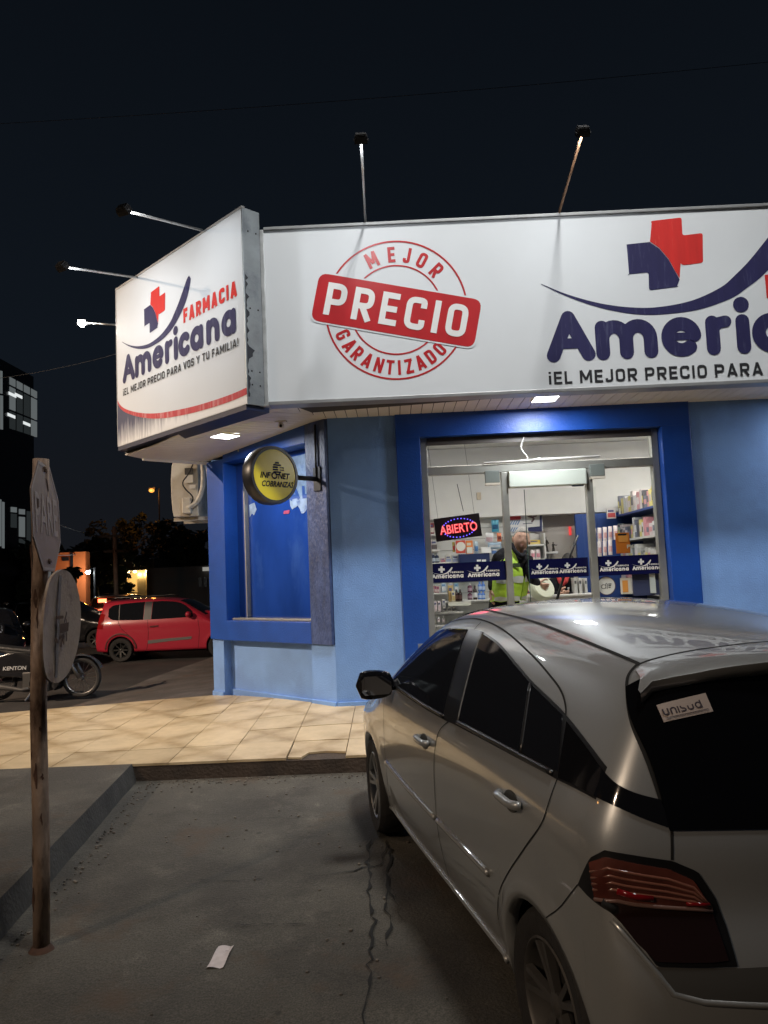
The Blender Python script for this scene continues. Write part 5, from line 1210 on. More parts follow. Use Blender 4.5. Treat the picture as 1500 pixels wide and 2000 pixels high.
# ================================================================ CARS
def sm(x,xs,ys):
    xs=np.array(xs,float);ys=np.array(ys,float); m=np.gradient(ys,xs)
    x=np.clip(x,xs[0],xs[-1]);i=np.clip(np.searchsorted(xs,x)-1,0,len(xs)-2); h=xs[i+1]-xs[i];t=(x-xs[i])/h
    return ys[i]*(2*t**3-3*t**2+1)+m[i]*h*(t**3-2*t**2+t)+ys[i+1]*(-2*t**3+3*t**2)+m[i+1]*h*(t**3-t**2)
class Body:
    """Car body as the smooth meeting of side, roof, tail and nose surfaces; local axes x forward from the rear axle, y left, z up."""
    def __init__(s, **k): s.__dict__.update(k)
    def W(s,x,z):
        w=sm(z,s.zs,s.ws); cab=np.clip((z-s.belt+.08)/.5,0,1)
        w=w-cab*sm(x,*s.cab)-sm(x,*s.plan)
        for cx in (0,s.wb):                       # flared lips round the wheel openings
            r=np.hypot(x-cx,z-s.wz); w=w+s.flare*np.exp(-((r-s.ar-.02)/.035)**2)*(z<s.belt)
        return w
    def F(s,x,y,z):
        k=s.k
        d=np.stack([np.abs(y)-s.W(x,z),(z-(sm(x,*s.top)-s.crown*np.abs(y/.6)**2.6))*.95,
            sm(z,*s.rear)+s.rcrown*np.abs(y/.8)**2.2-x, x-(sm(z,*s.front)-.28*np.abs(y/.8)**2.2)])
        m=d.max(0); return m+k*np.log(np.exp((d-m)/k).sum(0))
    def proj(s,P,it=8):
        P=np.array(P,float).copy(); e=1e-3
        for _ in range(it):
            f=s.F(*P.T); g=np.stack([(s.F(*(P+e*np.eye(3)[i]).T)-f)/e for i in range(3)],1); g2=(g*g).sum(1,keepdims=True)
            P-=f[:,None]*g/np.maximum(g2,1e-4)
        g/=np.sqrt((g*g).sum(1,keepdims=True)); return P,g
    def cast(s,A,B):
        lo=np.zeros(len(A));hi=np.ones(len(A))
        for _ in range(26):
            t=(lo+hi)/2; f=s.F(*(A+t[:,None]*(B-A)).T); lo=np.where(f<0,t,lo); hi=np.where(f<0,hi,t)
        return A+lo[:,None]*(B-A)
    def zlow(s,x):
        z=np.interp(x,*s.sill)
        for cx in (0,s.wb):
            q=s.ar**2-(x-cx)**2; z=np.where(q>0,np.maximum(z,s.wz+np.sqrt(np.maximum(q,0))),z)
        return z
    def shell(s,name,m,parent,nv=34,res=.07):
        x0,x1=s.x0-.12,s.x1+.12; xs=[]
        seg=[x0]
        for cx in (0,s.wb): seg+= [cx-s.ar-.0005]+[cx-s.ar*math.cos(math.pi*i/22) for i in range(23)]+[cx+s.ar+.0005]
        seg+= [x1]
        a=[]
        for p,q in zip(seg[:-1],seg[1:]):
            n=max(1,int((q-p)/res)); a+=[p+(q-p)*i/n for i in range(n)]
        xs=np.array(a+[x1])
        ZT,ZI,YI=1.75,s.zi,.40; XI0,XI1=s.x0+.38,s.x1-.5
        ty=np.linspace(1,-1,25); vz=np.linspace(0,1,nv)
        A=[];B=[]
        for x in xs:
            xi=min(max(x,XI0),XI1); zl=float(s.zlow(np.array(x)))
            for v in vz: z=zl+(ZT-zl)*v; B.append((x,1.0,z)); A.append((xi,YI,min(z,ZI)))
            for y in ty[1:-1]: B.append((x,y,ZT)); A.append((xi,max(-YI,min(YI,y)),ZI))
            for v in vz[::-1]: z=zl+(ZT-zl)*v; B.append((x,-1.0,z)); A.append((xi,-YI,min(z,ZI)))
        n=2*nv+len(ty)-2; P=s.cast(np.array(A),np.array(B)).reshape(len(xs),n,3)
        g=G(); g.grid([[tuple(p) for p in row] for row in P])
        # turned-in edge along sill and wheel openings
        for col_,sg in ((0,-1),(n-1,1)):
            g.grid([[tuple(P[i,col_]) for i in range(len(xs))],[(P[i,col_][0],P[i,col_][1]+sg*.05,P[i,col_][2]+.004) for i in range(len(xs))]])
        for xe,i in ((x0,0),(x1,-1)):
            xi=XI0 if i==0 else XI1; zl=float(s.zlow(np.array(xe))); A=[];B=[]
            for v in vz:
                z=zl+(ZT-zl)*v
                for y in ty: B.append((xe,y,z)); A.append((xi,max(-YI,min(YI,y)),min(z,ZI)))
            Q=s.cast(np.array(A),np.array(B)).reshape(nv,len(ty),3); g.grid([[tuple(p) for p in row] for row in Q])
        return ob(name,g,m,parent,local=True,smooth=True)
def dens(P,step):
    P=[np.array(p,float) for p in P]; out=[]
    for a,b in zip(P[:-1],P[1:]):
        n=max(1,int(np.linalg.norm(b-a)/step+.5)); out+=[a+(b-a)*i/n for i in range(n)]
    return out+[P[-1]]
def cr(P,n=6): return [tuple(p) for p in smooth_pts(P,n)]
def resamp(P,n):
    P=np.array(P,float); L=np.concatenate([[0],np.cumsum(np.linalg.norm(np.diff(P,axis=0),axis=1))]); t=np.linspace(0,L[-1],n); return np.stack([np.interp(t,L,P[:,i]) for i in range(3)],1)
def mir(P,sg): return [(p[0],p[1]*sg,p[2]) for p in P]
def patch(bd,name,A,B,m,parent,off=.004,n=24,nz=8,thick=.0,sg=1):
    A=resamp(mir(A,sg),n);B=resamp(mir(B,sg),n); Q=np.stack([A+(B-A)*j/nz for j in range(nz+1)]).reshape(-1,3)
    P,N=bd.proj(Q); S=(P+N*off).reshape(nz+1,n,3); T=(P-N*.004).reshape(nz+1,n,3)
    g=G(); g.grid([[tuple(p) for p in r] for r in S])
    for a,b in ((S[0],T[0]),(S[-1],T[-1]),(S[:,0],T[:,0]),(S[:,-1],T[:,-1])): g.grid([[tuple(p) for p in a],[tuple(p) for p in b]])
    return ob(name,g,m,parent,local=True,smooth=True,auto=50)
def seam(bd,name,P,m,parent,wd=.006,off=.0016,sg=1,step=.03):
    P=np.array(dens(mir(P,sg),step)); S,N=bd.proj(P); T=np.gradient(S,axis=0); T/=np.linalg.norm(T,axis=1,keepdims=True); C=np.cross(N,T)
    a=S+C*wd/2+N*off; b=S-C*wd/2+N*off; g=G(); g.grid([[tuple(p) for p in a],[tuple(p) for p in b]]); return ob(name,g,m,parent,local=True,smooth=True)
def bead(bd,name,P,m,parent,r=.008,off=.0,sg=1,step=.04,n=8):
    P=np.array(dens(mir(P,sg),step)); S,N=bd.proj(P); g=G(); g.tube([tuple(p) for p in S+N*off],r,n); return ob(name,g,m,parent,local=True,smooth=True)
rubber=mat('tyre_rubber',(.018,.017,.017),.8,var=.25,vscale=8,bump=.4,bscale=30)
alloy=mat('alloy_rim',(.42,.41,.39),.32,metal=.85,var=.1)
darkin=mat('dark_underbody',(.006,.006,.006),.9)
cglass=mat('dark_tinted_glass',(.009,.010,.013),.05,spec=.5,coat=.0)
btrim=mat('black_car_trim',(.008,.008,.009),.35,var=.1)
gloss_black=mat('gloss_black_panel',(.006,.006,.007),.08,coat=.5)
gapm=mat('panel_gap',(.004,.004,.004),.8)
def wheel(parent,x,y,z,r,rim_r,w_,rimm,spokes=5,double=True,steer=0.):
    sg=1 if y>0 else -1
    M=Matrix.Translation((x,y,z))@Matrix.Rotation(R(steer),4,'Z')@Matrix.Rotation(R(-90*sg),4,'X')
    h=w_/2; R_=r
    g=G(); g.lathe([(rim_r*.98,-h*.9),(R_*.93,-h),(R_*.985,-h*.75),(R_,-h*.3),(R_,h*.3),(R_*.985,h*.75),(R_*.93,h),(rim_r*1.10,h*.97),(rim_r*1.0,h*.86)],M,48)
    t=ob('wheel',g,rubber,parent,local=True,smooth=True,auto=50)
    g=G(); g.lathe([(rim_r*1.0,h*.88),(rim_r*.965,h*.93),(rim_r*.92,h*.80),(rim_r*.90,-h*.5),(.0001,-h*.5)],M,48); ob('rim',g,rimm,t,local=True,smooth=True,auto=50)
    g=G(); g.lathe([(.0001,-h*.48),(rim_r*.88,-h*.48),(rim_r*.88,-h*.40)],M,32); g.lathe([(.0001,-h*.3),(rim_r*.62,-h*.3)],M,30); ob('brake_disc',g,darkin,t,local=True)
    g=G()
    for k in range(spokes):
        for dd in ((-.16,.16) if double else (0,)):
            a=2*math.pi*k/spokes+dd; a2=2*math.pi*k/spokes+dd*.55
            p0=Vector((math.cos(a2)*rim_r*.16,math.sin(a2)*rim_r*.16,h*.55)); p1=Vector((math.cos(a)*rim_r*.93,math.sin(a)*rim_r*.93,h*.78)); d=(p1-p0).normalized(); c=d.cross(Vector((0,0,1))).normalized(); ww=rim_r*(.062 if double else .11); up=c.cross(d)
            vs=[M@(p+c*s1*ww*q+up*s2*.012) for p,q in ((p0,1.2),(p1,1.0)) for s1,s2 in ((-1,-1),(1,-1),(.75,1),(-.75,1))]
            g.add(vs,[(0,1,2,3),(7,6,5,4),(0,4,5,1),(1,5,6,2),(2,6,7,3),(3,7,4,0)])
    ob('spokes',g,rimm,t,local=True)
    g=G(); g.lathe([(rim_r*.20,h*.4),(rim_r*.20,h*.66),(rim_r*.14,h*.74),(.0001,h*.76)],M,20); ob('hub_cap',g,rimm,t,local=True,smooth=True,auto=40)
    return t
def handle(parent,p,m,sg=1,L=.19,cup=True,bd=None):
    x,y,z=p
    if cup:
        A=[(x-.055,y,z+.03),(x+.055,y,z+.03)]; P=[(x+.062*math.cos(a),y,z-.004+.036*math.sin(a)) for a in [2*math.pi*k/20 for k in range(21)]]
        up=[q for q in P[:11]]; lo=[P[(20-k)%20] for k in range(11)]
        patch(bd,'handle_cup',up,lo,mat('handle_recess',(.04,.04,.038),.5),parent,off=.0022,n=12,nz=4,sg=sg)
    (S,),(N,)=[q[:1] for q in bd.proj(np.array([[x,y*sg,z]]))]
    o=Vector(S)+Vector(N)*.026
    g=G(); pts=[Vector((-L/2,-.022*sg,.004)),Vector((-L/2+.02,-.004*sg,.003)),Vector((-L*.2,.002*sg,0)),Vector((L*.2,.002*sg,0)),Vector((L/2-.02,-.004*sg,-.003)),Vector((L/2,-.022*sg,-.004))]
    g.tube([o+q for q in smooth_pts(pts,3)],[.012]+[.0155]*14+[.012],10); return ob('handle',g,m,parent,local=True,smooth=True)

# ---- the silver hatchback
silver=mat('silver_paint',(.37,.385,.39),.37,metal=.5,coat=1.,coatr=.03,var=.03,vscale=300); silver.node_tree.nodes['Principled BSDF'].inputs['Coat IOR'].default_value=1.75
AG=Body(zs=[.15,.25,.40,.55,.70,.80,.90,.98,1.05,1.20,1.35,1.50],ws=[.755,.785,.815,.830,.838,.840,.834,.820,.795,.725,.648,.56],belt=1.03,
  cab=([-.7,-.3,.3,.9,1.5,2.2,3.4],[.09,.06,.02,0,.01,.05,.2]),plan=([-.7,-.5,-.2,.2,.6,2.2,2.8,3.1,3.4],[.07,.04,.013,.003,0,0,.02,.06,.16]),
  top=([-.75,-.42,0,.5,1.0,1.35,1.6,1.9,2.2,2.45,2.6,2.9,3.2,3.4],[1.38,1.425,1.475,1.515,1.525,1.51,1.475,1.35,1.185,1.03,.975,.915,.80,.66]),crown=.075,
  rear=([.15,.3,.45,.6,.68,.75,.95,1.02,1.2,1.38,1.5],[-.54,-.60,-.62,-.62,-.60,-.575,-.55,-.53,-.46,-.38,-.35]),rcrown=.16,
  front=([.15,.3,.5,.7,.85,1.0],[3.28,3.36,3.37,3.33,3.22,3.0]),k=.032,wb=2.543,wz=.30,ar=.318,flare=.014,x0=-.64,x1=3.38,zi=1.14,
  sill=([-.8,-.5,-.33,.32,2.2,2.88,3.3],[.27,.25,.25,.235,.235,.24,.22]))
h_,t_=1.815,.028
fw_=Vector((math.cos(h_)*math.cos(t_),math.sin(h_)*math.cos(t_),math.sin(t_))); lf_=Vector((-math.sin(h_),math.cos(h_),0)); up_=fw_.cross(lf_)
MA=Matrix(((fw_.x,lf_.x,up_.x),(fw_.y,lf_.y,up_.y),(fw_.z,lf_.z,up_.z)))
CAR=thing('parked_car',(1.211,2.828,CAMZ-1.713),'silver hatchback with tinted windows parked nose-in facing the pharmacy','car',M=MA)
AG.shell('body',silver,CAR,nv=44,res=.045)
g=G(); g.box(-.45,3.1,-.60,.60,.20,.52); g.box(.42,2.1,-.70,.70,.20,.5); ob('underbody',g,darkin,CAR,local=True)
for cx in (0,2.543):
    for sg in (1,-1):
        g=G(); P=[[(cx+.345*math.cos(a),sg*yy,.30+.345*math.sin(a)) for a in [math.pi*(-.02+1.04*k/20) for k in range(21)]] for yy in (.55,.80)]; g.grid(P); g.sheet([(cx+.345*math.cos(a),sg*.56,.30+.345*math.sin(a)) for a in [math.pi*(-.02+1.04*k/20) for k in range(21)]])
        ob('wheel_well',g,darkin,CAR,local=True)
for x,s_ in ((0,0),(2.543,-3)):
    for sg in (1,-1): wheel(CAR,x,sg*(.735 if x else .715),.295,.295,.205,.185,alloy if x else mat('shaded_dark_rim',(.10,.095,.09),.55,metal=.6,var=.2),5,True,s_)  # rear rims: darker copy of the alloy, their shade put into the colour
WT=[(2.03,.77,1.045),(1.90,.72,1.17),(1.76,.67,1.275),(1.62,.63,1.345),(1.45,.62,1.375),(1.17,.61,1.392)]
RT=[(.98,.61,1.392),(.75,.62,1.365),(.49,.64,1.305),(.32,.66,1.268),(.16,.68,1.243),(.02,.69,1.215)]
DLOt=WT+[(1.07,.61,1.395)]+RT+[(-.15,.70,1.165),(-.30,.71,1.115)]
DLOb=[(2.05,.80,1.02),(1.37,.81,1.022),(1.0,.81,1.03),(.82,.80,1.036),(.35,.79,1.047),(-.02,.78,1.055),(-.10,.77,1.052),(-.22,.76,1.053),(-.31,.755,1.052)]
for sg in (1,-1):
    patch(AG,'window_trim',[(p[0],p[1],p[2]+.012) for p in cr(DLOt)],[(p[0],p[1],p[2]-.012) for p in cr(DLOb)],btrim,CAR,off=.003,n=70,nz=12,sg=sg)
    patch(AG,'side_window',cr(WT),cr([(2.0,.80,1.035),(1.37,.81,1.035),(1.02,.81,1.042)]),cglass,CAR,off=.006,n=36,nz=10,sg=sg)
    patch(AG,'side_window',cr(RT[:4]),cr([(.83,.80,1.05),(.62,.79,1.053),(.36,.79,1.06),(.20,.785,1.065)]),cglass,CAR,off=.006,n=26,nz=10,sg=sg)
    patch(AG,'quarter_window',cr([RT[3],RT[4],RT[5]])[1:],[(.165,.785,1.066),(.05,.78,1.068),(-.09,.77,1.066)],cglass,CAR,off=.006,n=12,nz=10,sg=sg)
    bead(AG,'window_bar',[(.315,.66,1.268),(.175,.79,1.06)],btrim,CAR,r=.009,off=.002,sg=sg)
    bead(AG,'window_edge',[(.97,.61,1.40),(.815,.80,1.04)],mat('grey_rubber_edge',(.10,.10,.10),.4),CAR,r=.006,off=.004,sg=sg)
    bead(AG,'window_sweep',[(2.03,.80,1.022),(1.37,.81,1.024),(1.0,.81,1.032)],btrim,CAR,r=.008,off=.004,sg=sg)
    bead(AG,'window_sweep',[(.82,.80,1.04),(.35,.79,1.05),(-.07,.78,1.056)],btrim,CAR,r=.010,off=.004,sg=sg)
    # black gloss quarter wedge wrapping round to the tailgate glass
    patch(AG,'quarter_wedge',cr([(-.02,.70,1.205),(-.17,.71,1.16),(-.32,.72,1.108),(-.38,.69,1.08),(-.42,.62,1.06)]),cr([(-.105,.775,1.05),(-.22,.77,1.055),(-.31,.76,1.05),(-.41,.69,1.02),(-.455,.61,.99)]),gloss_black,CAR,off=.0045,n=30,nz=6,sg=sg)
    # cuts between doors and body
    seam(AG,'panel_gap',cr([(2.02,.72,1.10),(1.90,.66,1.22),(1.77,.64,1.345),(1.67,.60,1.405),(1.5,.58,1.432),(1.21,.56,1.45),(.82,.58,1.43),(.43,.62,1.37),(.19,.65,1.315),(.09,.66,1.28),(.03,.675,1.245),(.0,.69,1.215)]),gapm,CAR,.008,sg=sg)
    seam(AG,'panel_gap',[(1.10,.58,1.445),(1.10,.61,1.40)],gapm,CAR,.006,sg=sg)
    seam(AG,'panel_gap',cr([(.93,.81,1.025),(1.03,.83,.95),(1.07,.84,.81),(1.09,.84,.61),(1.095,.83,.48),(1.06,.81,.34),(1.05,.8,.30)]),gapm,CAR,.006,sg=sg)
    seam(AG,'panel_gap',cr([(-.10,.78,1.045),(-.08,.82,.92),(.05,.84,.79),(.21,.83,.65),(.33,.83,.53),(.385,.82,.43),(.389,.815,.36)]),gapm,CAR,.006,sg=sg)
    seam(AG,'panel_gap',cr([(2.13,.80,1.0),(2.10,.84,.88),(2.13,.83,.60),(2.16,.82,.42),(2.165,.81,.32)]),gapm,CAR,.005,sg=sg)
    seam(AG,'panel_gap',[(-.29,.82,.80),(-.19,.83,.70),(-.10,.83,.625)],gapm,CAR,.004,sg=sg)
    seam(AG,'panel_gap',[(-.455,.61,.985),(-.462,.62,.91)],gapm,CAR,.008,sg=sg)
    bead(AG,'rub_strip',[(2.10,.83,.553),(1.6,.83,.545),(1.115,.83,.545)],silver,CAR,r=.014,off=.003,sg=sg)
    bead(AG,'rub_strip',[(1.075,.83,.545),(.7,.83,.55),(.43,.83,.555)],silver,CAR,r=.014,off=.003,sg=sg)
    bead(AG,'sill_trim',[(2.18,.8,.262),(1.2,.8,.262),(.36,.8,.262)],silver,CAR,r=.012,off=.003,sg=sg)
    seam(AG,'roof_ditch',cr([(1.5,.43,1.46),(1.06,.485,1.475),(.6,.50,1.46),(.27,.51,1.44),(-.17,.51,1.398)]),gapm,CAR,.014,sg=sg)
    handle(CAR,(1.23,.84,.875),silver,sg,bd=AG); handle(CAR,(.175,.83,.905),silver,sg,bd=AG)
    # tail lamp: dark surround, clear red upper half with ribs, smoked lower half
    TA=[(-.295,.82,.805),(-.345,.80,.895),(-.385,.78,.928),(-.425,.72,.922),(-.465,.62,.908),(-.492,.56,.88),(-.505,.52,.81),(-.525,.505,.74),(-.55,.50,.655)]
    TB=[(-.297,.82,.80),(-.36,.80,.78),(-.41,.77,.76),(-.435,.75,.73),(-.46,.73,.70),(-.475,.715,.675),(-.49,.70,.65),(-.52,.60,.648),(-.55,.50,.65)]
    lamp=patch(AG,'tail_lamp',TA,TB,btrim,CAR,off=.004,n=50,nz=10,sg=sg)
    def inner(p,q,f): return tuple(np.array(p)*(1-f)+np.array(q)*f)
    UA=[inner(p,q,.10) for p,q in zip(TA[1:7],TB[1:7])]; UM=[(-.365,.80,.79),(-.415,.765,.80),(-.44,.73,.795),(-.465,.66,.79),(-.49,.58,.785),(-.507,.535,.78)]
    redglass=mat('red_lamp_lens',(.11,.030,.022),.08,var=.4,vscale=9,coat=.8)
    patch(AG,'lens',UA,UM,redglass,lamp,off=.010,n=40,nz=12,sg=sg)
    smoke=mat('smoked_lamp_lens',(.016,.007,.006),.12,coat=.8)
    patch(AG,'lens',UM,[(-.42,.77,.755),(-.455,.735,.70),(-.49,.70,.662),(-.51,.63,.660),(-.53,.56,.660),(-.543,.52,.665)],smoke,lamp,off=.0085,n=40,nz=10,sg=sg)
    for f in (.25,.42,.58,.74): bead(AG,'lens_rib',[inner(a,b,f) for a,b in zip(UA,UM)],mat('lamp_rib',(.21,.085,.06),.15,coat=.6),lamp,r=.0045,off=.009,sg=sg)
    bead(AG,'lens_rib',UM,mat('lamp_divider',(.17,.10,.085),.2),lamp,r=.006,off=.009,sg=sg)
    bead(AG,'reflector',[(-.40,.755,.825),(-.435,.72,.815),(-.455,.68,.812)],mat('red_reflector',(.17,.004,.006),.12,coat=.8),lamp,r=.010,off=.008,sg=sg)
    bead(AG,'reflector',[(-.485,.60,.80),(-.497,.56,.798),(-.503,.54,.797)],MATS['red_reflector'],lamp,r=.006,off=.010,sg=sg)
    bead(AG,'bulb_holder',[(-.385,.79,.79),(-.415,.77,.775)],darkin,lamp,r=.014,off=.006,sg=sg)
    # step between tailgate and bumper
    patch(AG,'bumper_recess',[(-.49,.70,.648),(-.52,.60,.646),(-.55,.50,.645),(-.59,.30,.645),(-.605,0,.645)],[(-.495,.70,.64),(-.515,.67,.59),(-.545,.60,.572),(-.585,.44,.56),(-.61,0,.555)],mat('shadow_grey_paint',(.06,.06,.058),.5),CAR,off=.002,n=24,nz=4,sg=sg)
    bead(AG,'bumper_lip',[(-.40,.775,.745),(-.45,.735,.685),(-.495,.70,.63),(-.515,.67,.585),(-.545,.60,.567),(-.585,.44,.555),(-.612,0,.55)],silver,CAR,r=.009,off=-.002,sg=sg,n=10)
    # mirror
    (S,),(N,)=[q[:1] for q in AG.proj(np.array([[1.93,.79*sg,1.05]]))]
    o=Vector(S); c=Vector((1.90,.93*sg,1.045))
    g=G(); Pm=[]
    for i in range(9):
        u=-1+2*i/8; row=[]
        for k in range(16):
            a=2*math.pi*k/16; rr=(1-abs(u)**2.6)**.5 if abs(u)<1 else .0
            row.append((c.x+.075*max(-.45,math.cos(a))*(.3+.7*rr)*(1 if abs(u)<1 else .2), c.y+u*.112, c.z+(.082+.008*u*sg)*math.sin(a)*(.35+.65*rr)*(1 if abs(u)<1 else .2)))
        Pm.append(row)
    g.grid(Pm,True); g.f.append(tuple(range(16))); g.f.append(tuple(range(8*16,9*16))); mr=ob('mirror',g,gloss_black,CAR,local=True,smooth=True,auto=60)
    g=G(); g.tube([o-Vector(N)*.02,Vector((1.915,.85*sg,1.02)),c+Vector((.01,-.06*sg,-.02))],[.03,.024,.026],8); ob('mirror_arm',g,btrim,mr,local=True,smooth=True)
    g=G(); g.sheet([(c.x-.036,c.y+a*.085,c.z+b*.052) for a,b in ((-1,-.7),(-.8,-1),(.8,-1),(1,-.6),(1,.6),(.8,1),(-.8,1),(-1,.7))]); ob('mirror_glass',g,mat('mirror_glass',(.5,.5,.52),.03,metal=1.),mr,local=True)
# tailgate glass, spoiler, sticker
GA=[(-.215,.592,1.345),(-.30,.40,1.37),(-.335,.2,1.395),(-.345,0,1.40)]
GB=[(-.452,.616,.985),(-.515,.35,.98),(-.525,.2,.978),(-.53,0,.977)]
patch(AG,'rear_window',GA+mir(GA[:-1],-1)[::-1],GB+mir(GB[:-1],-1)[::-1],mat('black_rear_glass',(.003,.003,.0035),.10),CAR,off=.005,n=50,nz=14)
g=G()
SA=np.array(resamp([(-.185,.515,1.40),(-.205,.44,1.418),(-.235,.25,1.442),(-.245,0,1.452)],14)); Sp,Sn=AG.proj(SA)
rows=[]
for i in range(14):
    f=i/13; a=Vector(Sp[i]); n=Vector(Sn[i]); y=a.y
    back=Vector((-.125-.05*(f)**.7, 0, -.018)); tip=a+back
    if f<.15: tip.y+=.05*(1-f/.15)
    rows.append([a+n*.006, a+back*.5+n*.008, tip+Vector((0,0,.0)), tip+Vector((-.012,0,-.006)), tip+Vector((-.004,0,-.038)), a+back*.75+Vector((0,.0,-.06))])
full=rows+[[Vector((p.x,-p.y,p.z)) for p in r] for r in rows[:-1][::-1]]
g.grid(full)
# rounded outer cheeks of the spoiler, running down the glass edge
for sg in (1,-1):
    r0=rows[0]; ck=[]
    for q,(dx,dy,dz) in zip(r0,((.0,.02,-.012),(0,.04,-.02),(0,.04,-.03),(0,.04,-.032),(.0,.035,-.03),(0,.02,-.01))): ck.append(Vector((q.x+dx,(q.y+dy)*sg,q.z+dz)))
    g.grid([[Vector((q.x,q.y*sg,q.z)) for q in r0],ck]); g.f.append(tuple(len(g.v)-6+i for i in range(6)))
spo=ob('spoiler',g,silver,CAR,local=True,smooth=True,auto=55)
seam(AG,'panel_gap',[(-.17,.52,1.395),(-.19,.44,1.418),(-.22,.25,1.442),(-.23,0,1.452),(-.22,-.25,1.442),(-.19,-.44,1.418),(-.17,-.52,1.395)],gapm,CAR,.012,off=.003)
seam(AG,'panel_gap',cr([(-.165,.515,1.40),(-.185,.56,1.365),(-.235,.595,1.32),(-.30,.615,1.24),(-.37,.62,1.14),(-.43,.62,1.05)]),gapm,CAR,.012)
seam(AG,'panel_gap',cr([(-.165,-.515,1.40),(-.185,-.56,1.365),(-.235,-.595,1.32),(-.30,-.615,1.24),(-.37,-.62,1.14),(-.43,-.62,1.05)]),gapm,CAR,.012)
# sticker on the rear glass: found on the glass where the photograph shows it
def carray(px,py):
    I=MW[CAR.name].inverted(); d=(I.to_3x3()@ray(px,py)); o=I@CAM; ts=np.linspace(.8,5,2500); P=np.array(o)[None]+ts[:,None]*np.array(d)[None]; f=AG.F(*P.T); return P[int(np.argmax(f<0))]
q=[carray(*p) for p in ((1282,1379),(1376,1355),(1391,1391),(1296,1412))]
st=patch(AG,'sticker',[q[0],q[1]],[q[3],q[2]],mat('white_sticker',(.42,.36,.33),.5,var=.05),CAR,off=.0075,n=10,nz=5)
st['label']='white rectangular sticker with rounded dark lettering on the rear glass'
o_=Vector(q[3]); rt_=(Vector(q[2])-o_); hh=(Vector(q[0])-o_); nn=rt_.cross(hh).normalized(); 
if nn.x>0: nn=-nn
frK=Frame(o_+nn*.012,rt_,hh-rt_.normalized()*hh.dot(rt_.normalized())); 
if frK.n.dot(nn)<0: frK.n=-frK.n
Wk=rt_.length; Hk=hh.length
g=G(); s=.50*Hk; v0=.34*Hk; k_=[0]
def SK(pts): k_[0]+=1; stroke(g,frK,[(u,v) for u,v in pts],.085*Hk,.001+.0001*k_[0])
u=.05*Wk; cwk=.098*Wk
def arcU(u,up=False): return [(u,v0+s*.62)]+[(u+cwk*.5-cwk*.5*math.cos(R(a)),v0+s*.18-s*.16*math.sin(R(a))) for a in range(0,181,20)]+[(u+cwk,v0+s*.62)]
def arcN(u): return [(u,v0)]+[(u+cwk*.5-cwk*.5*math.cos(R(a)),v0+s*.45+s*.16*math.sin(R(a))) for a in range(0,181,20)]+[(u+cwk,v0)]
SK(arcU(u)); SK(arcN(u+.155*Wk)); SK([(u+.305*Wk,v0),(u+.305*Wk,v0+s*.60)]); SK([(u+.305*Wk,v0+s*.86),(u+.306*Wk,v0+s*.87)])
x=u+.355*Wk; SK([(x+cwk*.95,v0+s*.62),(x+.3*cwk,v0+s*.62),(x+.08*cwk,v0+s*.55),(x+.08*cwk,v0+s*.42),(x+.3*cwk,v0+s*.33),(x+.7*cwk,v0+s*.30),(x+.92*cwk,v0+s*.20),(x+.92*cwk,v0+s*.08),(x+.7*cwk,v0),(x+.05*cwk,v0)])
SK(arcU(u+.505*Wk)); x=u+.66*Wk; SK([(x+cwk*.55+cwk*.55*math.cos(R(a)),v0+s*.3+s*.30*math.sin(R(a))) for a in range(0,361,20)]); SK([(x+1.1*cwk,v0),(x+1.1*cwk,v0+s*1.0)])
lettering(g,frK,'MEDICINA',.42*Wk,.86*Hk,.36*Wk,.09*Hk,.001); stroke(g,frK,[(.06*Wk,.17*Hk),(.92*Wk,.17*Hk)],.03*Hk,.001); stroke(g,frK,[(.06*Wk,.09*Hk),(.92*Wk,.09*Hk)],.02*Hk,.001)
ob('sticker_lettering',g,mat('sticker_ink',(.035,.025,.035),.6),st,local=True)
# windscreen, bonnet cut, lamps at the nose
WA=[(1.56,.50,1.46),(1.60,.25,1.475),(1.60,0,1.478)]; WB=[(2.36,.66,1.04),(2.44,.35,1.03),(2.46,0,1.03)]
patch(AG,'windscreen',WA+mir(WA[:-1],-1)[::-1],WB+mir(WB[:-1],-1)[::-1],cglass,CAR,off=.005,n=40,nz=12)
for sg in (1,-1):
    patch(AG,'headlamp',[(2.95,.70,.83),(3.15,.60,.82),(3.27,.45,.78)],[(3.0,.73,.70),(3.2,.62,.66),(3.31,.45,.64)],mat('clear_headlamp',(.45,.46,.47),.08,metal=.5,coat=1),CAR,off=.006,n=20,nz=6,sg=sg)
patch(AG,'grille',[(3.3,.40,.60),(3.36,0,.60),(3.3,-.40,.60)],[(3.28,.40,.40),(3.36,0,.40),(3.28,-.40,.40)],btrim,CAR,off=.006,n=24,nz=6)
patch(AG,'number_plate',[(-.56,.26,.86),(-.56,0,.86),(-.56,-.26,.86)],[(-.57,.26,.76),(-.58,0,.76),(-.57,-.26,.76)],mat('plate_white',(.6,.6,.58),.4),CAR,off=.008,n=12,nz=3)

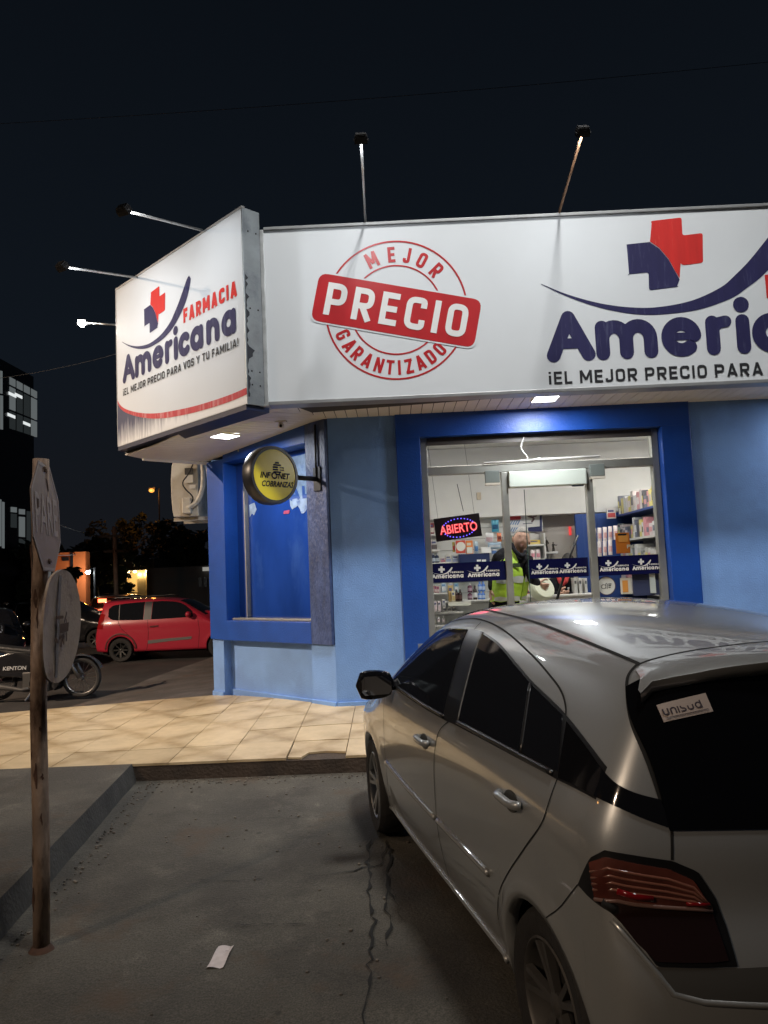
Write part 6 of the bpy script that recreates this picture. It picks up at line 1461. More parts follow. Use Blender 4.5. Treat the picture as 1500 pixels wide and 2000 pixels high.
# ---- the red hatchback across the side street (seen from its right side, nose to the right)
redp=mat('red_car_paint',(.42,.022,.045),.3,coat=1.,coatr=.05)
UN=Body(zs=[.15,.25,.45,.65,.80,.92,1.0,1.10,1.25,1.40,1.55],ws=[.74,.775,.80,.815,.818,.81,.79,.755,.705,.645,.58],belt=.98,
  cab=([-.8,-.3,.3,.9,1.5,2.2,3.3],[.07,.04,.01,0,.01,.05,.2]),plan=([-.8,-.5,-.2,.2,.6,2.0,2.6,2.9,3.2],[.07,.035,.01,.003,0,0,.025,.07,.17]),
  top=([-.8,-.55,-.2,.4,.9,1.2,1.45,1.75,2.05,2.2,2.4,2.7,2.95,3.1],[1.42,1.45,1.475,1.49,1.485,1.46,1.41,1.25,1.08,1.0,.96,.91,.82,.7]),crown=.055,
  rear=([.15,.3,.5,.7,.85,1.0,1.25,1.42,1.5],[-.62,-.69,-.71,-.69,-.66,-.63,-.565,-.53,-.52]),rcrown=.10,
  front=([.15,.3,.5,.7,.85,1.0],[2.98,3.04,3.06,3.03,2.95,2.8]),k=.03,wb=2.376,wz=.285,ar=.325,flare=.012,x0=-.71,x1=3.06,zi=1.12,
  sill=([-.8,-.5,-.33,.32,2.1,2.7,3.1],[.27,.25,.25,.24,.24,.24,.23]))
def small_car(bd,name,loc,hd,paint,label,full=True,res=.06,nv=30,rear_lit=False):
    Mx_=Matrix.Rotation(R(hd),3,'Z'); t=thing(name,loc,label,'car',M=Mx_)
    bd.shell('body',paint,t,nv=nv,res=res)
    g=G(); g.box(-.5,bd.wb+.4,-.58,.58,.2,.55); g.box(.42,bd.wb-.4,-.68,.68,.2,.5); ob('underbody',g,darkin,t,local=True)
    for cx in (0,bd.wb):
        for sg in (1,-1):
            g=G(); aa=[math.pi*(-.1+1.2*k/16) for k in range(17)]; g.grid([[(cx+.35*math.cos(a),sg*yy,.285+.35*math.sin(a)) for a in aa] for yy in (.5,.76)]); g.sheet([(cx+.35*math.cos(a),sg*.54,.285+.35*math.sin(a)) for a in aa])
            ob('wheel_well',g,darkin,t,local=True)
    for x in (0,bd.wb):
        for sg in (1,-1): wheel(t,x,sg*.715,.285,.285,.185,.175,mat('dark_rim',(.06,.06,.06),.35,metal=.7),8,False)
    for sg in (1,-1):
        f1=[(1.72,.70,1.10),(1.55,.66,1.25),(1.38,.63,1.35),(1.15,.61,1.38),(.75,.61,1.39)]; f0=[(1.75,.75,1.0),(1.3,.77,.985),(.75,.78,.98)]
        patch(bd,'side_window',cr(f1),cr(f0),cglass,t,off=.005,n=30,nz=8,sg=sg)
        patch(bd,'side_window',cr([(.55,.61,1.39),(.2,.62,1.385),(-.05,.63,1.37)]),cr([(.55,.78,.98),(.2,.78,.985),(-.02,.77,.99)]),cglass,t,off=.005,n=20,nz=8,sg=sg)
        patch(bd,'quarter_window',cr([(-.07,.63,1.37),(-.22,.64,1.35),(-.32,.66,1.27)]),cr([(-.04,.77,.99),(-.2,.765,1.01),(-.31,.73,1.08)]),cglass,t,off=.005,n=10,nz=6,sg=sg)
        patch(bd,'door_pillar',[(.74,.61,1.39),(.56,.61,1.39)],[(.74,.78,.98),(.56,.78,.98)],mat('pillar_grey',(.045,.045,.05),.4),t,off=.004,n=6,nz=8,sg=sg)
        bead(bd,'window_bar',[(-.06,.63,1.37),(-.03,.77,.99)],mat('pale_bar',(.35,.33,.32),.4),t,r=.007,off=.004,sg=sg)
        seam(bd,'panel_gap',cr([(.66,.78,.97),(.68,.81,.7),(.66,.80,.45),(.62,.78,.27)]),gapm,t,.009,sg=sg)
        seam(bd,'panel_gap',cr([(1.86,.77,.97),(1.90,.81,.7),(1.88,.80,.45),(1.86,.78,.27)]),gapm,t,.009,sg=sg)
        seam(bd,'panel_gap',cr([(-.05,.78,.97),(.03,.81,.8),(.22,.81,.62),(.30,.80,.5),(.34,.79,.3)]),gapm,t,.009,sg=sg)
        patch(bd,'rub_panel',[(1.72,.82,.545),(1.2,.82,.525),(.66,.82,.49)],[(1.70,.82,.485),(1.2,.82,.455),(.66,.82,.41)],mat('grey_rub_panel',(.14,.125,.12),.6),t,off=.010,n=20,nz=4,sg=sg)
        patch(bd,'door_handle',[(.72,.81,.835),(.92,.81,.845)],[(.72,.81,.80),(.92,.81,.81)],mat('dark_handle',(.10,.01,.012),.4),t,off=.02,n=6,nz=3,sg=sg)
        patch(bd,'tail_lamp',cr([(-.40,.74,1.16),(-.50,.68,1.17),(-.56,.60,1.16)]),cr([(-.42,.78,.80),(-.54,.73,.80),(-.60,.66,.80)]),mat('red_tail_lens',(.28,.01,.012),.12,coat=.8),t,off=.008,n=12,nz=8,sg=sg)
        (S,),(N,)=[q[:1] for q in bd.proj(np.array([[1.66,.75*sg,1.02]]))]; c=Vector(S)+Vector((0,.10*sg,.04))
        g=G(); g.ell(c,(.07,.10,.075),14,9); mr=ob('mirror',g,paint,t,local=True,smooth=True); g=G(); g.tube([Vector(S),c],[.025,.03],8); ob('mirror_arm',g,btrim,mr,local=True)
        bead(bd,'arch_trim',[(.385*math.cos(a),.81,.285+.385*math.sin(a)) for a in [math.pi*(.02+.96*k/14) for k in range(15)]],mat('dark_red_trim',(.10,.02,.02),.6) if paint is redp else btrim,t,r=.028,off=-.012,sg=sg)
    A=[(-.545,.52,1.37),(-.56,0,1.38)];B=[(-.60,.56,1.0),(-.64,0,1.0)]
    patch(bd,'rear_window',A+mir(A[:-1],-1)[::-1],B+mir(B[:-1],-1)[::-1],cglass,t,off=.005,n=24,nz=8)
    A=[(1.38,.52,1.40),(1.45,0,1.42)];B=[(2.02,.62,1.06),(2.14,0,1.05)]
    patch(bd,'windscreen',A+mir(A[:-1],-1)[::-1],B+mir(B[:-1],-1)[::-1],cglass,t,off=.005,n=24,nz=8)
    g=G(); 
    for sg in (1,-1): g.tube([(-.3,sg*.53,1.50),(-.2,sg*.54,1.525),(.9,sg*.54,1.535),(1.05,sg*.53,1.50)],.014,6)
    ob('roof_rail',g,btrim,t,local=True,smooth=True)
    return t
pr=onZ(238,1293,0.0)
RED=small_car(UN,'red_car',(pr.x,pr.y+.72,0),0,redp,'red hatchback in the side street beyond the blue corner')

# ================================================================ STREET THINGS
# stop sign on a rusty pole, with a second round sign below
rustpole=mat('rusty_pole_paint',(.25,.18,.135),.75,var=.35,vscale=7,dark=(.055,.028,.016),dscale=6,damt=.47,bump=.5,bscale=22,stretch=(1,1,.35))
faded=mat('faded_sign_face',(.155,.105,.08),.6,var=.1,vscale=5,dark=(.12,.08,.065),dscale=6,damt=.55)
fadedw=mat('faded_sign_white',(.23,.185,.16),.6,var=.12,vscale=8)
backm=mat('stained_sign_metal',(.235,.18,.135),.6,var=.15,vscale=5,dark=(.11,.065,.04),dscale=4.5,damt=.5,bump=.2)
rustd=mat('rust',(.05,.022,.012),.85,var=.4,vscale=20)
pb=onZ(81,1858,zdrive(3.55)); zt_=onY(80,897,pb.y).z
SS=thing('stop_sign',pb,'faded tilted octagonal stop sign on a rusty pole, blank round sign below','sign')
g=G(); n_=16; g.tube([pb+Vector((0,0,-.05)),pb+Vector((.002,0,.5)),pb+Vector((-.008,0,1.1)),Vector((onY(80,900,pb.y).x,pb.y,zt_))],.038,16); ob('pole',g,rustpole,SS,smooth=True)
g=G(); rr_=random.Random(2)
P=[[(pb.x+(.036+.022*(1-j/3)*1.2+rr_.uniform(0,.006))*math.cos(2*math.pi*k/16),pb.y+(.036+.022*(1-j/3)*1.2)*math.sin(2*math.pi*k/16),pb.z-.004+.035*j/3) for k in range(16)] for j in range(4)]
g.grid(P,True); ob('pole_foot',g,rustd,SS,smooth=True)
g=G()
rx=random.Random(8)
for i in range(26):
    z=pb.z+rx.uniform(.03,1.9); a=R(rx.uniform(150,330)); w_=rx.uniform(.004,.012); h__=rx.uniform(.02,.12); L_=[];Q_=[]
    for j in range(5):
        zz_=z+h__*j/4; x_=pb.x-.004*min(1,(zz_-pb.z)/1.0); aa=a+rx.uniform(-.1,.1); ww=w_/.04*(1-abs(j/2-1)*.8)
        L_.append((x_+.0392*math.cos(aa-ww),pb.y+.0392*math.sin(aa-ww),zz_)); Q_.append((x_+.0392*math.cos(aa+ww),pb.y+.0392*math.sin(aa+ww),zz_))
    g.grid([L_,Q_])
ob('rust_patch',g,rustd,SS)
def facing(c,top,right_dir):
    """sign disc frame: right_dir horizontal in the sign's face as read"""
    u=(Vector(top)-Vector(c)).normalized(); r=Vector(right_dir); r=(r-u*r.dot(u)).normalized(); return Frame(c,r,u)
oc=onY(91,1010,pb.y-.05); 
yw=R(101)                                              # face turned well away to the right
rd=Vector((math.cos(yw),math.sin(yw),0)); 
tp=oc+Vector((-.012,.0,.285))
fo_=facing(oc,tp,rd)
def ngon(fr,n,r,a0,d): return [fr(r*math.cos(R(a0)+2*math.pi*k/n),r*math.sin(R(a0)+2*math.pi*k/n),d) for k in range(n)]
RO=.285
g=G(); g.prism(ngon(fo_,8,RO,22.5,0),-fo_.n*.004); ob('sign_plate',g,faded,SS)
g=G(); rng_o=ngon(fo_,8,RO*.985,22.5,.0015); rng_i=ngon(fo_,8,RO*.93,22.5,.0015); g.grid([rng_o+rng_o[:1],rng_i+rng_i[:1]]); ob('sign_border',g,fadedw,SS)
g=G(); lettering(g,fo_,'PARE',-.205,-.085,.41,.19,.002,bold=.012); ob('sign_lettering',g,fadedw,SS)
g=G()
for v in (.235,-.215): g.lathe([(.0001,.008),(.012,.006),(.014,0)],Matrix.Translation(fo_(.0,v,.001))@Matrix(((fo_.r.x,fo_.u.x,fo_.n.x,0),(fo_.r.y,fo_.u.y,fo_.n.y,0),(fo_.r.z,fo_.u.z,fo_.n.z,0),(0,0,0,1))),10); poly(g,fo_,[(-.02,v-.008),(.05,v-.006),(.05,v+.004),(-.02,v+.008)],.004)
poly(g,fo_,[(.03,.20),(.06,.14),(.05,.13),(.02,.19)],.003); poly(g,fo_,[(-.16,.07),(-.135,.075),(-.135,.035),(-.16,.03)],.003)
ob('bolt',g,rustd,SS)
# the plate behind it, seen at the left edge, and the round sign
cc=onY(114,1222,pb.y-.055); fr2=facing(cc,cc+Vector((.012,.0,.25)),Vector((math.cos(R(93)),math.sin(R(93)),0)))
RR=.268
P=[]
for i in range(7):
    r_=RR*i/6; P.append([fr2(r_*math.cos(2*math.pi*k/36),r_*math.sin(2*math.pi*k/36),.012*(r_/RR)**2+.05*max(0,-math.cos(2*math.pi*k/36)-.55)*(r_/RR)**2) for k in range(36)])
g=G(); g.grid(P,True); g.grid([[p for p in P[-1]],[p-fr2.n*.012 for p in P[-1]]],True); ob('round_plate',g,backm,SS,smooth=True,auto=40)
g=G(); poly(g,fr2,[(-.045,-.24),(-.015,-.24),(-.015,.24),(-.045,.24)],.012); ob('plate_crease',g,mat('crease_grey',(.09,.08,.075),.6),SS)
g=G(); rx=random.Random(11)
for i in range(12):
    u=rx.uniform(-.03,.15); v=rx.uniform(-.10,.04); a=rx.uniform(0,3.1); l=rx.uniform(.02,.06); stroke(g,fr2,[(u,v),(u+l*math.cos(a),v+l*math.sin(a)*.7)],rx.uniform(.008,.018),.013)
for i in range(5):
    v=-.03+.008*i; stroke(g,fr2,[(-.01,v),(.09,v+.003)],.012,.0135+.0002*i)
ob('rust_patch',g,rustd,SS)
# paper on the ground
pz=[onZ(*q,zdrive(3.5)+.006) for q in ((427,1848),(457,1847),(436,1890),(403,1890))]
g=G(); P=[]
for i in range(6):
    P.append([pz[0].lerp(pz[1],j/5).lerp(pz[3].lerp(pz[2],j/5),i/5)+Vector((0,0,.004*math.sin(i*1.3+j)+.006*(j==5))) for j in range(6)])
g.grid(P); pp=ob('paper',g,mat('crumpled_paper',(.50,.44,.43),.6,var=.12,vscale=20,bump=.4,bscale=30),smooth=True); tag(pp,'crumpled pale paper scrap lying on the concrete driveway','litter')
q0=onZ(438,1873,zdrive(3.5)+.013); 

# ---- motorbike beyond the pole
bz=0.03
fwp=onZ(160,1362,bz); wr_=.285
BK=thing('motorbike',(fwp.x-.6,fwp.y,bz),'black motorbike parked behind the stop sign pole, front wheel showing','motorbike')
bx0=fwp.x; by=fwp.y; plast=mat('black_bike_plastic',(.012,.012,.014),.25,coat=.6); chrome=mat('bike_steel',(.35,.34,.33),.3,metal=.9)
MWl=lambda x:Matrix.Translation((x,by,bz+wr_))@Matrix.Rotation(R(90),4,'X')
def bikewheel(x):
    g=G(); M=MWl(x); prof=[(wr_-.055+.0,-.02),(wr_-.03,-.036),(wr_-.006,-.025),(wr_,0),(wr_-.006,.025),(wr_-.03,.036),(wr_-.055,.02)]; g.lathe(prof,M,40); g.f=[f for f in g.f if len(f)<=4]; t=ob('wheel',g,rubber,BK,smooth=True)
    g=G(); g.lathe([(wr_-.053,-.02),(wr_-.068,-.012),(wr_-.068,.012),(wr_-.053,.02)],M,40); g.f=[f for f in g.f if len(f)<=4]; ob('rim',g,chrome,t,smooth=True)
    g=G()
    for k in range(18):
        a=2*math.pi*k/18; b=a+(.5 if k%2 else -.5); g.tube([M@Vector((.03*math.cos(b),.03*math.sin(b),.018*(1 if k%4<2 else -1))),M@Vector(((wr_-.066)*math.cos(a),(wr_-.066)*math.sin(a),0))],.0028,4)
    ob('spokes',g,chrome,t)
    g=G(); g.lathe([(.0001,-.05),(.035,-.05),(.04,-.03),(.04,.03),(.035,.05),(.0001,.05)],M,16); ob('hub',g,chrome,t,smooth=True,auto=40)
bikewheel(bx0); bikewheel(bx0-1.22)
W3=lambda x,z,y=0:Vector((bx0+x,by+y,bz+z))
g=G()
for y in (-.085,.085): g.tube([W3(0,.285,y),W3(-.10,.46,y),W3(-.20,.68,y),W3(-.27,.84,y*.8)],[.026,.028,.022,.02],10)
ob('fork',g,chrome,BK,smooth=True)
g=G(); P=[]
for i in range(13):
    a=R(140-118*i/12); rr=wr_+.035; P.append([W3(rr*math.cos(a),.285+rr*math.sin(a)+.012*(1-(j-2)**2/4.),.062*(j-2)/2) for j in range(5)])
g.grid(P); ob('front_fender',g,mat('grey_bike_plastic',(.10,.10,.105),.2,coat=.6),BK,smooth=True)
g=G(); g.prism([W3(-.18,.66,-.13),W3(-.10,.58,-.15),W3(-.22,.28,-.16),W3(-.34,.12,-.14),W3(-.40,.18,-.12),W3(-.36,.45,-.12),W3(-.33,.70,-.12)],(0,.26,0)); ob('leg_shield',g,plast,BK,bevel=.02)
g=G(); g.prism([W3(-.40,.42,-.10),W3(-.62,.30,-.12),W3(-1.18,.36,-.12),W3(-1.36,.60,-.10),W3(-.92,.70,-.11),W3(-.66,.64,-.11),W3(-.52,.46,-.10)],(0,.2,0)); ob('side_panel',g,plast,BK,bevel=.02)
g=G(); g.prism([W3(-.62,.63,-.10),W3(-.66,.72,-.11),W3(-.95,.76,-.12),W3(-1.35,.82,-.12),W3(-1.38,.74,-.11),W3(-1.0,.66,-.11)],(0,.23,0)); ob('seat',g,mat('bike_seat_vinyl',(.02,.02,.021),.5,bump=.3),BK,bevel=.03)
g=G(); g.box(bx0-.80,bx0-.42,by-.13,by+.13,bz+.12,bz+.40); g.lathe([(.075,0),(.075,.1),(.06,.14)],Matrix.Translation(W3(-.58,.25,-.12))@Matrix.Rotation(R(90),4,'X'),16); ob('engine',g,mat('engine_metal',(.14,.135,.13),.4,metal=.7),BK,bevel=.01)
g=G(); g.tube([W3(-.55,.2,-.14),W3(-.8,.16,-.16),W3(-1.1,.22,-.17),W3(-1.45,.30,-.17)],[.022,.025,.045,.05],10); ob('exhaust',g,chrome,BK,smooth=True)
g=G(); g.tube([W3(-.27,.86,-.33),W3(-.30,.90,-.2),W3(-.27,.88,0),W3(-.30,.90,.2),W3(-.27,.86,.33)],.013,8); ob('handlebar',g,plast,BK,smooth=True)
g=G(); g.ell(W3(-.17,.80),(.09,.10,.085),14,9); ob('headlamp',g,plast,BK,smooth=True)
g=G(); g.tube([W3(-.62,.20,-.10),W3(-.70,.02,-.26)],.012,6); ob('side_stand',g,chrome,BK)
frB=Frame(W3(-1.08,.44,-.128),(1,0,0),(0,0,1)); g=G(); lettering(g,frB,'KENTON',0,0,.34,.055,.002,bold=.02,shear=.1); ob('lettering',g,mat('white_bike_print',(.55,.55,.55),.4),BK)

BK.scale=(1.13,1.13,1.13); BK.location.x-=.6*.13

# ---- far side of the street
night_wall=mat('dark_facade',(.030,.030,.033),.85,var=.2)
dark_b=mat('dark_glass_tower',(.018,.019,.022),.3)
litw=emat('lit_window',(.80,.90,.92),.13); litw2=emat('bright_ceiling_lamp',(.95,1,1),.8); dimw=emat('dim_window',(.5,.6,.62),.035)
def bldg(name,x0,x1,y0,y1,z1,m,label,cat='building'):
    o=thing(name,((x0+x1)/2,y0,0),label,cat); g=G(); g.box(x0,x1,y0,y1,0,z1); ob('wall',g,m,o); return o
# office block with lit windows at the left: its street side recedes from us
XB=-12.5
TB=thing('office_building',(XB,24,0),'dark office building at the left edge with lit upper windows','building')
g=G(); g.box(XB-10,XB,13,26.5,0,onX(40,722,XB).z); ob('wall',g,dark_b,TB)
def xq(px,py): return onX(px,py,XB+.02)
def winx(p0,p1,p2,p3,m,nm='window'):
    g=G(); q=[xq(*p) for p in (p0,p1,p2,p3)]; g.prism(q,Vector((-.04,0,0))); return ob(nm,g,m,TB)
for i in range(4):
    xa=18+14*i; 
    for (ta,tb),m in (((.02,.16),litw),((.20,.62),dimw if i in(1,2) else litw),((.66,.98),dimw if i<3 else litw)):
        yt=lambda x:733+(x-18)*.55; ybm=lambda x:838+(x-18)*.32
        f=lambda x,t:(x,yt(x)+(ybm(x)-yt(x))*t)
        wdw=winx(f(xa+1.5,ta),f(xa+12.5,ta),f(xa+12.5,tb),f(xa+1.5,tb),m)
g=G()
for (x,y) in ((24,771),(36,773),(22,812),(52,828)):
    q=xq(x,y); g.box(q.x+.0,q.x+.012,q.y-.25,q.y+.25,q.z-.05,q.z+.05)
ob('ceiling_lamp',g,litw2,TB)
for (x0_,x1_,y0_,y1_,m) in ((1,5,724,768,litw),(1,6,772,838,litw),(0,3,975,1066,litw),(5,9,980,1070,litw),(22,33,990,1000,litw),(22,33,1003,1030,dimw),(38,49,994,1004,litw),(38,49,1009,1048,litw),(38,49,1052,1066,dimw),(53,60,998,1060,dimw)):
    winx((x0_,y0_),(x1_,y0_+1),(x1_,y1_+1),(x0_,y1_),m)
# orange-lit wall, yellow lit canopy, low pale building
def onr(px,py,Y): return onY(px,py,Y)
YO=34.
ow=mat('orange_painted_wall',(.50,.115,.022),.8,var=.15,vscale=.8)
a=onr(104,1080,YO); b=onr(168,1195,YO)
OB=thing('orange_shop',(a.x,YO,0),'orange wall of a small shop lit by a bright white lamp','building'); g=G(); g.box(a.x,b.x,YO,YO+.5,0,a.z); ob('wall',g,ow,OB)
g=G(); q0=onr(138,1080,YO);q1=onr(144,1195,YO); g.box(q0.x,q1.x,YO-.06,YO-.01,0,a.z-.02); ob('post',g,darkmetal,OB)
g=G(); q0=onr(122,1088,YO);q1=onr(135,1095,YO); g.box(q0.x,q1.x,YO-.05,YO-.01,q1.z,q0.z); q0=onr(136,1125,YO);q1=onr(150,1145,YO); g.box(q0.x,q1.x,YO-.05,YO-.01,q1.z,q0.z); ob('window',g,darkmetal,OB)
def small_light(name,px,py,Y,r,c,s,label,cat='lamp',group=None,pole=True,pw=0.,wall=False):
    p=onY(px,py,Y); o=thing(name,(p.x,Y,0 if pole else p.z),label,cat,group)
    g=G(); g.ell(p,(r,r,r*.75),12,8); ob('lens',g,emat('lit_lamp_%s'%label[:18].replace(' ','_'),c,s),o,smooth=True)
    g=G(); g.box(p.x-r*1.1,p.x+r*1.1,Y+r*.2,Y+r*1.3,p.z+r*.3,p.z+r*1.1)
    if pole: g.tube([(p.x+r*2,Y+r*2.2,0),(p.x+r*2,Y+r*2.2,p.z+.2),(p.x,Y+r*.8,p.z+r*.9)],.05,6)
    ob('housing',g,darkmetal,o)
    if pw: light('lamp_light','POINT',p+Vector((0,-r-.25,-.05)),pw,c,size=r)
    return o
small_light('wall_lamp',172,1118,33.4,.10,(.92,1,1),60,'bright white lamp beside the orange shop wall',pw=90)
YC=46.
a=onr(234,1106,YC);b=onr(300,1148,YC)
CB=thing('lit_canopy_building',(a.x,YC,0),'small yellow lit building with spotlights under its flat roof','building')
cw=mat('cream_lit_wall',(.58,.46,.26),.8,var=.06)
g=G(); g.box(a.x,b.x-.9,YC+1.2,YC+4,0,a.z-.3); ob('wall',g,cw,CB)
g=G(); q=onr(270,1120,YC+.3); g.box(q.x,q.x+.5,YC+.1,YC+1.2,0,a.z-.3); q=onr(283,1120,YC); g.box(q.x,q.x+.45,YC+.3,YC+1.2,0,a.z-.3); ob('pillar',g,cw,CB)
g=G(); q=onr(297,1106,YC); g.box(a.x-.2,q.x+.3,YC-.6,YC+4.1,a.z-.3,a.z+.35); ob('roof',g,mat('dark_brown_fascia',(.09,.07,.05),.7),CB)
for px in (247,259,270,281):
    p=onY(px,1115,YC-.2); g=G(); g.ell((p.x,YC+.2,a.z-.36),(.10,.10,.07),10,6); ob('spotlight',g,emat('lit_warm_spot',(1,.70,.30),22),CB,smooth=True)
    light('spot_light','POINT',(p.x,YC+.1,a.z-.55),42,(1,.70,.32),size=.1)
YP=45.
a=onr(286,1110,YP);b=onr(420,1150,YP)
PB=thing('pale_shop',(a.x,YP,0),'low pale shop with a dark window band behind the red car','building')
g=G(); g.box(a.x,b.x+14,YP,YP+8,0,a.z); ob('wall',g,mat('pale_shop_wall',(.16,.15,.14),.8,var=.15,vscale=.6),PB)
g=G(); 
for px in (388,398,408): q0=onr(px,1128,YP);q1=onr(px+7,1146,YP); g.box(q0.x,q1.x,YP-.05,YP-.005,q1.z,q0.z)
ob('window',g,dark_b,PB); q0=onr(398,1108,YP);q1=onr(430,1114,YP); g=G(); g.box(q0.x,q1.x+5,YP-.3,YP-.02,q1.z,q0.z); ob('lit_fascia',g,emat('lit_fascia_glow',(.9,.88,.8),.30),PB)
# lamps in the distance
sod=(1,.36,.06)
small_light('street_lamp',296,958,55,.2,sod,1.7,'orange street lamp glowing above the dark trees','street lamp',pw=150)
small_light('street_lamp',3,972,30,.15,sod,1.7,'orange street lamp at the left edge by the office building','street lamp',pw=120)
small_light('distant_lamp',342,1072,70,.12,(.9,1,.95),9,'tiny white lamp above the pale shop','lamp')
small_light('distant_lamp',382,1099,72,.12,(1,.7,.45),7,'tiny warm lamp next to the blue corner','lamp')
small_light('distant_lamp',277,1104,66,.14,(1,.75,.5),5,'tiny warm lamp over the yellow lit building','lamp')
# utility pole lit orange, with wires
up0=onY(228,1150,38); UPz=onY(224,1028,38).z
t=thing('utility_pole',(up0.x,38,0),'tall utility pole lit orange in front of the dark trees','pole')
g=G(); g.tube([(up0.x,38,0),(up0.x-.08,38,UPz)],[.13,.10],10); ob('shaft',g,mat('concrete_pole',(.24,.14,.09),.8,var=.2),t,smooth=True)
g=G(); g.box(up0.x-.9,up0.x+.4,37.9,38.0,UPz-.55,UPz-.42); g.box(up0.x-.6,up0.x+.4,37.9,38.0,UPz-1.3,UPz-1.18); ob('crossarm',g,mat('dark_timber',(.05,.03,.02),.8),t)
def wire(a,b,sag,label,r=.012):
    a=Vector(a);b=Vector(b); pts=[a.lerp(b,k/14)-Vector((0,0,sag*4*(k/14)*(1-k/14))) for k in range(15)]
    g=G(); g.tube(pts,r,4); tag(ob('wire',g,mat('grey_wire',(.10,.10,.105),.6)),label,'wire')
wire((up0.x-.8,37.9,UPz-.45),onY(-40,940,24),.3,'overhead wire running from the utility pole past the stop sign',.02)
wire((up0.x-.8,37.9,UPz-1.2),onY(-40,1060,24),.3,'lower overhead wire running from the utility pole to the left',.02)
wire(onY(-60,245,16),onY(1560,115,16),.12,'thin overhead wire crossing the night sky high above the signs',.006)
wire(onY(-60,745,20),onY(232,690,20),.1,'thin overhead wire left of the corner sign',.006)
# dark dense trees: trunk with limbs and a crown of leaf clumps
leafm=mat('dark_leaves',(.035,.045,.020),.7,var=.5,vscale=1.2); barkm=mat('bark',(.06,.045,.035),.9,var=.3)
def tree(px,pyb,pyt,Y,wd,seed,label):
    base=onY(px,pyb,Y); top=onY(px,pyt,Y); H=top.z; x=base.x; rr=random.Random(seed)
    o=thing('tree',(x,Y,0),label,'tree')
    g=G(); g.tube([(x,Y,0),(x+.1,Y,H*.25),(x-.05,Y,H*.5),(x,Y,H*.75)],[.28,.22,.15,.06],8)
    for k in range(6):
        a=rr.uniform(0,6.28); z=H*rr.uniform(.28,.6); L=wd*rr.uniform(.3,.6); g.tube([(x,Y,z),(x+L*.5*math.cos(a),Y+L*.5*math.sin(a),z+L*.35),(x+L*math.cos(a),Y+L*math.sin(a),z+L*.6)],[.10,.06,.02],6)
    ob('trunk',g,barkm,o,smooth=True)
    g=G(); cl=[(rr.gauss(0,.36)*wd,rr.gauss(0,.3)*wd,H*rr.uniform(.34,.95)) for _ in range(46)]
    for cx_,cy_,cz_ in cl:
        f=1-abs(cz_/H-.62)*1.1; cx_*=max(.35,f); cr_=wd*rr.uniform(.10,.2)
        for _ in range(64):
            d=Vector((rr.gauss(0,1),rr.gauss(0,1),rr.gauss(0,1))).normalized()*cr_*rr.uniform(.5,1.05); p=Vector((x+cx_,Y+cy_,cz_))+d
            u=Vector((rr.gauss(0,1),rr.gauss(0,1),rr.gauss(0,.6))).normalized(); v=u.orthogonal().normalized()*rr.uniform(.06,.11); u=u*rr.uniform(.12,.24)
            g.add([p-u,p+v,p+u,p-v],[(0,1,2,3)])
    ob('crown',g,leafm,o); return o
tree(245,1160,1000,56,3.2,1,'dark bushy tree behind the utility pole')
tree(330,1150,1015,52,3.6,2,'dark tree rising above the low pale shop')
tree(390,1150,1040,50,2.6,3,'dark tree close to the blue corner of the pharmacy')
tree(40,1190,1062,26,2.2,4,'dark reddish tree below the lit office windows')
tree(185,1180,1045,44,2.6,5,'dark tree behind the bright white lamp')
# distant dark houses closing the street
for (p0,p1,pt,Y,lab) in ((-120,55,1100,30,'dark low house at the far left of the side street'),(165,240,1085,75,'dark low house behind the bright white lamp'),(300,520,1085,85,'dark distant house behind the pale shop')):
    a=onr(p0,pt,Y);b=onr(p1,pt,Y); o=thing('house',((a.x+b.x)/2,Y,0),lab,'house'); g=G(); g.box(a.x,b.x,Y,Y+2,0,a.z-.3); ob('wall',g,night_wall,o); g=G(); g.prism([(a.x-.3,Y-.4,a.z-.3),(b.x+.3,Y-.4,a.z-.3),(b.x+.3,Y+2.2,a.z+.3),(a.x-.3,Y+2.2,a.z+.3)],(0,0,.12)); ob('roof',g,roofm,o)
    g=G(); wx=a.x+(b.x-a.x)*.3; g.box(wx,wx+1.2,Y-.03,Y-.005,1,2.1); ob('window',g,dark_b,o)
# other cars
blackp=mat('black_car_paint',(.010,.010,.012),.2,coat=1.)
q=onZ(300,1225,0); small_car(UN,'black_car',(q.x-.8,pr.y+5.0,0),0,blackp,'black car parked behind the red hatchback',res=.12,nv=20)
q=onY(198,1176,30); grp=mat('grey_car_paint',(.12,.10,.09),.3,coat=1.)
OC=small_car(UN,'waiting_car',(q.x+.15,30.7,0),80,grp,'grey car seen from behind with its red tail lamp lit',res=.12,nv=20)
g=G(); p=onY(192,1174,29.9); g.box(p.x-.02,p.x+.30,29.92,29.96,p.z-.06,p.z+.08); ob('brake_lamp',g,emat('lit_tail_lamp',(1,.10,.04),9.),OC)
g=G(); p=onY(200,1190,29.9); g.box(p.x-.1,p.x+.3,29.93,29.97,p.z-.1,p.z+.02); ob('rear_lamp',g,emat('lit_amber_lamp',(1,.45,.2),1.6),OC)
light('tail_light','POINT',(p.x,29.6,p.z),16,(1,.3,.12),size=.1)
blk2=small_car(UN,'dark_car',(-9.6,17.6,0),-60,blackp,'dark car at the left edge behind the stop sign pole',res=.12,nv=20)

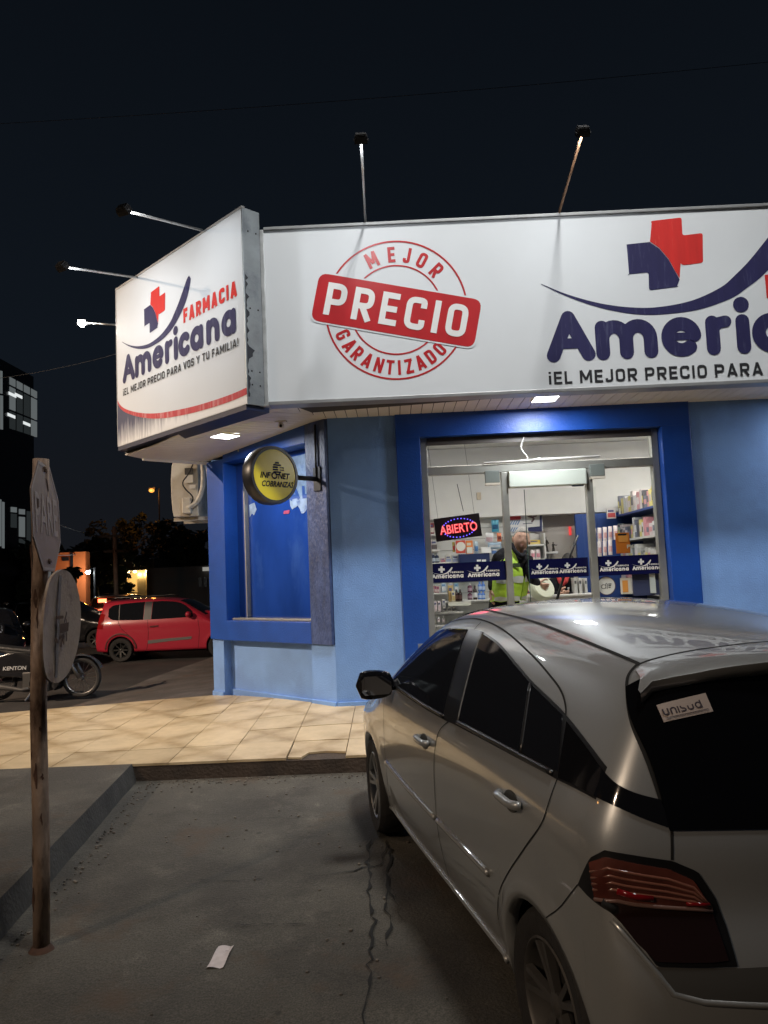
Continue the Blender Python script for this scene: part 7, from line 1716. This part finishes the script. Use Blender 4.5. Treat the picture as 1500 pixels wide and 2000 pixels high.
# ================================================================ STREET LIGHT ON OUR SIDE (behind the camera)
def sodium(x,y,z,aim,e,label,c=(1,.76,.55),arm=None):
    t=thing('street_lamp',(x,y,0),label,'street lamp'); g=G(); g.tube([(x,y,0),(x,y,z-.6),(x,y+.1,z-.1),(x+(.9 if x<0 else -.9),y+.2,z+.05)],[.10,.08,.05,.04],10); ob('shaft',g,steel,t,smooth=True)
    hx=x+(1.1 if x<0 else -1.1); g=G(); g.ell((hx,y+.2,z+.05),(.32,.14,.09),14,8); ob('lamp_head',g,darkmetal,t,smooth=True)
    g=G(); g.ell((hx,y+.2,z-.02),(.2,.1,.06),14,8); ob('lens',g,emat('lit_sodium_lens',(1,.45,.12),60),t,smooth=True)
    light('sodium_light','SPOT',(hx,y+.2,z-.10),e,c,aim=aim,size=.12,angle=100,blend=.7)
sodium(-8.5,-3.0,7.2,(-4,0,0),1900,'sodium street lamp on a steel pole behind the viewpoint')
sodium(-15.5,6.5,7.5,(-6.5,14.5,0),11000,'added lamp left of the view that brightens the side street, unseen')  # added out of view to brighten the red car and side street

# added white lamp on a tall mast, unseen, to balance light on sign and tiles
t=thing('street_lamp',(7.2,-1.5,0),'added white lamp on a long arm over the parking bay, out of view','street lamp')
LP=Vector((2.4,1.3,13.5))
g=G(); g.tube([(7.2,-1.5,0),(7.2,-1.5,12.8),(6.4,-1.0,13.5),LP+Vector((.3,-.2,.05))],[.14,.11,.06,.05],10); ob('shaft',g,steel,t,smooth=True)
g=G(); g.box(LP.x-.4,LP.x+.4,LP.y-.2,LP.y+.2,LP.z,LP.z+.1); ob('lamp_head',g,darkmetal,t,bevel=.01)
g=G(); g.box(LP.x-.3,LP.x+.3,LP.y-.13,LP.y+.13,LP.z-.012,LP.z-.002); ob('lens',g,emat('lit_added_mast_lens',(1,.98,.94),60),t)
light('added_mast_light','SPOT',LP-Vector((0,0,.06)),6000,(1,.985,.95),aim=(.2,9.0,0),size=.75,angle=60,blend=1.)

# ---- labels of look-alikes: say which one by its place in its row
ORD=['first','second','third','fourth','fifth','sixth','seventh','eighth','ninth','tenth','eleventh','twelfth','thirteenth','fourteenth','fifteenth','sixteenth','seventeenth','eighteenth','nineteenth','twentieth']
from collections import defaultdict
_same=defaultdict(list)
for o in bpy.data.objects:
    if o.parent is None and o.get('label') and o.get('category'): _same[o['label']].append(o)
def _pos(o):
    if o.type=='EMPTY': return o.matrix_world.translation
    return sum((Vector(v.co) for v in o.data.vertices),Vector())/len(o.data.vertices)
for lab,L in _same.items():
    if len(L)<2: continue
    P={o.name:_pos(o).copy() for o in L}
    deep=max(p.y for p in P.values())-min(p.y for p in P.values())>.5
    zs2=sorted(p.z for p in P.values()); cut=None
    for a,b in zip(zs2[:-1],zs2[1:]):
        if b-a>.05 and not deep: cut=(a+b)/2
    rows=[L] if cut is None else [[o for o in L if P[o.name].z>cut],[o for o in L if P[o.name].z<=cut]]
    for r,row in enumerate(rows):
        row.sort(key=lambda o:P[o.name].y if deep else P[o.name].x)
        for k,o in enumerate(row):
            pre='' if cut is None else ('upper ' if r==0 else 'lower ')
            o['label']=pre+lab+('' if len(row)==1 else ', %s from the %s'%(ORD[min(k,19)],'door' if deep else 'left'))
